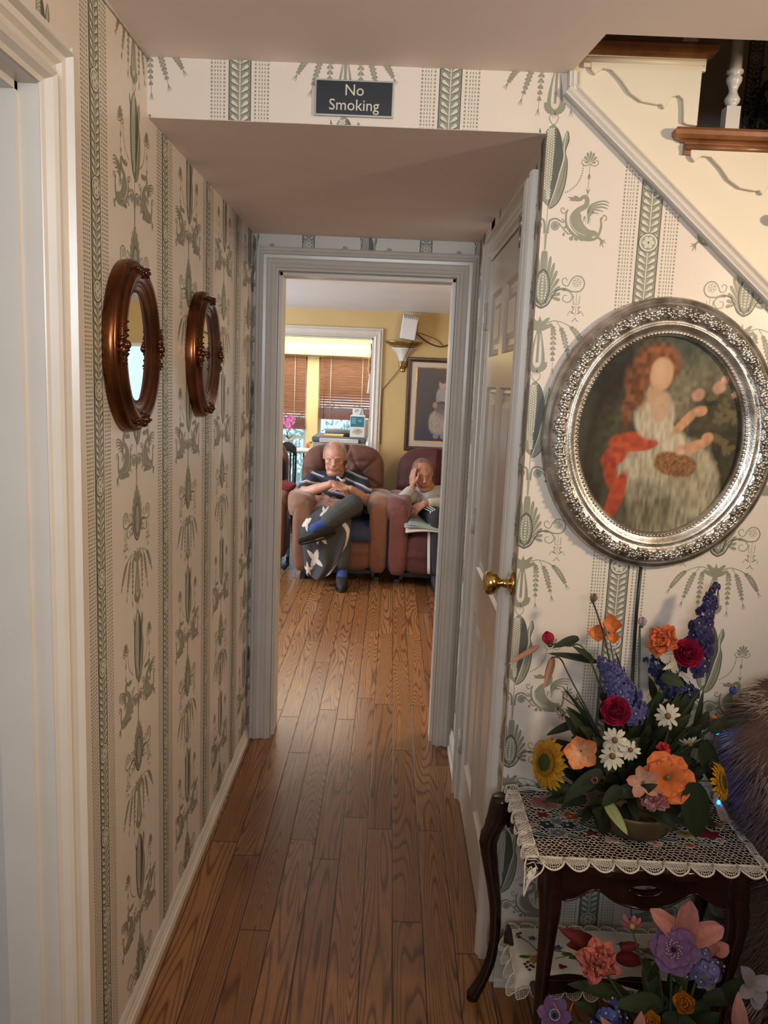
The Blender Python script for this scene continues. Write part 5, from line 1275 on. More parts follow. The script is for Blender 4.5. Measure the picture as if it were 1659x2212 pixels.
def bsurf(u, v):
    def cr(a, b, c, d, t): return .5*((2*b)+(c-a)*t+(2*a-5*b+4*c-d)*t*t+(3*b-a-3*c+d)*t**3)
    def line(r, u):
        q = u*2; i = min(1, int(q)); t = q-i; g = lambda k: r[min(2, max(0, k))]; return cr(g(i-1), g(i), g(i+1), g(i+2), t)
    q = v*5; j = min(4, int(q)); t = q-j; g = lambda k: line(BP[min(5, max(0, k))], u)
    p = cr(g(j-1), g(j), g(j+1), g(j+2), t); return p+Vector((0, .016*math.sin(u*17+v*4)*v, 0))
def star(u, v, cx, cy, r, n, ph, inner=.38):
    a = np.arctan2(v-cy, u-cx)+ph; d = np.hypot(u-cx, v-cy); k = np.abs(((a/(2*np.pi)*n) % 1)-.5)*2; return (d < r*(inner+(1-inner)*k**1.6)).astype(float)
U, V = np.meshgrid(np.linspace(0, 1, 90), np.linspace(0, 1, 150)); u_, v_ = U.ravel(), V.ravel(); colr = np.tile(np.array([.050, .045, .047]), (len(u_), 1))
colr = lay(colr, (v_ < .16+.05*np.sin(u_*9)).astype(float), (.22, .11, .075), .7+.6*vnoise(u_*2, v_*3, 12, 4))
for cx, cy, r, n, ph in ((.10, .86, .12, 5, .3), (.28, .70, .16, 4, .9), (.50, .42, .14, 5, .2), (.20, .30, .12, 4, .4), (.62, .20, .10, 5, 1.0)): colr = lay(colr, star(u_*.9, v_, cx*.9, cy, r, n, ph), (.58, .50, .42))
rr = np.abs(np.hypot(u_-.35, (v_-.62)*1.1)-.58); colr = lay(colr, ((rr < .035) & (u_ > .55) & (v_ > .3)).astype(float), (.62, .54, .46))
mb = MB(); mb.v = [tuple(bsurf(a, b)) for a, b in zip(u_, v_)]
for j in range(149):
    for i in range(89): mb.f.append((j*90+i, j*90+i+1, (j+1)*90+i+1, (j+1)*90+i)); mb.m.append(0); mb.sm.append(True)
ob = mb.build('blanket', M_blk, fix=False, mods=(solid(.008),)); a_ = ob.data.color_attributes.new('paint', 'FLOAT_COLOR', 'POINT'); a_.data.foreach_set('color', np.column_stack([colr, np.ones(len(u_))]).astype(np.float32).ravel())
tag(ob, 'dark grey fleece blanket with cream star shapes trailing from the lap to the floor', 'blanket')
fp = at(690, 1088, Y=4.50); mb = MB()
def ff(p, a, b, c): return p+Vector((.008*math.sin(c*9+a*4), .010*math.sin(a*11), .012*math.sin(a*8+b*5)))
puff(mb, (fp.x+.02, 4.52, fp.z-.02), (.135, .10, .085), (.8, .9), None, 44, ff)
tag(mb.build('brown_fleece', suede('brown_fleece_cloth', (.24, .11, .075))), 'bunched brown fleece on the lap under the folded hands', 'fleece')

# -- man in the maroon recliner, head resting on his hand
man = man2 = empty('person', (.985, 4.7, 0), 'man in a light grey sweatshirt leaning his head on his hand', 'person')
Hc = Vector((.874, 4.74, .856)); HA = frame_mat((.10, -1, -.14), (-.16, .10, 1)); HK = 1.08
body = MB(); head_shapes(body, Hc, HA, HK, 1.0, 1.0); neck = Vector((.925, 4.86, .735))
cap(body, Hc+Vector((.012, .04, -.05)), neck, .058, .066)
shR, shL = Vector((.815, 4.88, .655)), Vector((1.115, 4.86, .690)); chest, belly, pelv = Vector((.965, 4.90, .62)), Vector((.985, 4.78, .54)), Vector((1.00, 4.76, .50))
elR, wrR = Vector((.695, 4.545, .650)), Vector((.788, 4.640, .755)); elL, wrL = Vector((1.16, 4.58, .650)), Vector((.890, 4.46, .655))
cap(body, shR, shL, .068, .068); cap(body, chest, belly, .12, .13); cap(body, belly, pelv, .13, .13)
chain(body, [shR, elR], [.056, .042]); chain(body, [elR, wrR], [.042, .028]); chain(body, [shL, elL], [.056, .042]); chain(body, [elL, wrL], [.042, .028])
hand(body, wrR+Vector((.004, .0, .012)), (-.10, .12, 1), (-.80, -.62, .0), .10, 1, .185, .05, .6); hand(body, wrL, (-.80, -.25, -.50), (-.35, -.6, .7), .75, 1, .18)
hips = [Vector((.93, 4.72, .53)), Vector((1.08, 4.72, .53))]; knees = [Vector((.985, 4.32, .555)), Vector((1.22, 4.30, .56))]; anks = [Vector((1.00, 4.22, .14)), Vector((1.22, 4.20, .13))]
for h_, k_, a_ in zip(hips, knees, anks): chain(body, [h_, k_, k_*.55+a_*.45, a_], [.082, .056, .052, .036]); foot(body, a_+Vector((0, -.02, -.06)), (.05, -1, -.1))
body.build('body', M_skin2, man, mods=(remesh(.0048, 7),))
face_parts(Hc, HA, HK, man, M_skind, M_hairg, M_hairg, 1.0); hair_cap(Hc, HA, HK, man, M_hairg, 1.0, .98, 5200, .009, 2, .8)
M_grs = mat('light_grey_sweatshirt', (.43, .41, .38), .9, .08, 10, bump=.1, bscale=60)
sb = MB(); cap(sb, shR, shL, .078, .078); cap(sb, chest, belly, .136, .145); cap(sb, belly, pelv+Vector((0, 0, .01)), .145, .14); cap(sb, neck+Vector((0, .015, -.055)), chest, .07, .12)
chain(sb, [shR, elR], [.068, .056]); chain(sb, [elR, elR*.25+wrR*.75], [.056, .042]); chain(sb, [shL, elL], [.068, .055]); chain(sb, [elL, elL*.18+wrL*.82], [.055, .042]); sb.build('sweatshirt', M_grs, man, mods=(remesh(.007, 3),))
mb = MB(); ce = Vector((1.010, 4.745, .660))
for dx, dz in ((-.035, .020), (-.018, .028), (0, .030), (.018, .028), (.030, .018)): mb.tube([ce+Vector((0, 0, -.025)), ce+Vector((dx*.4, -.002, 0)), ce+Vector((dx, 0, dz))], [.0025, .003, .0018], 5)
mb.build('printed_emblem', mat('dark_green_print', (.07, .08, .07), .8), man)
M_trk = mat('black_track_pants', (.012, .012, .016), .8, .1)
tb = MB()
for h_, k_, a_ in zip(hips, knees, anks): chain(tb, [h_, k_, k_*.5+a_*.5, a_+Vector((0, 0, .02))], [.105, .080, .072, .060])
cap(tb, hips[0], hips[1], .11, .11); cap(tb, pelv, pelv, .15, .15); tb.build('track_pants', M_trk, man, mods=(remesh(.007, 3),))
M_stp = mat('white_side_stripe', (.62, .60, .58), .7)
for j in (-1, 0, 1):
    mb = MB(); pts = []
    for i in range(13):
        k = i/12; a, b = (hips[0]+Vector((-.02, -.10, 0)), knees[0]) ; c = a*(1-k)+b*k; th = R(118+j*13); r = .110-.028*k
        pts.append(c+Vector((math.cos(th)*r, -.02, math.sin(th)*r)))
    for i in range(1, 9):
        k = i/8; c = knees[0]*(1-k)+anks[0]*k; th = R(205+j*11); pts.append(c+Vector((math.cos(th)*.082*.9, math.sin(th)*.082, 0)))
    mb.tube(pts, .0052, 6, flat=.6); mb.build('side_stripe', M_stp, man)
man = man2
for a_ in anks: shoe(a_+Vector((0, -.005, -.055)), (.05, -1, -.05), (0, 0, 1))
# ---------------------------------------------------------------- colour-carrying mesh for petals and leaves
class MC(MB):
    def __init__(s): super().__init__(); s.c = []
    def fill(s, col, a=None):
        s.c += [tuple(col)]*(len(s.v)-len(s.c))
    def petal(s, base, d, up, ln, w, c0, c1, curl=.3, cup=.3, shape=1.0, nu=7, nv=4, ruffle=0, tip=.55, edge=None, seed=0, point=0):
        """base point, growth direction d, face normal up; bends away from up by curl; colours base -> tip"""
        base = Vector(base); d = Vector(d).normalized(); up = (Vector(up)-d*Vector(up).dot(d)).normalized(); sd = d.cross(up)
        pos = base.copy(); dd = d.copy(); V = []; C_ = []
        for i in range(nu+1):
            t = i/nu
            wd = w*.5*(math.sin(math.pi*min(1, (t*.92+.06))**(.6+.5*shape))**tip if i < nu else .10)
            if point: wd = w*.5*1.35*((t+.03)**.55)*max(0, 1-t)**.80*(1.0+.35*(1-t))
            uu = (up-dd*up.dot(dd)).normalized()
            for j in range(nv+1):
                x = (j/nv-.5)*2; q = pos+sd*(x*wd)+uu*(cup*wd*x*x)
                if ruffle: q += uu*(ruffle*math.sin(x*7+seed+t*3)*t*t)
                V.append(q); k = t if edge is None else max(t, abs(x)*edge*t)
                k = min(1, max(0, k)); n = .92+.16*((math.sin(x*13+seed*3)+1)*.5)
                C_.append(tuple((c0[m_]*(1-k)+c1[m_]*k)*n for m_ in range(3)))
            a = curl*1.6/nu*(1+t); dd = (dd-uu*math.tan(a)).normalized() if a else dd
            pos = pos+dd*(ln/nu)
        F = [(i*(nv+1)+j, i*(nv+1)+j+1, (i+1)*(nv+1)+j+1, (i+1)*(nv+1)+j) for i in range(nu) for j in range(nv)]
        s.add(V, F, 0, True); s.c += C_
    def put(s, fn, col):
        fn(s); s.fill(col); return s
    def build(s, name, m_, parent=None, **kw):
        s.fill((.5, .5, .5)); o = super().build(name, m_, parent, fix=False, **kw)
        a = o.data.color_attributes.new('paint', 'FLOAT_COLOR', 'POINT'); a.data.foreach_set('color', np.array([tuple(c)+(1,) for c in s.c], dtype=np.float32).ravel()); return o
t = NT('silk_petal'); t.t.nodes.remove(t.b); _o = t.t.nodes['Material Output']; _a = t.n('ShaderNodeAttribute', attribute_name='paint'); _n = t.noise(t.obj(), 140, 2)
_c = t.mix(t.math('MULTIPLY', _n, .35), _a.outputs['Color'], (0, 0, 0, 1)); _p = t.n('ShaderNodeBsdfPrincipled'); t.set(_p, 'Base_Color', _c); _p.inputs['Roughness'].default_value = .6; _p.inputs['Specular IOR Level'].default_value = .2; _q = t.n('ShaderNodeBsdfTranslucent'); t.set(_q, 'Color', _c)
_m = t.n('ShaderNodeMixShader'); _m.inputs[0].default_value = .25; t.t.links.new(_p.outputs[0], _m.inputs[1]); t.t.links.new(_q.outputs[0], _m.inputs[2]); t.t.links.new(_m.outputs[0], _o.inputs[0]); M_petal = t.m
M_stem = mat('dark_green_stem', (.035, .06, .02), .6, .2); M_stemb = mat('brown_dry_stem', (.03, .02, .012), .7, .2)
LC = ((.030, .050, .022), (.045, .075, .030))
def basis(n):
    n = Vector(n).normalized(); a = Vector((0, 0, 1)) if abs(n.z) < .9 else Vector((1, 0, 0)); x = n.cross(a).normalized(); return n, x, x.cross(n)
def toward(p, dx=0, dz=0): return (CAM-Vector(p)).normalized()+Vector((dx, 0, dz))

M_mahog = mat('mahogany_polish', (.018, .0055, .004), .16, .3, 18)
# ---------------------------------------------------------------- the mahogany side table
tbl = empty('side_table', (1.19, -.20, 0), 'small dark mahogany side table with curved fluted legs against the papered wall', 'side table')
TZ = .592; TX0, TX1, TY0, TY1 = .925, 1.455, -.375, -.045
def top_outline(ins=0):
    P = []; x0, x1, y0, y1 = TX0+ins, TX1-ins, TY0+ins, TY1-ins
    n = 28
    for i in range(n+1):
        t = i/n; x = x0+.02+(x1-x0-.04)*t; P.append((x, y0-.012*math.cos((t-.5)*math.pi*2)*1.0+.006*math.cos((t-.5)*math.pi*6)))
    P += [(x1-.004, y0+.012), (x1, y0+.03), (x1+.006, (y0+y1)/2), (x1, y1-.03), (x1-.01, y1), (x0+.01, y1), (x0, y1-.03), (x0-.006, (y0+y1)/2), (x0, y0+.03), (x0+.004, y0+.012)]
    return P
mb = MB(); rings = [(.016, TZ-.026), (.004, TZ-.023), (.0, TZ-.018), (.004, TZ-.012), (.001, TZ-.008), (.002, TZ-.003), (.007, TZ)]
vs = []; K = len(top_outline())
for ins, z in rings: vs += [(x, y, z) for x, y in top_outline(ins)]
mb.add(vs, [(i*K+k, i*K+(k+1) % K, (i+1)*K+(k+1) % K, (i+1)*K+k) for i in range(len(rings)-1) for k in range(K)], 0, True)
mb.add([(x, y, TZ) for x, y in top_outline(.007)], [tuple(range(K))]); mb.add([(x, y, TZ-.026) for x, y in top_outline(.016)], [tuple(range(K))[::-1]])
mb.build('table_top', M_mahog, tbl)
# cabriole legs: centre line offset outwards, radius; fluted by a star cross-section
def cabriole(cx, cy, sx, sy, flute=True, s_=1.0):
    prof = [(0, .575, .024), (.003, .555, .026), (.006, .525, .027), (.014, .50, .026), (.026, .475, .025), (.030, .450, .0235), (.026, .42, .0215), (.016, .37, .019), (.006, .32, .017), (-.002, .27, .0155), (-.006, .22, .0145), (-.006, .17, .0140), (-.000, .12, .0142), (.014, .075, .0155), (.030, .040, .0175), (.042, .018, .0195), (.046, .0, .016)]
    mb = MB(); n = 20; v = []; pr = []
    for i in range(len(prof)-1):
        for k in range(3):
            t = k/3; pr.append([prof[i][j]*(1-t)+prof[i+1][j]*t for j in range(3)])
    pr.append(list(prof[-1]))
    for off, z, r in pr:
        for k in range(n):
            a = 2*math.pi*k/n; fl = (.0016 if (flute and .10 < z < .44 and k % 2) else 0); rr = (r-fl)*(1+.10*abs(math.cos(2*a)) if z > .5 else 1)
            v.append((cx+sx*off*.8+rr*math.cos(a), cy+sy*off*.8*s_+rr*math.sin(a), z))
    f = [(i*n+k, i*n+(k+1) % n, (i+1)*n+(k+1) % n, (i+1)*n+k) for i in range(len(pr)-1) for k in range(n)]
    f += [tuple(range(n)), tuple((len(pr)-1)*n+k for k in range(n))[::-1]]
    mb.add(v, f, 0, True)
    mb.tube([(cx+sx*.012+.022*math.cos(a), cy+sy*.012*s_+.022*math.sin(a), .508) for a in [k*math.pi/6 for k in range(12)]], .004, 6, closed=True)
    mb.build('leg', M_mahog, tbl)
cabriole(.912, -.062, -1.15, 0, True); cabriole(.985, -.335, .1, -1.0, True, .35); cabriole(1.392, -.335, .5, -1.0, True, .35); cabriole(1.44, -.062, 1, 0)
# aprons with a serpentine lower edge and the oval piercing in front
def apron(p0, p1, oval=False, y_t=.012):
    p0, p1 = Vector(p0), Vector(p1); d = (p1-p0); ln = d.length; d.normalize(); nrm = Vector((0, 0, 1)).cross(d); n = 60; mb = MB(); zt_ = TZ-.026
    low = lambda t: zt_-(.075-.020*math.cos((t-.5)*2*math.pi*1)*-1*.0-.030*math.exp(-((t-.22)/.09)**2)-.030*math.exp(-((t-.78)/.09)**2)-.022*math.exp(-((t-.5)/.001)**2)*0+.012*math.exp(-((t-.5)/.12)**2))
    cy_, a_, b_ = zt_-.038, .030, .0085
    pts = [(i/n, low(i/n)) for i in range(n+1)]
    for s in (0, y_t):
        if not oval:
            v = [p0+d*ln*t+Vector((0, 0, z-p0.z))+nrm*s for t, z in pts]+[p0+d*ln*t+Vector((0, 0, zt_-p0.z))+nrm*s for t, z in pts]
            mb.add(v, [(i, i+1, n+2+i, n+1+i) for i in range(n)])
        else:
            P = lambda t, z: p0+d*ln*t+Vector((0, 0, z-p0.z))+nrm*s
            for i in range(n):
                t0, t1 = i/n, (i+1)/n
                def span(t):
                    x = (t-.5)*ln/a_; h = b_*math.sqrt(max(0, 1-x*x)); return cy_-h, cy_+h
                (l0, h0), (l1, h1) = span(t0), span(t1)
                mb.add([P(t0, low(t0)), P(t1, low(t1)), P(t1, l1), P(t0, l0)], [(0, 1, 2, 3)]); mb.add([P(t0, h0), P(t1, h1), P(t1, zt_), P(t0, zt_)], [(0, 1, 2, 3)])
    v = []
    for s in (0, y_t): v += [p0+d*ln*t+Vector((0, 0, z-p0.z))+nrm*s for t, z in pts]
    mb.add(v, [(i, i+1, n+2+i, n+1+i) for i in range(n)])
    if oval:
        c = p0+d*ln*.5+Vector((0, 0, cy_-p0.z)); K = 28; v = []
        for s in (0, y_t): v += [c+d*a_*math.cos(2*math.pi*k/K)+Vector((0, 0, b_*math.sin(2*math.pi*k/K)))+nrm*s for k in range(K)]
        mb.add(v, [(k, (k+1) % K, K+(k+1) % K, K+k) for k in range(K)], 0, True)
        mb.tube([c+d*(a_+.006)*math.cos(a)+Vector((0, 0, -(b_+.007)*abs(math.sin(a))))-nrm*.002 for a in [math.pi*k/14 for k in range(15)]], .003, 6)
        mb.tube([p0+d*ln*t+Vector((0, 0, z-p0.z+.002))-nrm*.001 for t, z in pts[3:-3]], .0028, 6)
    mb.build('apron', M_mahog, tbl)
apron((.995, -.352, .5), (1.385, -.352, .5), True); apron((.935, -.075, .5), (.975, -.325, .5)); apron((1.44, -.075, .5), (1.40, -.325, .5)); apron((.93, -.062, .5), (1.43, -.062, .5))
SZ = .218
mb = MB(); so = [(.945, -.055), (1.415, -.055), (1.425, -.10), (1.395, -.23), (1.36, -.255), (1.19, -.245), (1.02, -.255), (.985, -.23), (.935, -.10)]
mb.prism(so, SZ-.045, SZ, lambda u, v, h: (u, v, h)); mb.build('shelf', M_mahog, tbl, mods=(bevel(.006, 3),))
for p in ((.995, -.330, .905, -.25), (1.39, -.330, 1.38, -.24)): MB().tube([(p[0], p[1], SZ-.02), (p[0]+(p[2]-p[0])*.1, -.245, SZ-.02)], .010, 8).build('shelf_bracket', M_mahog, tbl)

# ---------------------------------------------------------------- lace
M_lace = mat('cream_cotton_lace', (.60, .52, .41), .9, .05, 200); M_linen = mat('ivory_linen', (.50, .45, .37), .9, .05, 20)
def net(mb, inside, x0, x1, y0, y1, cell, to3, r, seed=1):
    "irregular six-sided mesh of threads"
    q = random.Random(seed); nx, ny = int((x1-x0)/cell)+2, int((y1-y0)/(cell*.8))+2; J = {}
    def pt(i, j, k):
        key = (i, j, k)
        if key not in J:
            x = x0+(i+(.5 if j % 2 else 0))*cell; y = y0+j*cell*.8+(.22*cell if k else -.22*cell); J[key] = (x+q.uniform(-.24, .24)*cell, y+q.uniform(-.2, .2)*cell)
        return J[key]
    for j in range(ny):
        for i in range(nx):
            a, b = pt(i, j, 0), pt(i, j, 1); e = [(a, b)]
            if j % 2: e += [(b, pt(i, j+1, 0)), (b, pt(i+1, j+1, 0))]
            else: e += [(b, pt(i-1, j+1, 0)), (b, pt(i, j+1, 0))]
            for p, s in e:
                if inside(*p) and inside(*s): mb.tube([to3(*p), to3(*s)], r, 4, caps=False, smooth=False)
def scallop(mb, p0, p1, out, depth, to3, r=.0016, fine=.0040, seed=0):
    p0, p1, o = Vector((p0[0], p0[1], 0)), Vector((p1[0], p1[1], 0)), Vector((out[0], out[1], 0)); d = p1-p0
    bulge = lambda t: depth*(math.sin(math.pi*t)**.42)
    arc = [p0+d*(t*1.06-.03)+o*bulge(min(1, max(0, t))) for t in [i/10 for i in range(11)]]
    mb.tube([to3(p.x, p.y) for p in arc], r, 6); mb.tube([to3(p0.x, p0.y), to3(p1.x, p1.y)], r, 6)
    q = random.Random(seed); n = int(d.length/fine)
    for i in range(1, n):
        t = i/n; a = p0+d*t; b = a+o*bulge(t)*.96; k = max(2, int(bulge(t)/fine))
        pts = [a+(b-a)*(j/k)+d.normalized()*fine*.25*(1 if (i+j) % 2 else -1) for j in range(k+1)]; mb.tube([to3(p.x, p.y) for p in pts], r*.34, 3, caps=False, smooth=False)
        if i < n-1:
            t2 = (i+1)/n; b2 = p0+d*t2+o*bulge(t2)*.96; a2 = p0+d*t2
            for j in range(1, k): mb.tube([to3(*(a+(b-a)*(j/k)).xy), to3(*(a2+(b2-a2)*(j/k)).xy)], r*.30, 3, caps=False, smooth=False)
# top doily: lies on the table, the border falls over its edges
doily = empty('lace_doily', (1.19, -.21, TZ), 'cream crochet net doily with coloured flower patches and scalloped edge on the table top', 'doily')
DX0, DX1, DY0, DY1 = .952, 1.437, -.352, -.060
def drape(x, y, lift=0):
    ex = max(0, TX0+.004-x, x-TX1+.004); ey = max(0, TY0-.004-y+.0); z = TZ+.0022+lift+.0012*math.sin(x*90)*math.sin(y*80)
    dz = (ex+ey); 
    if ex > 0: x = (TX0+.004-ex*.35-.004) if x < 1.2 else (TX1-.004+ex*.35+.004)
    if ey > 0: y = TY0-.004-ey*.35-.003
    return Vector((x, y, z-dz*.95))
mb = MB(); net(mb, lambda x, y: DX0 <= x <= DX1 and DY0 <= y <= DY1, DX0, DX1, DY0, DY1, .0118, drape, .0006)
mb.build('crochet_net', M_lace, doily)
sc = MB(); nF, nS = 9, 6
for i in range(nF):
    a, b = DX0+(DX1-DX0)*i/nF, DX0+(DX1-DX0)*(i+1)/nF
    scallop(sc, (a, DY0), (b, DY0), (0, -1), .036, drape, .0023, .0046, seed=i); scallop(sc, (a, DY1), (b, DY1), (0, 1), .018, drape, seed=i+40)
for i in range(nS):
    a, b = DY0+(DY1-DY0)*i/nS, DY0+(DY1-DY0)*(i+1)/nS
    scallop(sc, (DX0, a), (DX0, b), (-1, 0), .042, drape, .0022, .0046, seed=i+9); scallop(sc, (DX1, a), (DX1, b), (1, 0), .040, drape, seed=i+19)
sc.build('scalloped_border', M_lace, doily)
mb = MB(); dn = Vector((0, 0, 1))
for (cx, cy, sx, sy, ln) in ((DX0, DY0, -1, -1, .085), (DX1, DY0, 1, -1, .075), (DX0, DY1, -1, .2, .04)):
    b0 = Vector((cx, cy, 0)); tip = b0+Vector((sx*.7, sy, 0)).normalized()*ln; w = Vector((-(tip-b0).y, (tip-b0).x, 0)).normalized()*.020
    for q_ in (-1, 1):
        P = catmull([b0+w*.5*q_, b0+w*1.15*q_+(tip-b0)*.35, b0+w*.7*q_+(tip-b0)*.7, tip], 5); mb.tube([drape(p.x, p.y) for p in P], .0019, 6)
        for k in range(5): mb.tube([drape(*(b0+(tip-b0)*(.15*k)).xy), drape(*(b0+(tip-b0)*(.15*k+.1)+w*(.95-.12*k)*q_).xy)], .0012, 4)
    v = [b0+(tip-b0)*.35+w*.45, b0+(tip-b0)*.55+w*.1, b0+(tip-b0)*.95, b0+(tip-b0)*.5+w*.75]; mb.add([drape(p.x, p.y, .0004) for p in v], [(0, 1, 2, 3)])
mb.build('corner_tips', M_lace, doily)
def patch(cx, cy, r, col, n=6, depth=.3, sq=.8, centre=None, outline=True, rot=0, z=.0012, D=drape, parent=doily, name='flower_patch'):
    mb = MC(); K = 40; P = []
    for k in range(K):
        a = 2*math.pi*k/K+rot; rr = r*(1-depth*(.5-.5*math.cos(n*(a-rot)))**1.0); P.append((cx+rr*math.cos(a), cy+rr*math.sin(a)*sq))
    for j, s in enumerate((.5, 1.0)):
        pass
    mb.add([D(cx, cy, z+.0012)]+[D(cx+(x-cx)*.5, cy+(y-cy)*.5, z+.0010) for x, y in P]+[D(x, y, z) for x, y in P], [(0, 1+k, 1+(k+1) % K) for k in range(K)]+[(1+k, 1+K+k, 1+K+(k+1) % K, 1+(k+1) % K) for k in range(K)], 0, True)
    mb.c += [tuple(c*.75 for c in col)]+[tuple(c*(.85 if k % 4 else .6) for c in col) for k in range(K)]+[tuple(col)]*K
    if outline: mb.tube([D(x, y, z+.0003) for x, y in P], .0010, 4, closed=True); mb.fill((.60, .54, .44))
    if centre: mb.ball(D(cx, cy, z+.0015), (r*.2, r*.2*sq, .001), 8); mb.fill(centre)
    mb.build(name, M_petal, parent)
def tp(px, py): p = at(px, py, Z=TZ+.003); return p.x, p.y
NAVY, RED, PINK, GRN, GRY, ORG, YEL, PCH = (.025, .032, .075), (.22, .022, .022), (.45, .18, .16), (.035, .105, .07), (.19, .21, .25), (.45, .13, .03), (.55, .36, .10), (.62, .36, .28)
for px, py, r, c, n, dp, ce, ro in ((1176, 1735, .042, PINK, 7, .22, (.15, .08, .06), .3), (1172, 1760, .022, RED, 6, .4, None, 0), (1182, 1782, .024, NAVY, 6, .3, YEL, .2), (1226, 1783, .024, NAVY, 6, .3, YEL, .9), (1205, 1776, .022, GRY, 5, .3, None, 0), (1206, 1800, .024, GRY, 6, .3, YEL, .4),
    (1232, 1763, .026, ORG, 5, .3, YEL, .5), (1152, 1782, .010, PCH, 3, .3, None, 0), (1278, 1800, .024, RED, 5, .5, (.10, .05, .04), .3), (1322, 1815, .020, PCH, 4, .35, None, .7), (1480, 1803, .026, YEL, 7, .3, (.25, .10, .03), 0), (1532, 1803, .034, RED, 6, .35, None, .5), (1546, 1783, .020, ORG, 5, .3, None, 0), (1489, 1826, .012, ORG, 2, .1, RED, 0), (1555, 1818, .013, PCH, 4, .4, RED, 0), (1415, 1822, .018, PCH, 4, .4, RED, 0), (1385, 1812, .014, RED, 4, .4, None, 0)):
    x, y = tp(px, py); patch(x, y, r, c, n, dp, .85, ce, rot=ro)
for px, py, a, ln in ((1140, 1711, .1, .024), (1163, 1802, -.3, .024), (1150, 1797, .6, .012), (1208, 1762, -.2, .020), (1268, 1783, -.5, .026), (1255, 1792, .4, .018), (1440, 1813, -.15, .026), (1345, 1826, -.3, .018), (1525, 1826, 0, .016), (1240, 1808, -.3, .022), (1500, 1812, .2, .014), (1300, 1770, .3, .02)):
    x, y = tp(px, py); mb = MC(); ca, sa = math.cos(a), math.sin(a); P = [(x+ln*(math.cos(q)*ca-.38*math.sin(q)*sa), y+ln*(math.cos(q)*sa+.38*math.sin(q)*ca)) for q in [k*math.pi/10 for k in range(20)]]
    mb.add([drape(u, v, .0011) for u, v in P], [tuple(range(20))]); mb.fill(GRN); mb.tube([drape(u, v, .0014) for u, v in P], .0009, 4, closed=True); mb.fill((.60, .54, .44)); mb.tube([drape(x-ln*.6*ca, y-ln*.6*sa, .002), drape(x+ln*.6*ca, y+ln*.6*sa, .002)], .0007, 4); mb.fill((.45, .45, .35)); mb.build('leaf_patch', M_petal, doily)
# lower doily on the shelf
dl2 = empty('embroidered_doily', (1.17, -.15, SZ), 'ivory linen doily with embroidered flowers and lace scallops on the lower shelf', 'doily')
def drape2(x, y, lift=0):
    ex = max(0, .955-x); ey = max(0, -.235-y); z = SZ+.0022+lift+.0015*math.sin(x*40+y*30)
    if ex > 0: x = .955-ex*.55
    if ey > 0: y = -.240-ey*.30
    return Vector((x, y, z-(ex*.75+ey*.9)))
mb = MB(); mb.grid(40, 16, lambda u, v: drape2(.935+.46*u, -.262+.185*v)); mb.build('linen_centre', M_linen, dl2)
sc = MB(); q2 = [(.935, -.077)]
for i in range(11): scallop(sc, (.935+.042*i, -.077), (.935+.042*(i+1), -.077), (0, 1), .022, lambda x, y: drape2(x, min(y, -.056)), .0012, .0045, i)
for i in range(11): scallop(sc, (.935+.042*i, -.262), (.935+.042*(i+1), -.262), (0, -1), .030, drape2, .0012, .0045, i+20)
for i in range(4): scallop(sc, (.935, -.262+.046*i), (.935, -.262+.046*(i+1)), (-1, 0), .038, drape2, .0014, .0045, i+60)
sc.build('lace_scallops', M_lace, dl2)
def tp2(px, py): p = at(px, py, Z=SZ+.003); return p.x, p.y
for px, py, r, c, n in ((1120, 2022, .010, (.45, .25, .22), 5), (1160, 2072, .026, (.50, .27, .06), 5), (1172, 2052, .018, (.50, .27, .06), 4), (1205, 2048, .014, (.12, .14, .25), 5), (1150, 2026, .012, (.12, .14, .25), 5), (1400, 2055, .020, (.42, .22, .18), 5), (1215, 2087, .012, RED, 3)):
    x, y = tp2(px, py); patch(x, y, r, c, n, .4, .8, None, False, D=drape2, parent=dl2, z=.001, name='embroidered_flower')
for px, py in ((1140, 2080), (1146, 2087), (1138, 2090), (1144, 2096), (1152, 2090), (1134, 2084), (1118, 2017), (1124, 2015), (1121, 2024)):
    x, y = tp2(px, py); mb = MC(); mb.ball(drape2(x, y, .0015), (.0042, .0042, .0012), 8); mb.fill((.10, .018, .014)); mb.build('embroidered_berry', M_petal, dl2)
mb = MC()
for a, b in (((1150, 2085), (1172, 2068)), ((1125, 2025), (1160, 2052)), ((1160, 2052), (1230, 2060)), ((1200, 2070), (1255, 2066)), ((1380, 2050), (1440, 2085)), ((1390, 2065), (1330, 2040))):
    P = [tp2(*a), tp2((a[0]+b[0])/2, (a[1]+b[1])/2-3), tp2(*b)]; mb.tube([drape2(x, y, .0015) for x, y in P], .0011, 4)
for px, py, a in ((1133, 2068, -.2), (1225, 2062, .2), (1240, 2070, .3), (1347, 2040, -.6), (1365, 2050, -.3), (1400, 2075, .2)):
    x, y = tp2(px, py); mb.add([drape2(x+.014*math.cos(a+q)*(1 if abs(math.cos(q)) > .5 else .6), y+.006*math.sin(q)+.004*math.cos(q)*a, .0016) for q in [k*.785 for k in range(8)]], [tuple(range(8))])
mb.fill((.07, .10, .03)); mb.build('embroidered_stems', M_petal, dl2)
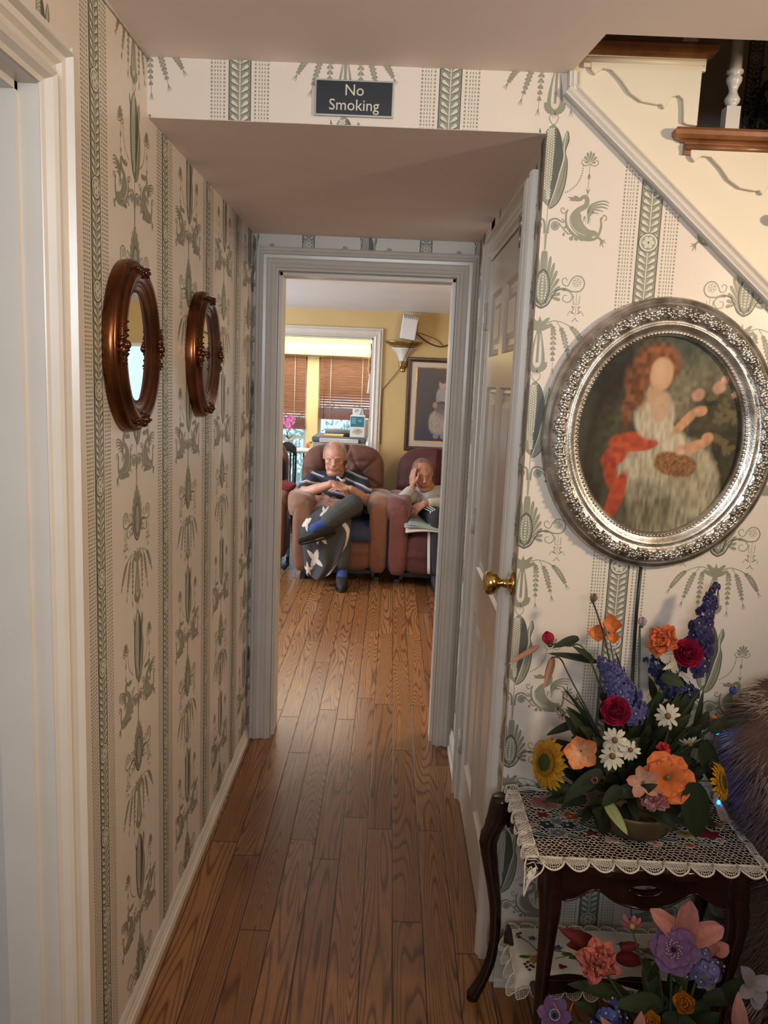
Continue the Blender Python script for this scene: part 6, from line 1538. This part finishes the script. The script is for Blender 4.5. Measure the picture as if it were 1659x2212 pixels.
# ---------------------------------------------------------------- artificial flowers
OR0, OR1 = (.75, .22, .05), (.62, .13, .045)
MG0, MG1 = (.42, .012, .06), (.36, .010, .045)
def n_at(p, tx=0, tz=0):
    n = (CAM-Vector(p)).normalized()+Vector((tx, 0, tz)); return n.normalized()
def ranunculus(par, p, R_, c0, c1, tx=0, tz=0, seed=1, inner=(.16, .02, .03)):
    p = Vector(p); n, x, y = basis(n_at(p, tx, tz)); q = random.Random(seed); mb = MC()
    for L_, (rr, cnt, lift) in enumerate(((1.0, 6, .0), (.90, 6, .12), (.76, 6, .24), (.62, 6, .34), (.50, 5, .42), (.39, 5, .48), (.29, 4, .52), (.20, 4, .54))):
        for k in range(cnt):
            a = 2*math.pi*k/cnt+L_*.55+q.uniform(-.1, .1); d = x*math.cos(a)+y*math.sin(a)
            up = n; base = p+d*R_*rr*.30+n*R_*(lift-.25); f = 1-.06*L_
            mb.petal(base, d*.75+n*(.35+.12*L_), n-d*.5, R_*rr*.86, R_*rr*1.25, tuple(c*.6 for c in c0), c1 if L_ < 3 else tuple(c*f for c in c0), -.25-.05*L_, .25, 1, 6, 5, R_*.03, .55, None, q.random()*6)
    o = mb.build('ranunculus', M_petal, par); mc = MC(); mc.ball(p+n*R_*.30, R_*.15, 9); mc.fill(inner); mc.build('flower_centre', M_petal, o); return o
def daisy(par, p, R_, tx=0, tz=0, seed=1, col=(.72, .66, .52), cen=(.22, .13, .04), cnt=13, droop=.15, w=.30, name='daisy'):
    p = Vector(p); n, x, y = basis(n_at(p, tx, tz)); q = random.Random(seed); mb = MC()
    for k in range(cnt):
        a = 2*math.pi*k/cnt+q.uniform(-.12, .12); d = x*math.cos(a)+y*math.sin(a); mb.petal(p+d*R_*.18, d-n*q.uniform(0, .3), n, R_*q.uniform(.78, .95), R_*w, tuple(c*.8 for c in col), col, droop+q.uniform(-.1, .15), .15, 1.4, 5, 2, 0, .5)
    o = mb.build(name, M_petal, par); mc = MC(); mc.ball(p+n*R_*.06, (R_*.24,)*3, 10); mc.fill(cen); mc.build('flower_centre', M_petal, o); return o
def bloom(par, p, R_, c0, c1, cnt=6, w=.9, tx=0, tz=0, seed=1, cup=.25, curl=.25, layers=1, ruffle=.06, name='poppy', cen=(.16, .15, .08), open_=.25, arc=(0, 6.283), rot=0.):
    p = Vector(p); n, x, y = basis(n_at(p, tx, tz)); q = random.Random(seed); mb = MC()
    for L_ in range(layers):
        s = 1-.22*L_
        for k in range(cnt):
            a = arc[0]+(arc[1]-arc[0])*(k+.5*L_)/cnt+q.uniform(-.12, .12)+rot; d = x*math.cos(a)+y*math.sin(a); v = q.uniform(.85, 1.1)
            mb.petal(p+d*R_*.05, d+n*(open_+.35*L_), n, R_*s*1.0*q.uniform(.92, 1.05), R_*w*s*q.uniform(.9, 1.1), tuple(c*v for c in c0), tuple(min(1, c*v) for c in c1), curl, cup, .9, 7, 6, R_*ruffle, .42, None, q.random()*9)
    o = mb.build(name, M_petal, par)
    if cen: mc = MC(); mc.ball(p+n*R_*.14, R_*.10, 8); mc.fill(cen); mc.build('flower_centre', M_petal, o)
    return o
def carnation(par, p, R_, c0, c1, seed=1, tx=0, tz=0, name='carnation'):
    p = Vector(p); n, x, y = basis(n_at(p, tx, tz)); q = random.Random(seed); mb = MC()
    for k in range(46):
        a = q.uniform(0, 6.283); e = q.uniform(.05, 1.25); d = (x*math.cos(a)+y*math.sin(a))*math.sin(e)+n*math.cos(e); mb.petal(p, d, n+d*.1+Vector((0, 0, .1)), R_*q.uniform(.7, 1.05), R_*.62, c0, tuple(c*q.uniform(.8, 1.2) for c in c1), q.uniform(-.3, .5), .3, .6, 5, 6, R_*.13, .35, None, q.random()*9)
    return mb.build(name, M_petal, par)
def spike(par, pts, R0, R1, c0, c1, n=46, seed=1, name='delphinium', fl=.016):
    P = catmull(pts, 10); q = random.Random(seed); mb = MC(); mb.tube(P, [.0028-.0015*i/len(P) for i in range(len(P))], 5); mb.fill((.05, .07, .03))
    for k in range(n):
        t = (k+q.random())/n; c = P[int(t*(len(P)-1))]; r = R0+(R1-R0)*t; s = fl*(1-.65*t); a = q.uniform(0, 6.283); d = Vector((math.cos(a), math.sin(a), q.uniform(-.1, .5))).normalized(); f = c+d*r*q.uniform(.55, 1)
        nn, x, y = basis(d+Vector((0, -.5, 0)))
        for j in range(5):
            b = j*1.2566+q.random()*.3; e = x*math.cos(b)+y*math.sin(b); v = q.uniform(.7, 1.25); mb.petal(f, e+nn*.25, nn, s, s*.85, tuple(u*v for u in c0), tuple(u*v for u in c1), .2, .2, 1, 3, 2, 0, .5)
        mb.ball(f+nn*.002, s*.18, 5); mb.fill((.40, .42, .30) if k % 3 == 0 else tuple(u*.5 for u in c1))
    return mb.build(name, M_petal, par)
def leaf(par, p, d, up, ln, w, col=None, curl=.35, cup=.25, name='leaf', vein=True, shape=1.0):
    col = col or LC[0]; mb = MC(); mb.petal(p, d, up, ln, w, tuple(c*k for c, k in zip(col, (.60, .52, .40))), tuple(c*k for c, k in zip(col, (1.0, .92, .70))), curl, cup, shape, 10, 6, 0, .75, point=1); return mb.build(name, M_petal, par)
def stemline(par, a, b, r=.0016, m_=None, bow=.02, name='stem'):
    a, b = Vector(a), Vector(b); mid = (a+b)/2+Vector((0, -bow*.3, bow)); return MB().tube(catmull([a, mid, b], 5), r, 5).build(name, m_ or M_stem, par)
A = lambda px, py, Y: at(px, py, Y=Y)
fa = empty('flower_arrangement', (1.19, -.20, TZ+.004), 'tall mixed artificial flower arrangement in a low olive bowl on the lace covered table', 'flower arrangement')
bc = Vector((1.195, -.205, TZ+.0045))
BW = MB().lathe([(0, 0), (.070, 0), (.082, .006), (.098, .030), (.108, .058), (.110, .066), (.106, .068), (.098, .055), (0, .050)], bc, 36).build('bowl', mat('olive_bronze_bowl', (.085, .055, .022), .45, .15), fa)
HUB = bc+Vector((0, 0, .07))
# foliage mass: stems and leaves radiating from the hub
q = random.Random(12)
for k in range(150):
    a = q.uniform(0, 6.283); e = q.uniform(-.05, 1.35); d = Vector((math.cos(a)*math.cos(e), math.sin(a)*math.cos(e)*.55-.10, math.sin(e))).normalized(); r0 = q.uniform(.02, .16)*(1.0 if e < .8 else 1.5)
    p = HUB+d*r0; p.y = min(p.y, -.085); ln = q.uniform(.045, .10); dd = (d+Vector((q.uniform(-.5, .5), q.uniform(-.5, .1), q.uniform(-.4, .4)))).normalized()
    if p.y+dd.y*ln > -.035: dd.y = -.1
    g = q.uniform(.55, 1.25); leaf(fa, p, dd, n_at(p, q.uniform(-.5, .5), q.uniform(-.2, .6)), ln, q.uniform(.022, .050), (.030*g, .042*g, .018*g), q.uniform(.1, .6), .25)
for k in range(34):
    a = q.uniform(0, 3.1416); e = q.uniform(.2, 1.0); tip = HUB+Vector((math.cos(a)*q.uniform(.05, .20), q.uniform(-.10, .06), .08+math.sin(a)*q.uniform(.06, .26)))
    d = (tip-HUB).normalized(); leaf(fa, HUB+(tip-HUB)*.45, d, n_at(tip, q.uniform(-.6, .6)), (tip-HUB).length*.7, q.uniform(.010, .022), (.032, .050, .020), .3, .2, 'grass_blade', False, 1.3)
for px0, py0, px1, py1, Y, w, g in ((1300, 1665, 1222, 1722, -.33, .050, 1.1), (1340, 1700, 1305, 1735, -.34, .042, .9), (1500, 1690, 1505, 1815, -.37, .085, 1.15), (1400, 1700, 1330, 1712, -.34, .050, .8), (1250, 1560, 1190, 1580, -.18, .030, .8), (1330, 1640, 1370, 1600, -.30, .045, .9), (1460, 1640, 1400, 1655, -.30, .055, .9), (1520, 1600, 1548, 1700, -.26, .060, 1.0), (1540, 1640, 1556, 1720, -.27, .045, 1.2), (1430, 1460, 1475, 1475, -.22, .045, 1.3), (1250, 1378, 1203, 1392, -.16, .030, 1.1), (1290, 1430, 1205, 1408, -.17, .026, .9), (1280, 1425, 1250, 1400, -.18, .022, 1.1), (1475, 1560, 1500, 1500, -.2, .022, 1.0), (1500, 1590, 1515, 1510, -.2, .022, 1.0), (1310, 1800, 1290, 1745, -.30, .05, .7), (1250, 1620, 1330, 1660, -.28, .06, .9), (1425, 1600, 1450, 1560, -.24, .04, .9)):
    a, b = A(px0, py0, Y), A(px1, py1, Y-.02); d = b-a; leaf(fa, a, d, n_at(a, 0, .3), d.length*1.15, w, (.033*g, .048*g, .026*g), .25, .22)
a, b = A(1305, 1725, -.33), A(1358, 1805, -.36); leaf(fa, a, b-a, n_at(a, .2), (b-a).length*1.0, .036, (.42, .50, .25), .05, .1, 'pale_leaf')
a, b = A(1462, 1432, -.22), A(1435, 1445, -.23); leaf(fa, a, b-a, n_at(a), (b-a).length*1.1, .018, (.6, .65, .55), .1, .2, 'pale_leaf')
# blooms
def S(p, r=.0017, m_=None): stemline(fa, HUB+Vector(((p.x-HUB.x)*.15, 0, 0)), p+Vector((0, .012, -.004)), r, m_)
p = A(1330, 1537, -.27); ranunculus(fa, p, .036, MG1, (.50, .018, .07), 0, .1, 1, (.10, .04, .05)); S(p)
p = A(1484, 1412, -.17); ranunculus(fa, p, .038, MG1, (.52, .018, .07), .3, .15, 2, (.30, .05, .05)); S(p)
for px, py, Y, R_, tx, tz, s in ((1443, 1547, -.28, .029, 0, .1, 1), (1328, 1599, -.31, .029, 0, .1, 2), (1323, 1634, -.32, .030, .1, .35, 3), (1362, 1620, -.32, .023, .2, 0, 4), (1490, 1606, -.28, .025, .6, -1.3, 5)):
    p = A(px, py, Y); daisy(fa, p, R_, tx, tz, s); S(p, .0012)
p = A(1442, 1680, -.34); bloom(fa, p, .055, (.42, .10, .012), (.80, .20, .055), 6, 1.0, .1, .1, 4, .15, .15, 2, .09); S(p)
p = A(1255, 1622, -.30); bloom(fa, p, .045, (.72, .42, .22), (.78, .22, .06), 5, .85, 0, -.2, 9, .4, -.1, 1, .03, 'alstroemeria', None, .5); S(p)
p = A(1432, 1385, -.15); carnation(fa, p, .044, (.60, .10, .03), (.72, .17, .06), 4, 0, .1, 'orange_rose'); S(p)
for px, py, R_, s in ((1318, 1352, .030, 3), (1288, 1372, .028, 5), (1322, 1380, .020, 6)):
    p = A(px, py, -.13); bloom(fa, p, R_, (.75, .28, .06), (.72, .15, .05), 4, .9, .2, .3, s, .4, -.15, 1, .05, 'freesia', None, .7); 
S(A(1318, 1365, -.12))
p = A(1390, 1690, -.345); bloom(fa, p, .036, (.62, .38, .25), (.60, .24, .16), 5, .75, 0, 0, 7, .3, 0, 1, .02, 'pale_alstroemeria', (.25, .10, .05), .4); S(p)
p = A(1414, 1722, -.345); carnation(fa, p, .035, (.40, .13, .13), (.52, .22, .21), 8, 0, -.1); S(p)
p = A(1284, 1685, -.335); bloom(fa, p, .018, (.45, .14, .14), (.55, .22, .22), 5, .9, 0, 0, 3, .5, -.3, 1, .05, 'pink_bud', None, 1.2)
p = A(1432, 1618, -.30); carnation(fa, p, .018, (.45, .02, .03), (.62, .05, .05), 6, .5, .3, 'red_carnation')
# sunflowers
def sunflower(p, R_, tx, tz, seed):
    p = Vector(p); n, x, y = basis(n_at(p, tx, tz)); q = random.Random(seed); mb = MC()
    for L_ in range(3):
        for k in range(22):
            a = 2*math.pi*k/22+L_*.14+q.uniform(-.06, .06); d = x*math.cos(a)+y*math.sin(a); v = q.uniform(.8, 1.1); mb.petal(p+d*R_*.42, d+n*(.2*L_-.15), n, R_*q.uniform(.5, .72)*(1-.16*L_), R_*.20, (.50*v, .17*v, .008), (.62*v, .33*v, .018), .2, .2, 1.3, 5, 2, 0, .55)
    o = mb.build('sunflower', M_petal, fa); mc = MC()
    for k in range(230):
        r = R_*.48*math.sqrt(k/230); a = k*2.39996; c = p+x*r*math.cos(a)+y*r*math.sin(a)+n*R_*(.16-.20*(r/R_)); mc.ball(c, R_*.045, 4); mc.fill((.07, .075, .018) if r < R_*.34 else (.36, .17, .01))
    mc.build('flower_centre', M_petal, o)
p = A(1180, 1648, -.26); sunflower(p, .058, -1.5, .1, 2); S(p)
p = A(1560, 1690, -.31); sunflower(p, .044, 1.6, .1, 5); S(p)
# delphiniums and hyacinth-like clusters
spike(fa, [A(1500, 1440, -.13), A(1512, 1370, -.11), A(1530, 1310, -.10), A(1548, 1262, -.095)], .040, .008, (.026, .020, .070), (.060, .050, .15), 90, 1, 'delphinium', .020)
spike(fa, [A(1365, 1545, -.24), A(1345, 1500, -.22), A(1325, 1460, -.20), A(1310, 1425, -.19)], .042, .026, (.055, .050, .17), (.12, .11, .27), 150, 2, 'delphinium', .018)
spike(fa, [A(1470, 1500, -.16), A(1440, 1470, -.16), A(1412, 1430, -.15)], .038, .026, (.018, .022, .075), (.040, .050, .15), 90, 3, 'delphinium', .018)
spike(fa, [A(1470, 1510, -.19), A(1472, 1480, -.19)], .024, .012, (.035, .035, .13), (.06, .06, .18), 18, 4)
# buds on long stems
def bud(p, R_, c0, c1, d=(0, 0, 1), name='bud', cnt=5):
    p = Vector(p); n, x, y = basis(d); mb = MC()
    for k in range(cnt*2):
        a = 6.283*k/cnt+.4*(k >= cnt); e = x*math.cos(a)+y*math.sin(a); mb.petal(p+e*R_*.1, e*.75+n*.9, e, R_*1.7, R_*1.3, c0, c1, .75, -.35, .8, 6, 4, 0, .5)
    mb.ball(p, R_*.35, 7); mb.fill((.10, .12, .05)); return mb.build(name, M_petal, fa)
p = A(1281, 1300, -.12); bud(p, .014, (.20, .15, .10), (.34, .28, .20), (.1, 0, 1), 'dried_bud'); MB().tube(catmull([p, A(1296, 1345, -.13), A(1313, 1410, -.16), HUB], 6), .0022, 6).build('stem', M_stemb, fa)
p = A(1386, 1352, -.12); bud(p, .016, (.55, .48, .40), (.50, .36, .42), (.0, -.2, 1), 'white_bud'); S(p, .0026)
p = A(1188, 1392, -.15); bud(p, .022, (.40, .05, .05), (.50, .018, .05), (-.35, 0, 1), 'red_rosebud'); MB().tube(catmull([p, A(1225, 1395, -.16), A(1275, 1425, -.18), HUB], 6), .0022, 6).build('stem', M_stem, fa)
for a_, b_, w in (((1165, 1395), (1098, 1434), .020), ((1194, 1420), (1176, 1488), .026)):
    a, b = A(*a_, -.16), A(*b_, -.17)
    for rot in (0, .5): leaf(fa, a, b-a, n_at(a, rot, rot), (b-a).length, w, (.60, .36, .30), .08, .6, 'lily_bud')
MB().tube(catmull([A(1194, 1420, -.16), A(1212, 1425, -.16), A(1240, 1480, -.18), HUB], 6), .0018, 6).build('stem', M_stemb, fa)
# blue bells and an orange bud at the right
MB().tube(catmull([HUB, A(1480, 1590, -.2), A(1545, 1530, -.17), A(1600, 1518, -.16), A(1655, 1520, -.15)], 6), .0018, 6).build('stem', M_stem, fa)
for px, py, d in ((1580, 1500, (.3, 0, 1)), (1615, 1523, (1, 0, .1)), (1588, 1552, (.5, 0, -1)), (1555, 1562, (-.3, 0, -.6))): bud(A(px, py, -.17), .014, (.06, .07, .20), (.12, .15, .36), d, 'bluebell')
bud(A(1550, 1553, -.2), .012, (.65, .20, .06), (.70, .22, .06), (-1, 0, 0), 'orange_bud')
# faded white sprig on the left
q = random.Random(21)
for px, py in ((1225, 1495), (1205, 1530), (1215, 1545), (1245, 1510)): daisy(fa, A(px, py, -.10), .014, 0, 0, px, (.30, .25, .20), (.14, .10, .06), 8, .2, .22, 'faded_sprig')
MB().tube([A(1215, 1505, -.1), A(1270, 1545, -.14), HUB], .0012, 5).build('stem', M_stemb, fa)
# fairy lights: two blue lamps on thin wire behind the flowers
t = NT('blue_led'); M_led = t.out((.02, .10, .6), .3, Emission_Color=(.01, .16, 1.0, 1), Emission_Strength=14.0)
for px, py, Y, lb in ((1548, 1583, -.20, 'upper of two small glowing blue lights beside the bouquet'), (1552, 1733, -.24, 'lower of two small glowing blue lights, just above the doily')):
    c = A(px, py, Y); o = empty('fairy_light', tuple(c), lb, 'light', 'blue fairy lights')
    MB().ball(c, (.006, .004, .0035) if py < 1600 else (.0045, .0045, .0055), 10).build('bulb', M_led, o); MB().tube([c+Vector((0, .006, -.002)), c+Vector((.004, .02, -.03)), c+Vector((-.02, .03, -.09))], .0012, 5).build('wire', M_black, o)
    light('fairy_glow', 'POINT', c+Vector((0, -.008, .004)), .035, (.05, .25, 1.0), .004).parent = None
c = A(1550, 1760, -.24); o = MC()
for a_, b_ in (((1547, 1735), (1566, 1782)), ((1556, 1735), (1576, 1782)), ((1545, 1735), (1548, 1705))): u, v = A(*a_, -.245), A(*b_, -.245); o.petal(u, v-u, n_at(u), (v-u).length, .011, (.45, .30, .22), (.50, .34, .25), .15, .5, 1, 7, 3, 0, .5)
tag(o.build('pale_prongs', M_petal), 'pale pink curved prongs below the lower blue light', 'ornament')

# ---------------------------------------------------------------- second arrangement, standing on the floor in front
fb = empty('flower_arrangement', (1.235, -.47, 0), 'second artificial flower arrangement low at the bottom right corner, in front of the table', 'flower arrangement')
B0 = Vector((1.235, -.47, 0)); fa_ = fa; fa = fb
MB().lathe([(0, 0), (.075, 0), (.095, .01), (.115, .12), (.125, .20), (.121, .205), (.108, .19), (0, .18)], B0, 32).build('basket', mat('dark_wicker', (.055, .025, .012), .8, .3, 60, bump=.6, bscale=160), fb)
HUB = B0+Vector((0, 0, .20))
q = random.Random(33)
for k in range(55):
    a = q.uniform(0, 6.283); e = q.uniform(-.1, 1.3); d = Vector((math.cos(a)*math.cos(e), math.sin(a)*math.cos(e)*.8, math.sin(e))).normalized(); p = HUB+d*q.uniform(.02, .12); ln = q.uniform(.06, .11); g = q.uniform(.6, 1.3)
    if p.y > -.42 and p.x < 1.2: p.y = -.44
    leaf(fb, p, d+Vector((q.uniform(-.4, .4), q.uniform(-.4, .1), q.uniform(-.3, .3))), n_at(p, q.uniform(-.5, .5), q.uniform(0, .6)), ln, q.uniform(.03, .06), (.036*g, .056*g, .030*g), q.uniform(.1, .6), .25)
YY = -.50
for a_, b_, w, g in (((1340, 2150), (1255, 2125), .045, 1.0), ((1430, 2170), (1350, 2165), .060, 1.3), ((1520, 2160), (1640, 2140), .05, .8), ((1400, 2120), (1440, 2050), .02, .8), ((1450, 2090), (1480, 2130), .03, 1.0), ((1560, 2150), (1600, 2120), .04, .9), ((1300, 2200), (1260, 2170), .04, 1.0), ((1430, 2200), (1500, 2212), .05, .9)):
    a, b = A(*a_, YY), A(*b_, YY-.02); leaf(fb, a, b-a, n_at(a, 0, .4), (b-a).length*1.2, w, (.045*g, .062*g, .030*g), .2, .25)
PK0, PK1 = (.50, .20, .14), (.62, .24, .20)
p = A(1480, 2035, -.50); mb = MC()
for (tx_, ty_), w, cu in (((1430, 1980), .038, .5), ((1490, 1955), .044, .1), ((1552, 2005), .044, .5)):
    e = A(tx_, ty_, -.53); mb.petal(p, e-p, n_at(p, 0, .2), (e-p).length*1.05, w, PK0, PK1, cu*.5, .35, .8, 8, 6, .002, .38)
mb.build('pink_poppy', M_petal, fb); MB().tube(catmull([p, A(1478, 2090, -.49), HUB], 6), .0035, 7).build('stem', mat('bright_green_stem', (.16, .22, .05), .5), fb)
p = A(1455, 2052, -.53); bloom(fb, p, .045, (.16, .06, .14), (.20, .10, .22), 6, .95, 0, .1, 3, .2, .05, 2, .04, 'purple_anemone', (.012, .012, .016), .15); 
mb = MC(); n_, x_, y_ = basis(n_at(p, 0, .1))
for k in range(26): a = k*.2417; mb.ball(p+n_*.010+(x_*math.cos(a)+y_*math.sin(a))*(.010+.003*(k % 3)), .0016, 5)
mb.fill((.55, .48, .25)); mb.build('stamens', M_petal, fb); S(p, .0028)
p = A(1198, 2195, -.50); bloom(fb, p, .040, (.16, .08, .18), (.24, .13, .30), 6, .7, 0, .3, 13, .3, -.1, 1, .03, 'purple_anemone', (.012, .012, .02), .5)
mb = MC(); n_, x_, y_ = basis(n_at(p, 0, .3))
for k in range(20): a = k*.314; mb.ball(p+n_*.012+(x_*math.cos(a)+y_*math.sin(a))*.010, .0016, 5)
mb.fill((.50, .50, .52)); mb.build('stamens', M_petal, fb); S(p, .0028)
p = A(1290, 2078, -.52); carnation(fb, p, .050, (.50, .10, .07), (.62, .17, .12), 17, 0, 0, 'coral_peony'); S(p, .003)
p = A(1366, 2000, -.46); daisy(fb, p+Vector((0, 0, .0)), .026, .1, -.9, 4, (.62, .16, .18), (.50, .36, .05), 8, .3, .38, 'pink_cosmos'); S(p, .0016)
for px, py, R_, s, c0 in ((1518, 2088, .042, 1, (.13, .11, .25)), (1310, 2190, .040, 2, (.07, .09, .26)), (1500, 2058, .022, 3, (.20, .18, .24))):
    c = A(px, py, -.51); q2 = random.Random(s); mb = MC()
    for k in range(30):
        d = Vector((q2.gauss(0, 1), q2.gauss(-.6, .6), q2.gauss(0, 1))).normalized(); f = c+d*R_*q2.uniform(.6, 1); nn, x, y = basis(d); v = q2.uniform(.7, 1.4)
        for j in range(4): b = j*1.57+v; e = x*math.cos(b)+y*math.sin(b); mb.petal(f, e+nn*.2, nn, .012, .012, tuple(u*v for u in c0), tuple(u*v*1.3 for u in c0), .2, .2, 1, 3, 2, 0, .45)
        mb.ball(f+nn*.003, .0028, 5); mb.fill((.45, .42, .50))
    mb.build('hydrangea', M_petal, fb); S(c, .003)
for px, py, R_, s, Y in ((1478, 2170, .032, 5, -.54), (1408, 2208, .026, 6, -.54), (1418, 2045, .026, 7, -.42)):
    p = A(px, py, Y); c0, c1 = ((.45, .13, .010), (.68, .24, .02)) if s != 7 else ((.38, .20, .03), (.50, .24, .05))
    bloom(fb, p, R_, c0, c1, 5, .95, 0, .2, s, .5, -.35, 3, .06, 'orange_rose', None, .5); S(p)
for a_, b_, w in (((1290, 2050), (1222, 2010), .050), ((1270, 2045), (1228, 2040), .035), ((1330, 2070), (1392, 2075), .045), ((1340, 2050), (1380, 2040), .03), ((1530, 2070), (1560, 2110), .05)):
    a, b = A(*a_, -.43), A(*b_, -.43); leaf(fb, a, b-a, n_at(a, .2, .2), (b-a).length*1.1, w, (.16, .018, .020), .2, .5, 'dark_red_petal')
p = A(1560, 2025, -.45); mb = MC()
for k, (tx_, ty_) in enumerate(((1530, 2040), (1590, 2030))): e = A(tx_, ty_, -.47); mb.petal(A(1545, 2060, -.45), e-A(1545, 2060, -.45), n_at(p), .035, .03, PK0, PK1, .2, .4, 1, 6, 4)
mb.build('pink_petal', M_petal, fb)
for px, py, tx_, ty_, w in ((1600, 2230, 1595, 2150, .045), (1380, 2240, 1385, 2190, .04), (1330, 2240, 1300, 2200, .03)):
    a, b = A(px, py, -.56), A(tx_, ty_, -.57); leaf(fb, a, b-a, n_at(a), (b-a).length, w, (.70, .36, .36), .1, .4, 'pink_petal')
p = A(1625, 2130, -.52); mb = MC()
for tx_, ty_, w in ((1612, 2098, .030), (1650, 2165, .030), (1604, 2150, .026), (1665, 2120, .03), (1640, 2180, .026)):
    e = A(tx_, ty_, -.54); mb.petal(p, e-p, n_at(p, .2, .2), (e-p).length*1.1, w, (.36, .30, .24), (.34, .30, .36), .15, .4, 1, 7, 4)
mb.build('white_lily', M_petal, fb)
for tx_, ty_ in ((1240, 2160), (1195, 2165), (1232, 2180)):
    a, b = A(1215, 2212, -.5), A(tx_, ty_, -.5); mb = MB().tube([a, (a+b)/2+Vector((.003, 0, 0)), b], [.002, .0025, .001], 5); mb.build('orange_stamen', mat('orange_red', (.45, .08, .02), .6), fb)
fa = fa_
# ---------------------------------------------------------------- furry throw over a stand at the right edge
t = NT('plush_backing'); _v = t.obj(); M_back = t.out(t.mix(t.ramp(t.noise(_v, 9, 3), [(.5, (0,)*3), (.66, (1,)*3)]), t.ramp(t.noise(_v, 5, 4), [(.3, (.05, .026, .016)), (.55, (.12, .065, .04)), (.75, (.28, .19, .13))]), (.055, .036, .060)), .95)
def fur_col(P):
    n = vnoise(P[:, 0]*1.0+5, P[:, 2]*1.0+5, 9, 31); n2 = vnoise(P[:, 0]+7, P[:, 2]*.6+3, 38, 32); n3 = vnoise(P[:, 0]*1.3+2, P[:, 2]+4, 5, 33)
    c = np.tile(np.array([.085, .045, .026]), (len(P), 1)); k = lambda a: np.clip(a, 0, 1)
    c = lay(c, k((n-.50)*5), (.26, .15, .085)); c = lay(c, k((n3-.50)*6)*k((.90-P[:, 2])*6)*k((P[:, 2]-.55)*9), (.070, .048, .095))
    c = lay(c, k((n2-.70)*6)*.8, (.30, .23, .18)); c = lay(c, k((n*n3-.50)*8)*k((.45-P[:, 2])*5), (.30, .30, .30)); return c*(.65+.7*n2[:, None])
mass = [((1.67, -.25, .36), (.195, .19, .355)), ((1.585, -.21, .80), (.175, .145, .150)), ((1.64, -.22, .70), (.19, .16, .20)), ((1.72, -.40, .14), (.20, .18, .135)), ((1.60, -.19, .88), (.15, .12, .085))]
th = empty('plush_throw', (1.67, -.25, 0), 'brown and purple long haired plush throw heaped at the right edge beside the table', 'throw')
mb = MB()
for c, r in mass: puff(mb, c, r, (.8, .9), None, 30, lambda p, a, b, c_: p*(1+.05*math.sin(a*6+c_*5)+.04*math.sin(b*7+c_*9)))
mb.merge_me = False; o = mb.build('throw_cloth', M_back, th, mods=(remesh(.014, 5),))
q = random.Random(8); mb = MC(); pts = []; cols = []
N = 30000
for c, r in mass:
    for _ in range(int(N*r[2]*r[0]/.16)):
        d = Vector((q.gauss(0, 1), q.gauss(0, 1), q.gauss(0, 1))).normalized()
        if d.y > .6 or d.x > .9: continue
        g = d/(sum(abs(t_)**2.35 for t_ in d)**(1/2.35)); p = Vector(c)+Vector((g.x*r[0], g.y*r[1], g.z*r[2]))*1.07
        if p.z < .012 or any(abs((p.x-c2[0])/r2[0])**2.35+abs((p.y-c2[1])/r2[1])**2.35+abs((p.z-c2[2])/r2[2])**2.35 < 1.0 for c2, r2 in mass): continue
        pts.append((p, d))
PC = fur_col(np.array([tuple(p) for p, d in pts]))
for (p, d), col in zip(pts, PC):
    dr = (d*.6+Vector((q.uniform(-.5, .5), q.uniform(-.4, .2), -1.1))).normalized()*q.uniform(.014, .032); w = dr.cross(n_at(p)).normalized()*.0013
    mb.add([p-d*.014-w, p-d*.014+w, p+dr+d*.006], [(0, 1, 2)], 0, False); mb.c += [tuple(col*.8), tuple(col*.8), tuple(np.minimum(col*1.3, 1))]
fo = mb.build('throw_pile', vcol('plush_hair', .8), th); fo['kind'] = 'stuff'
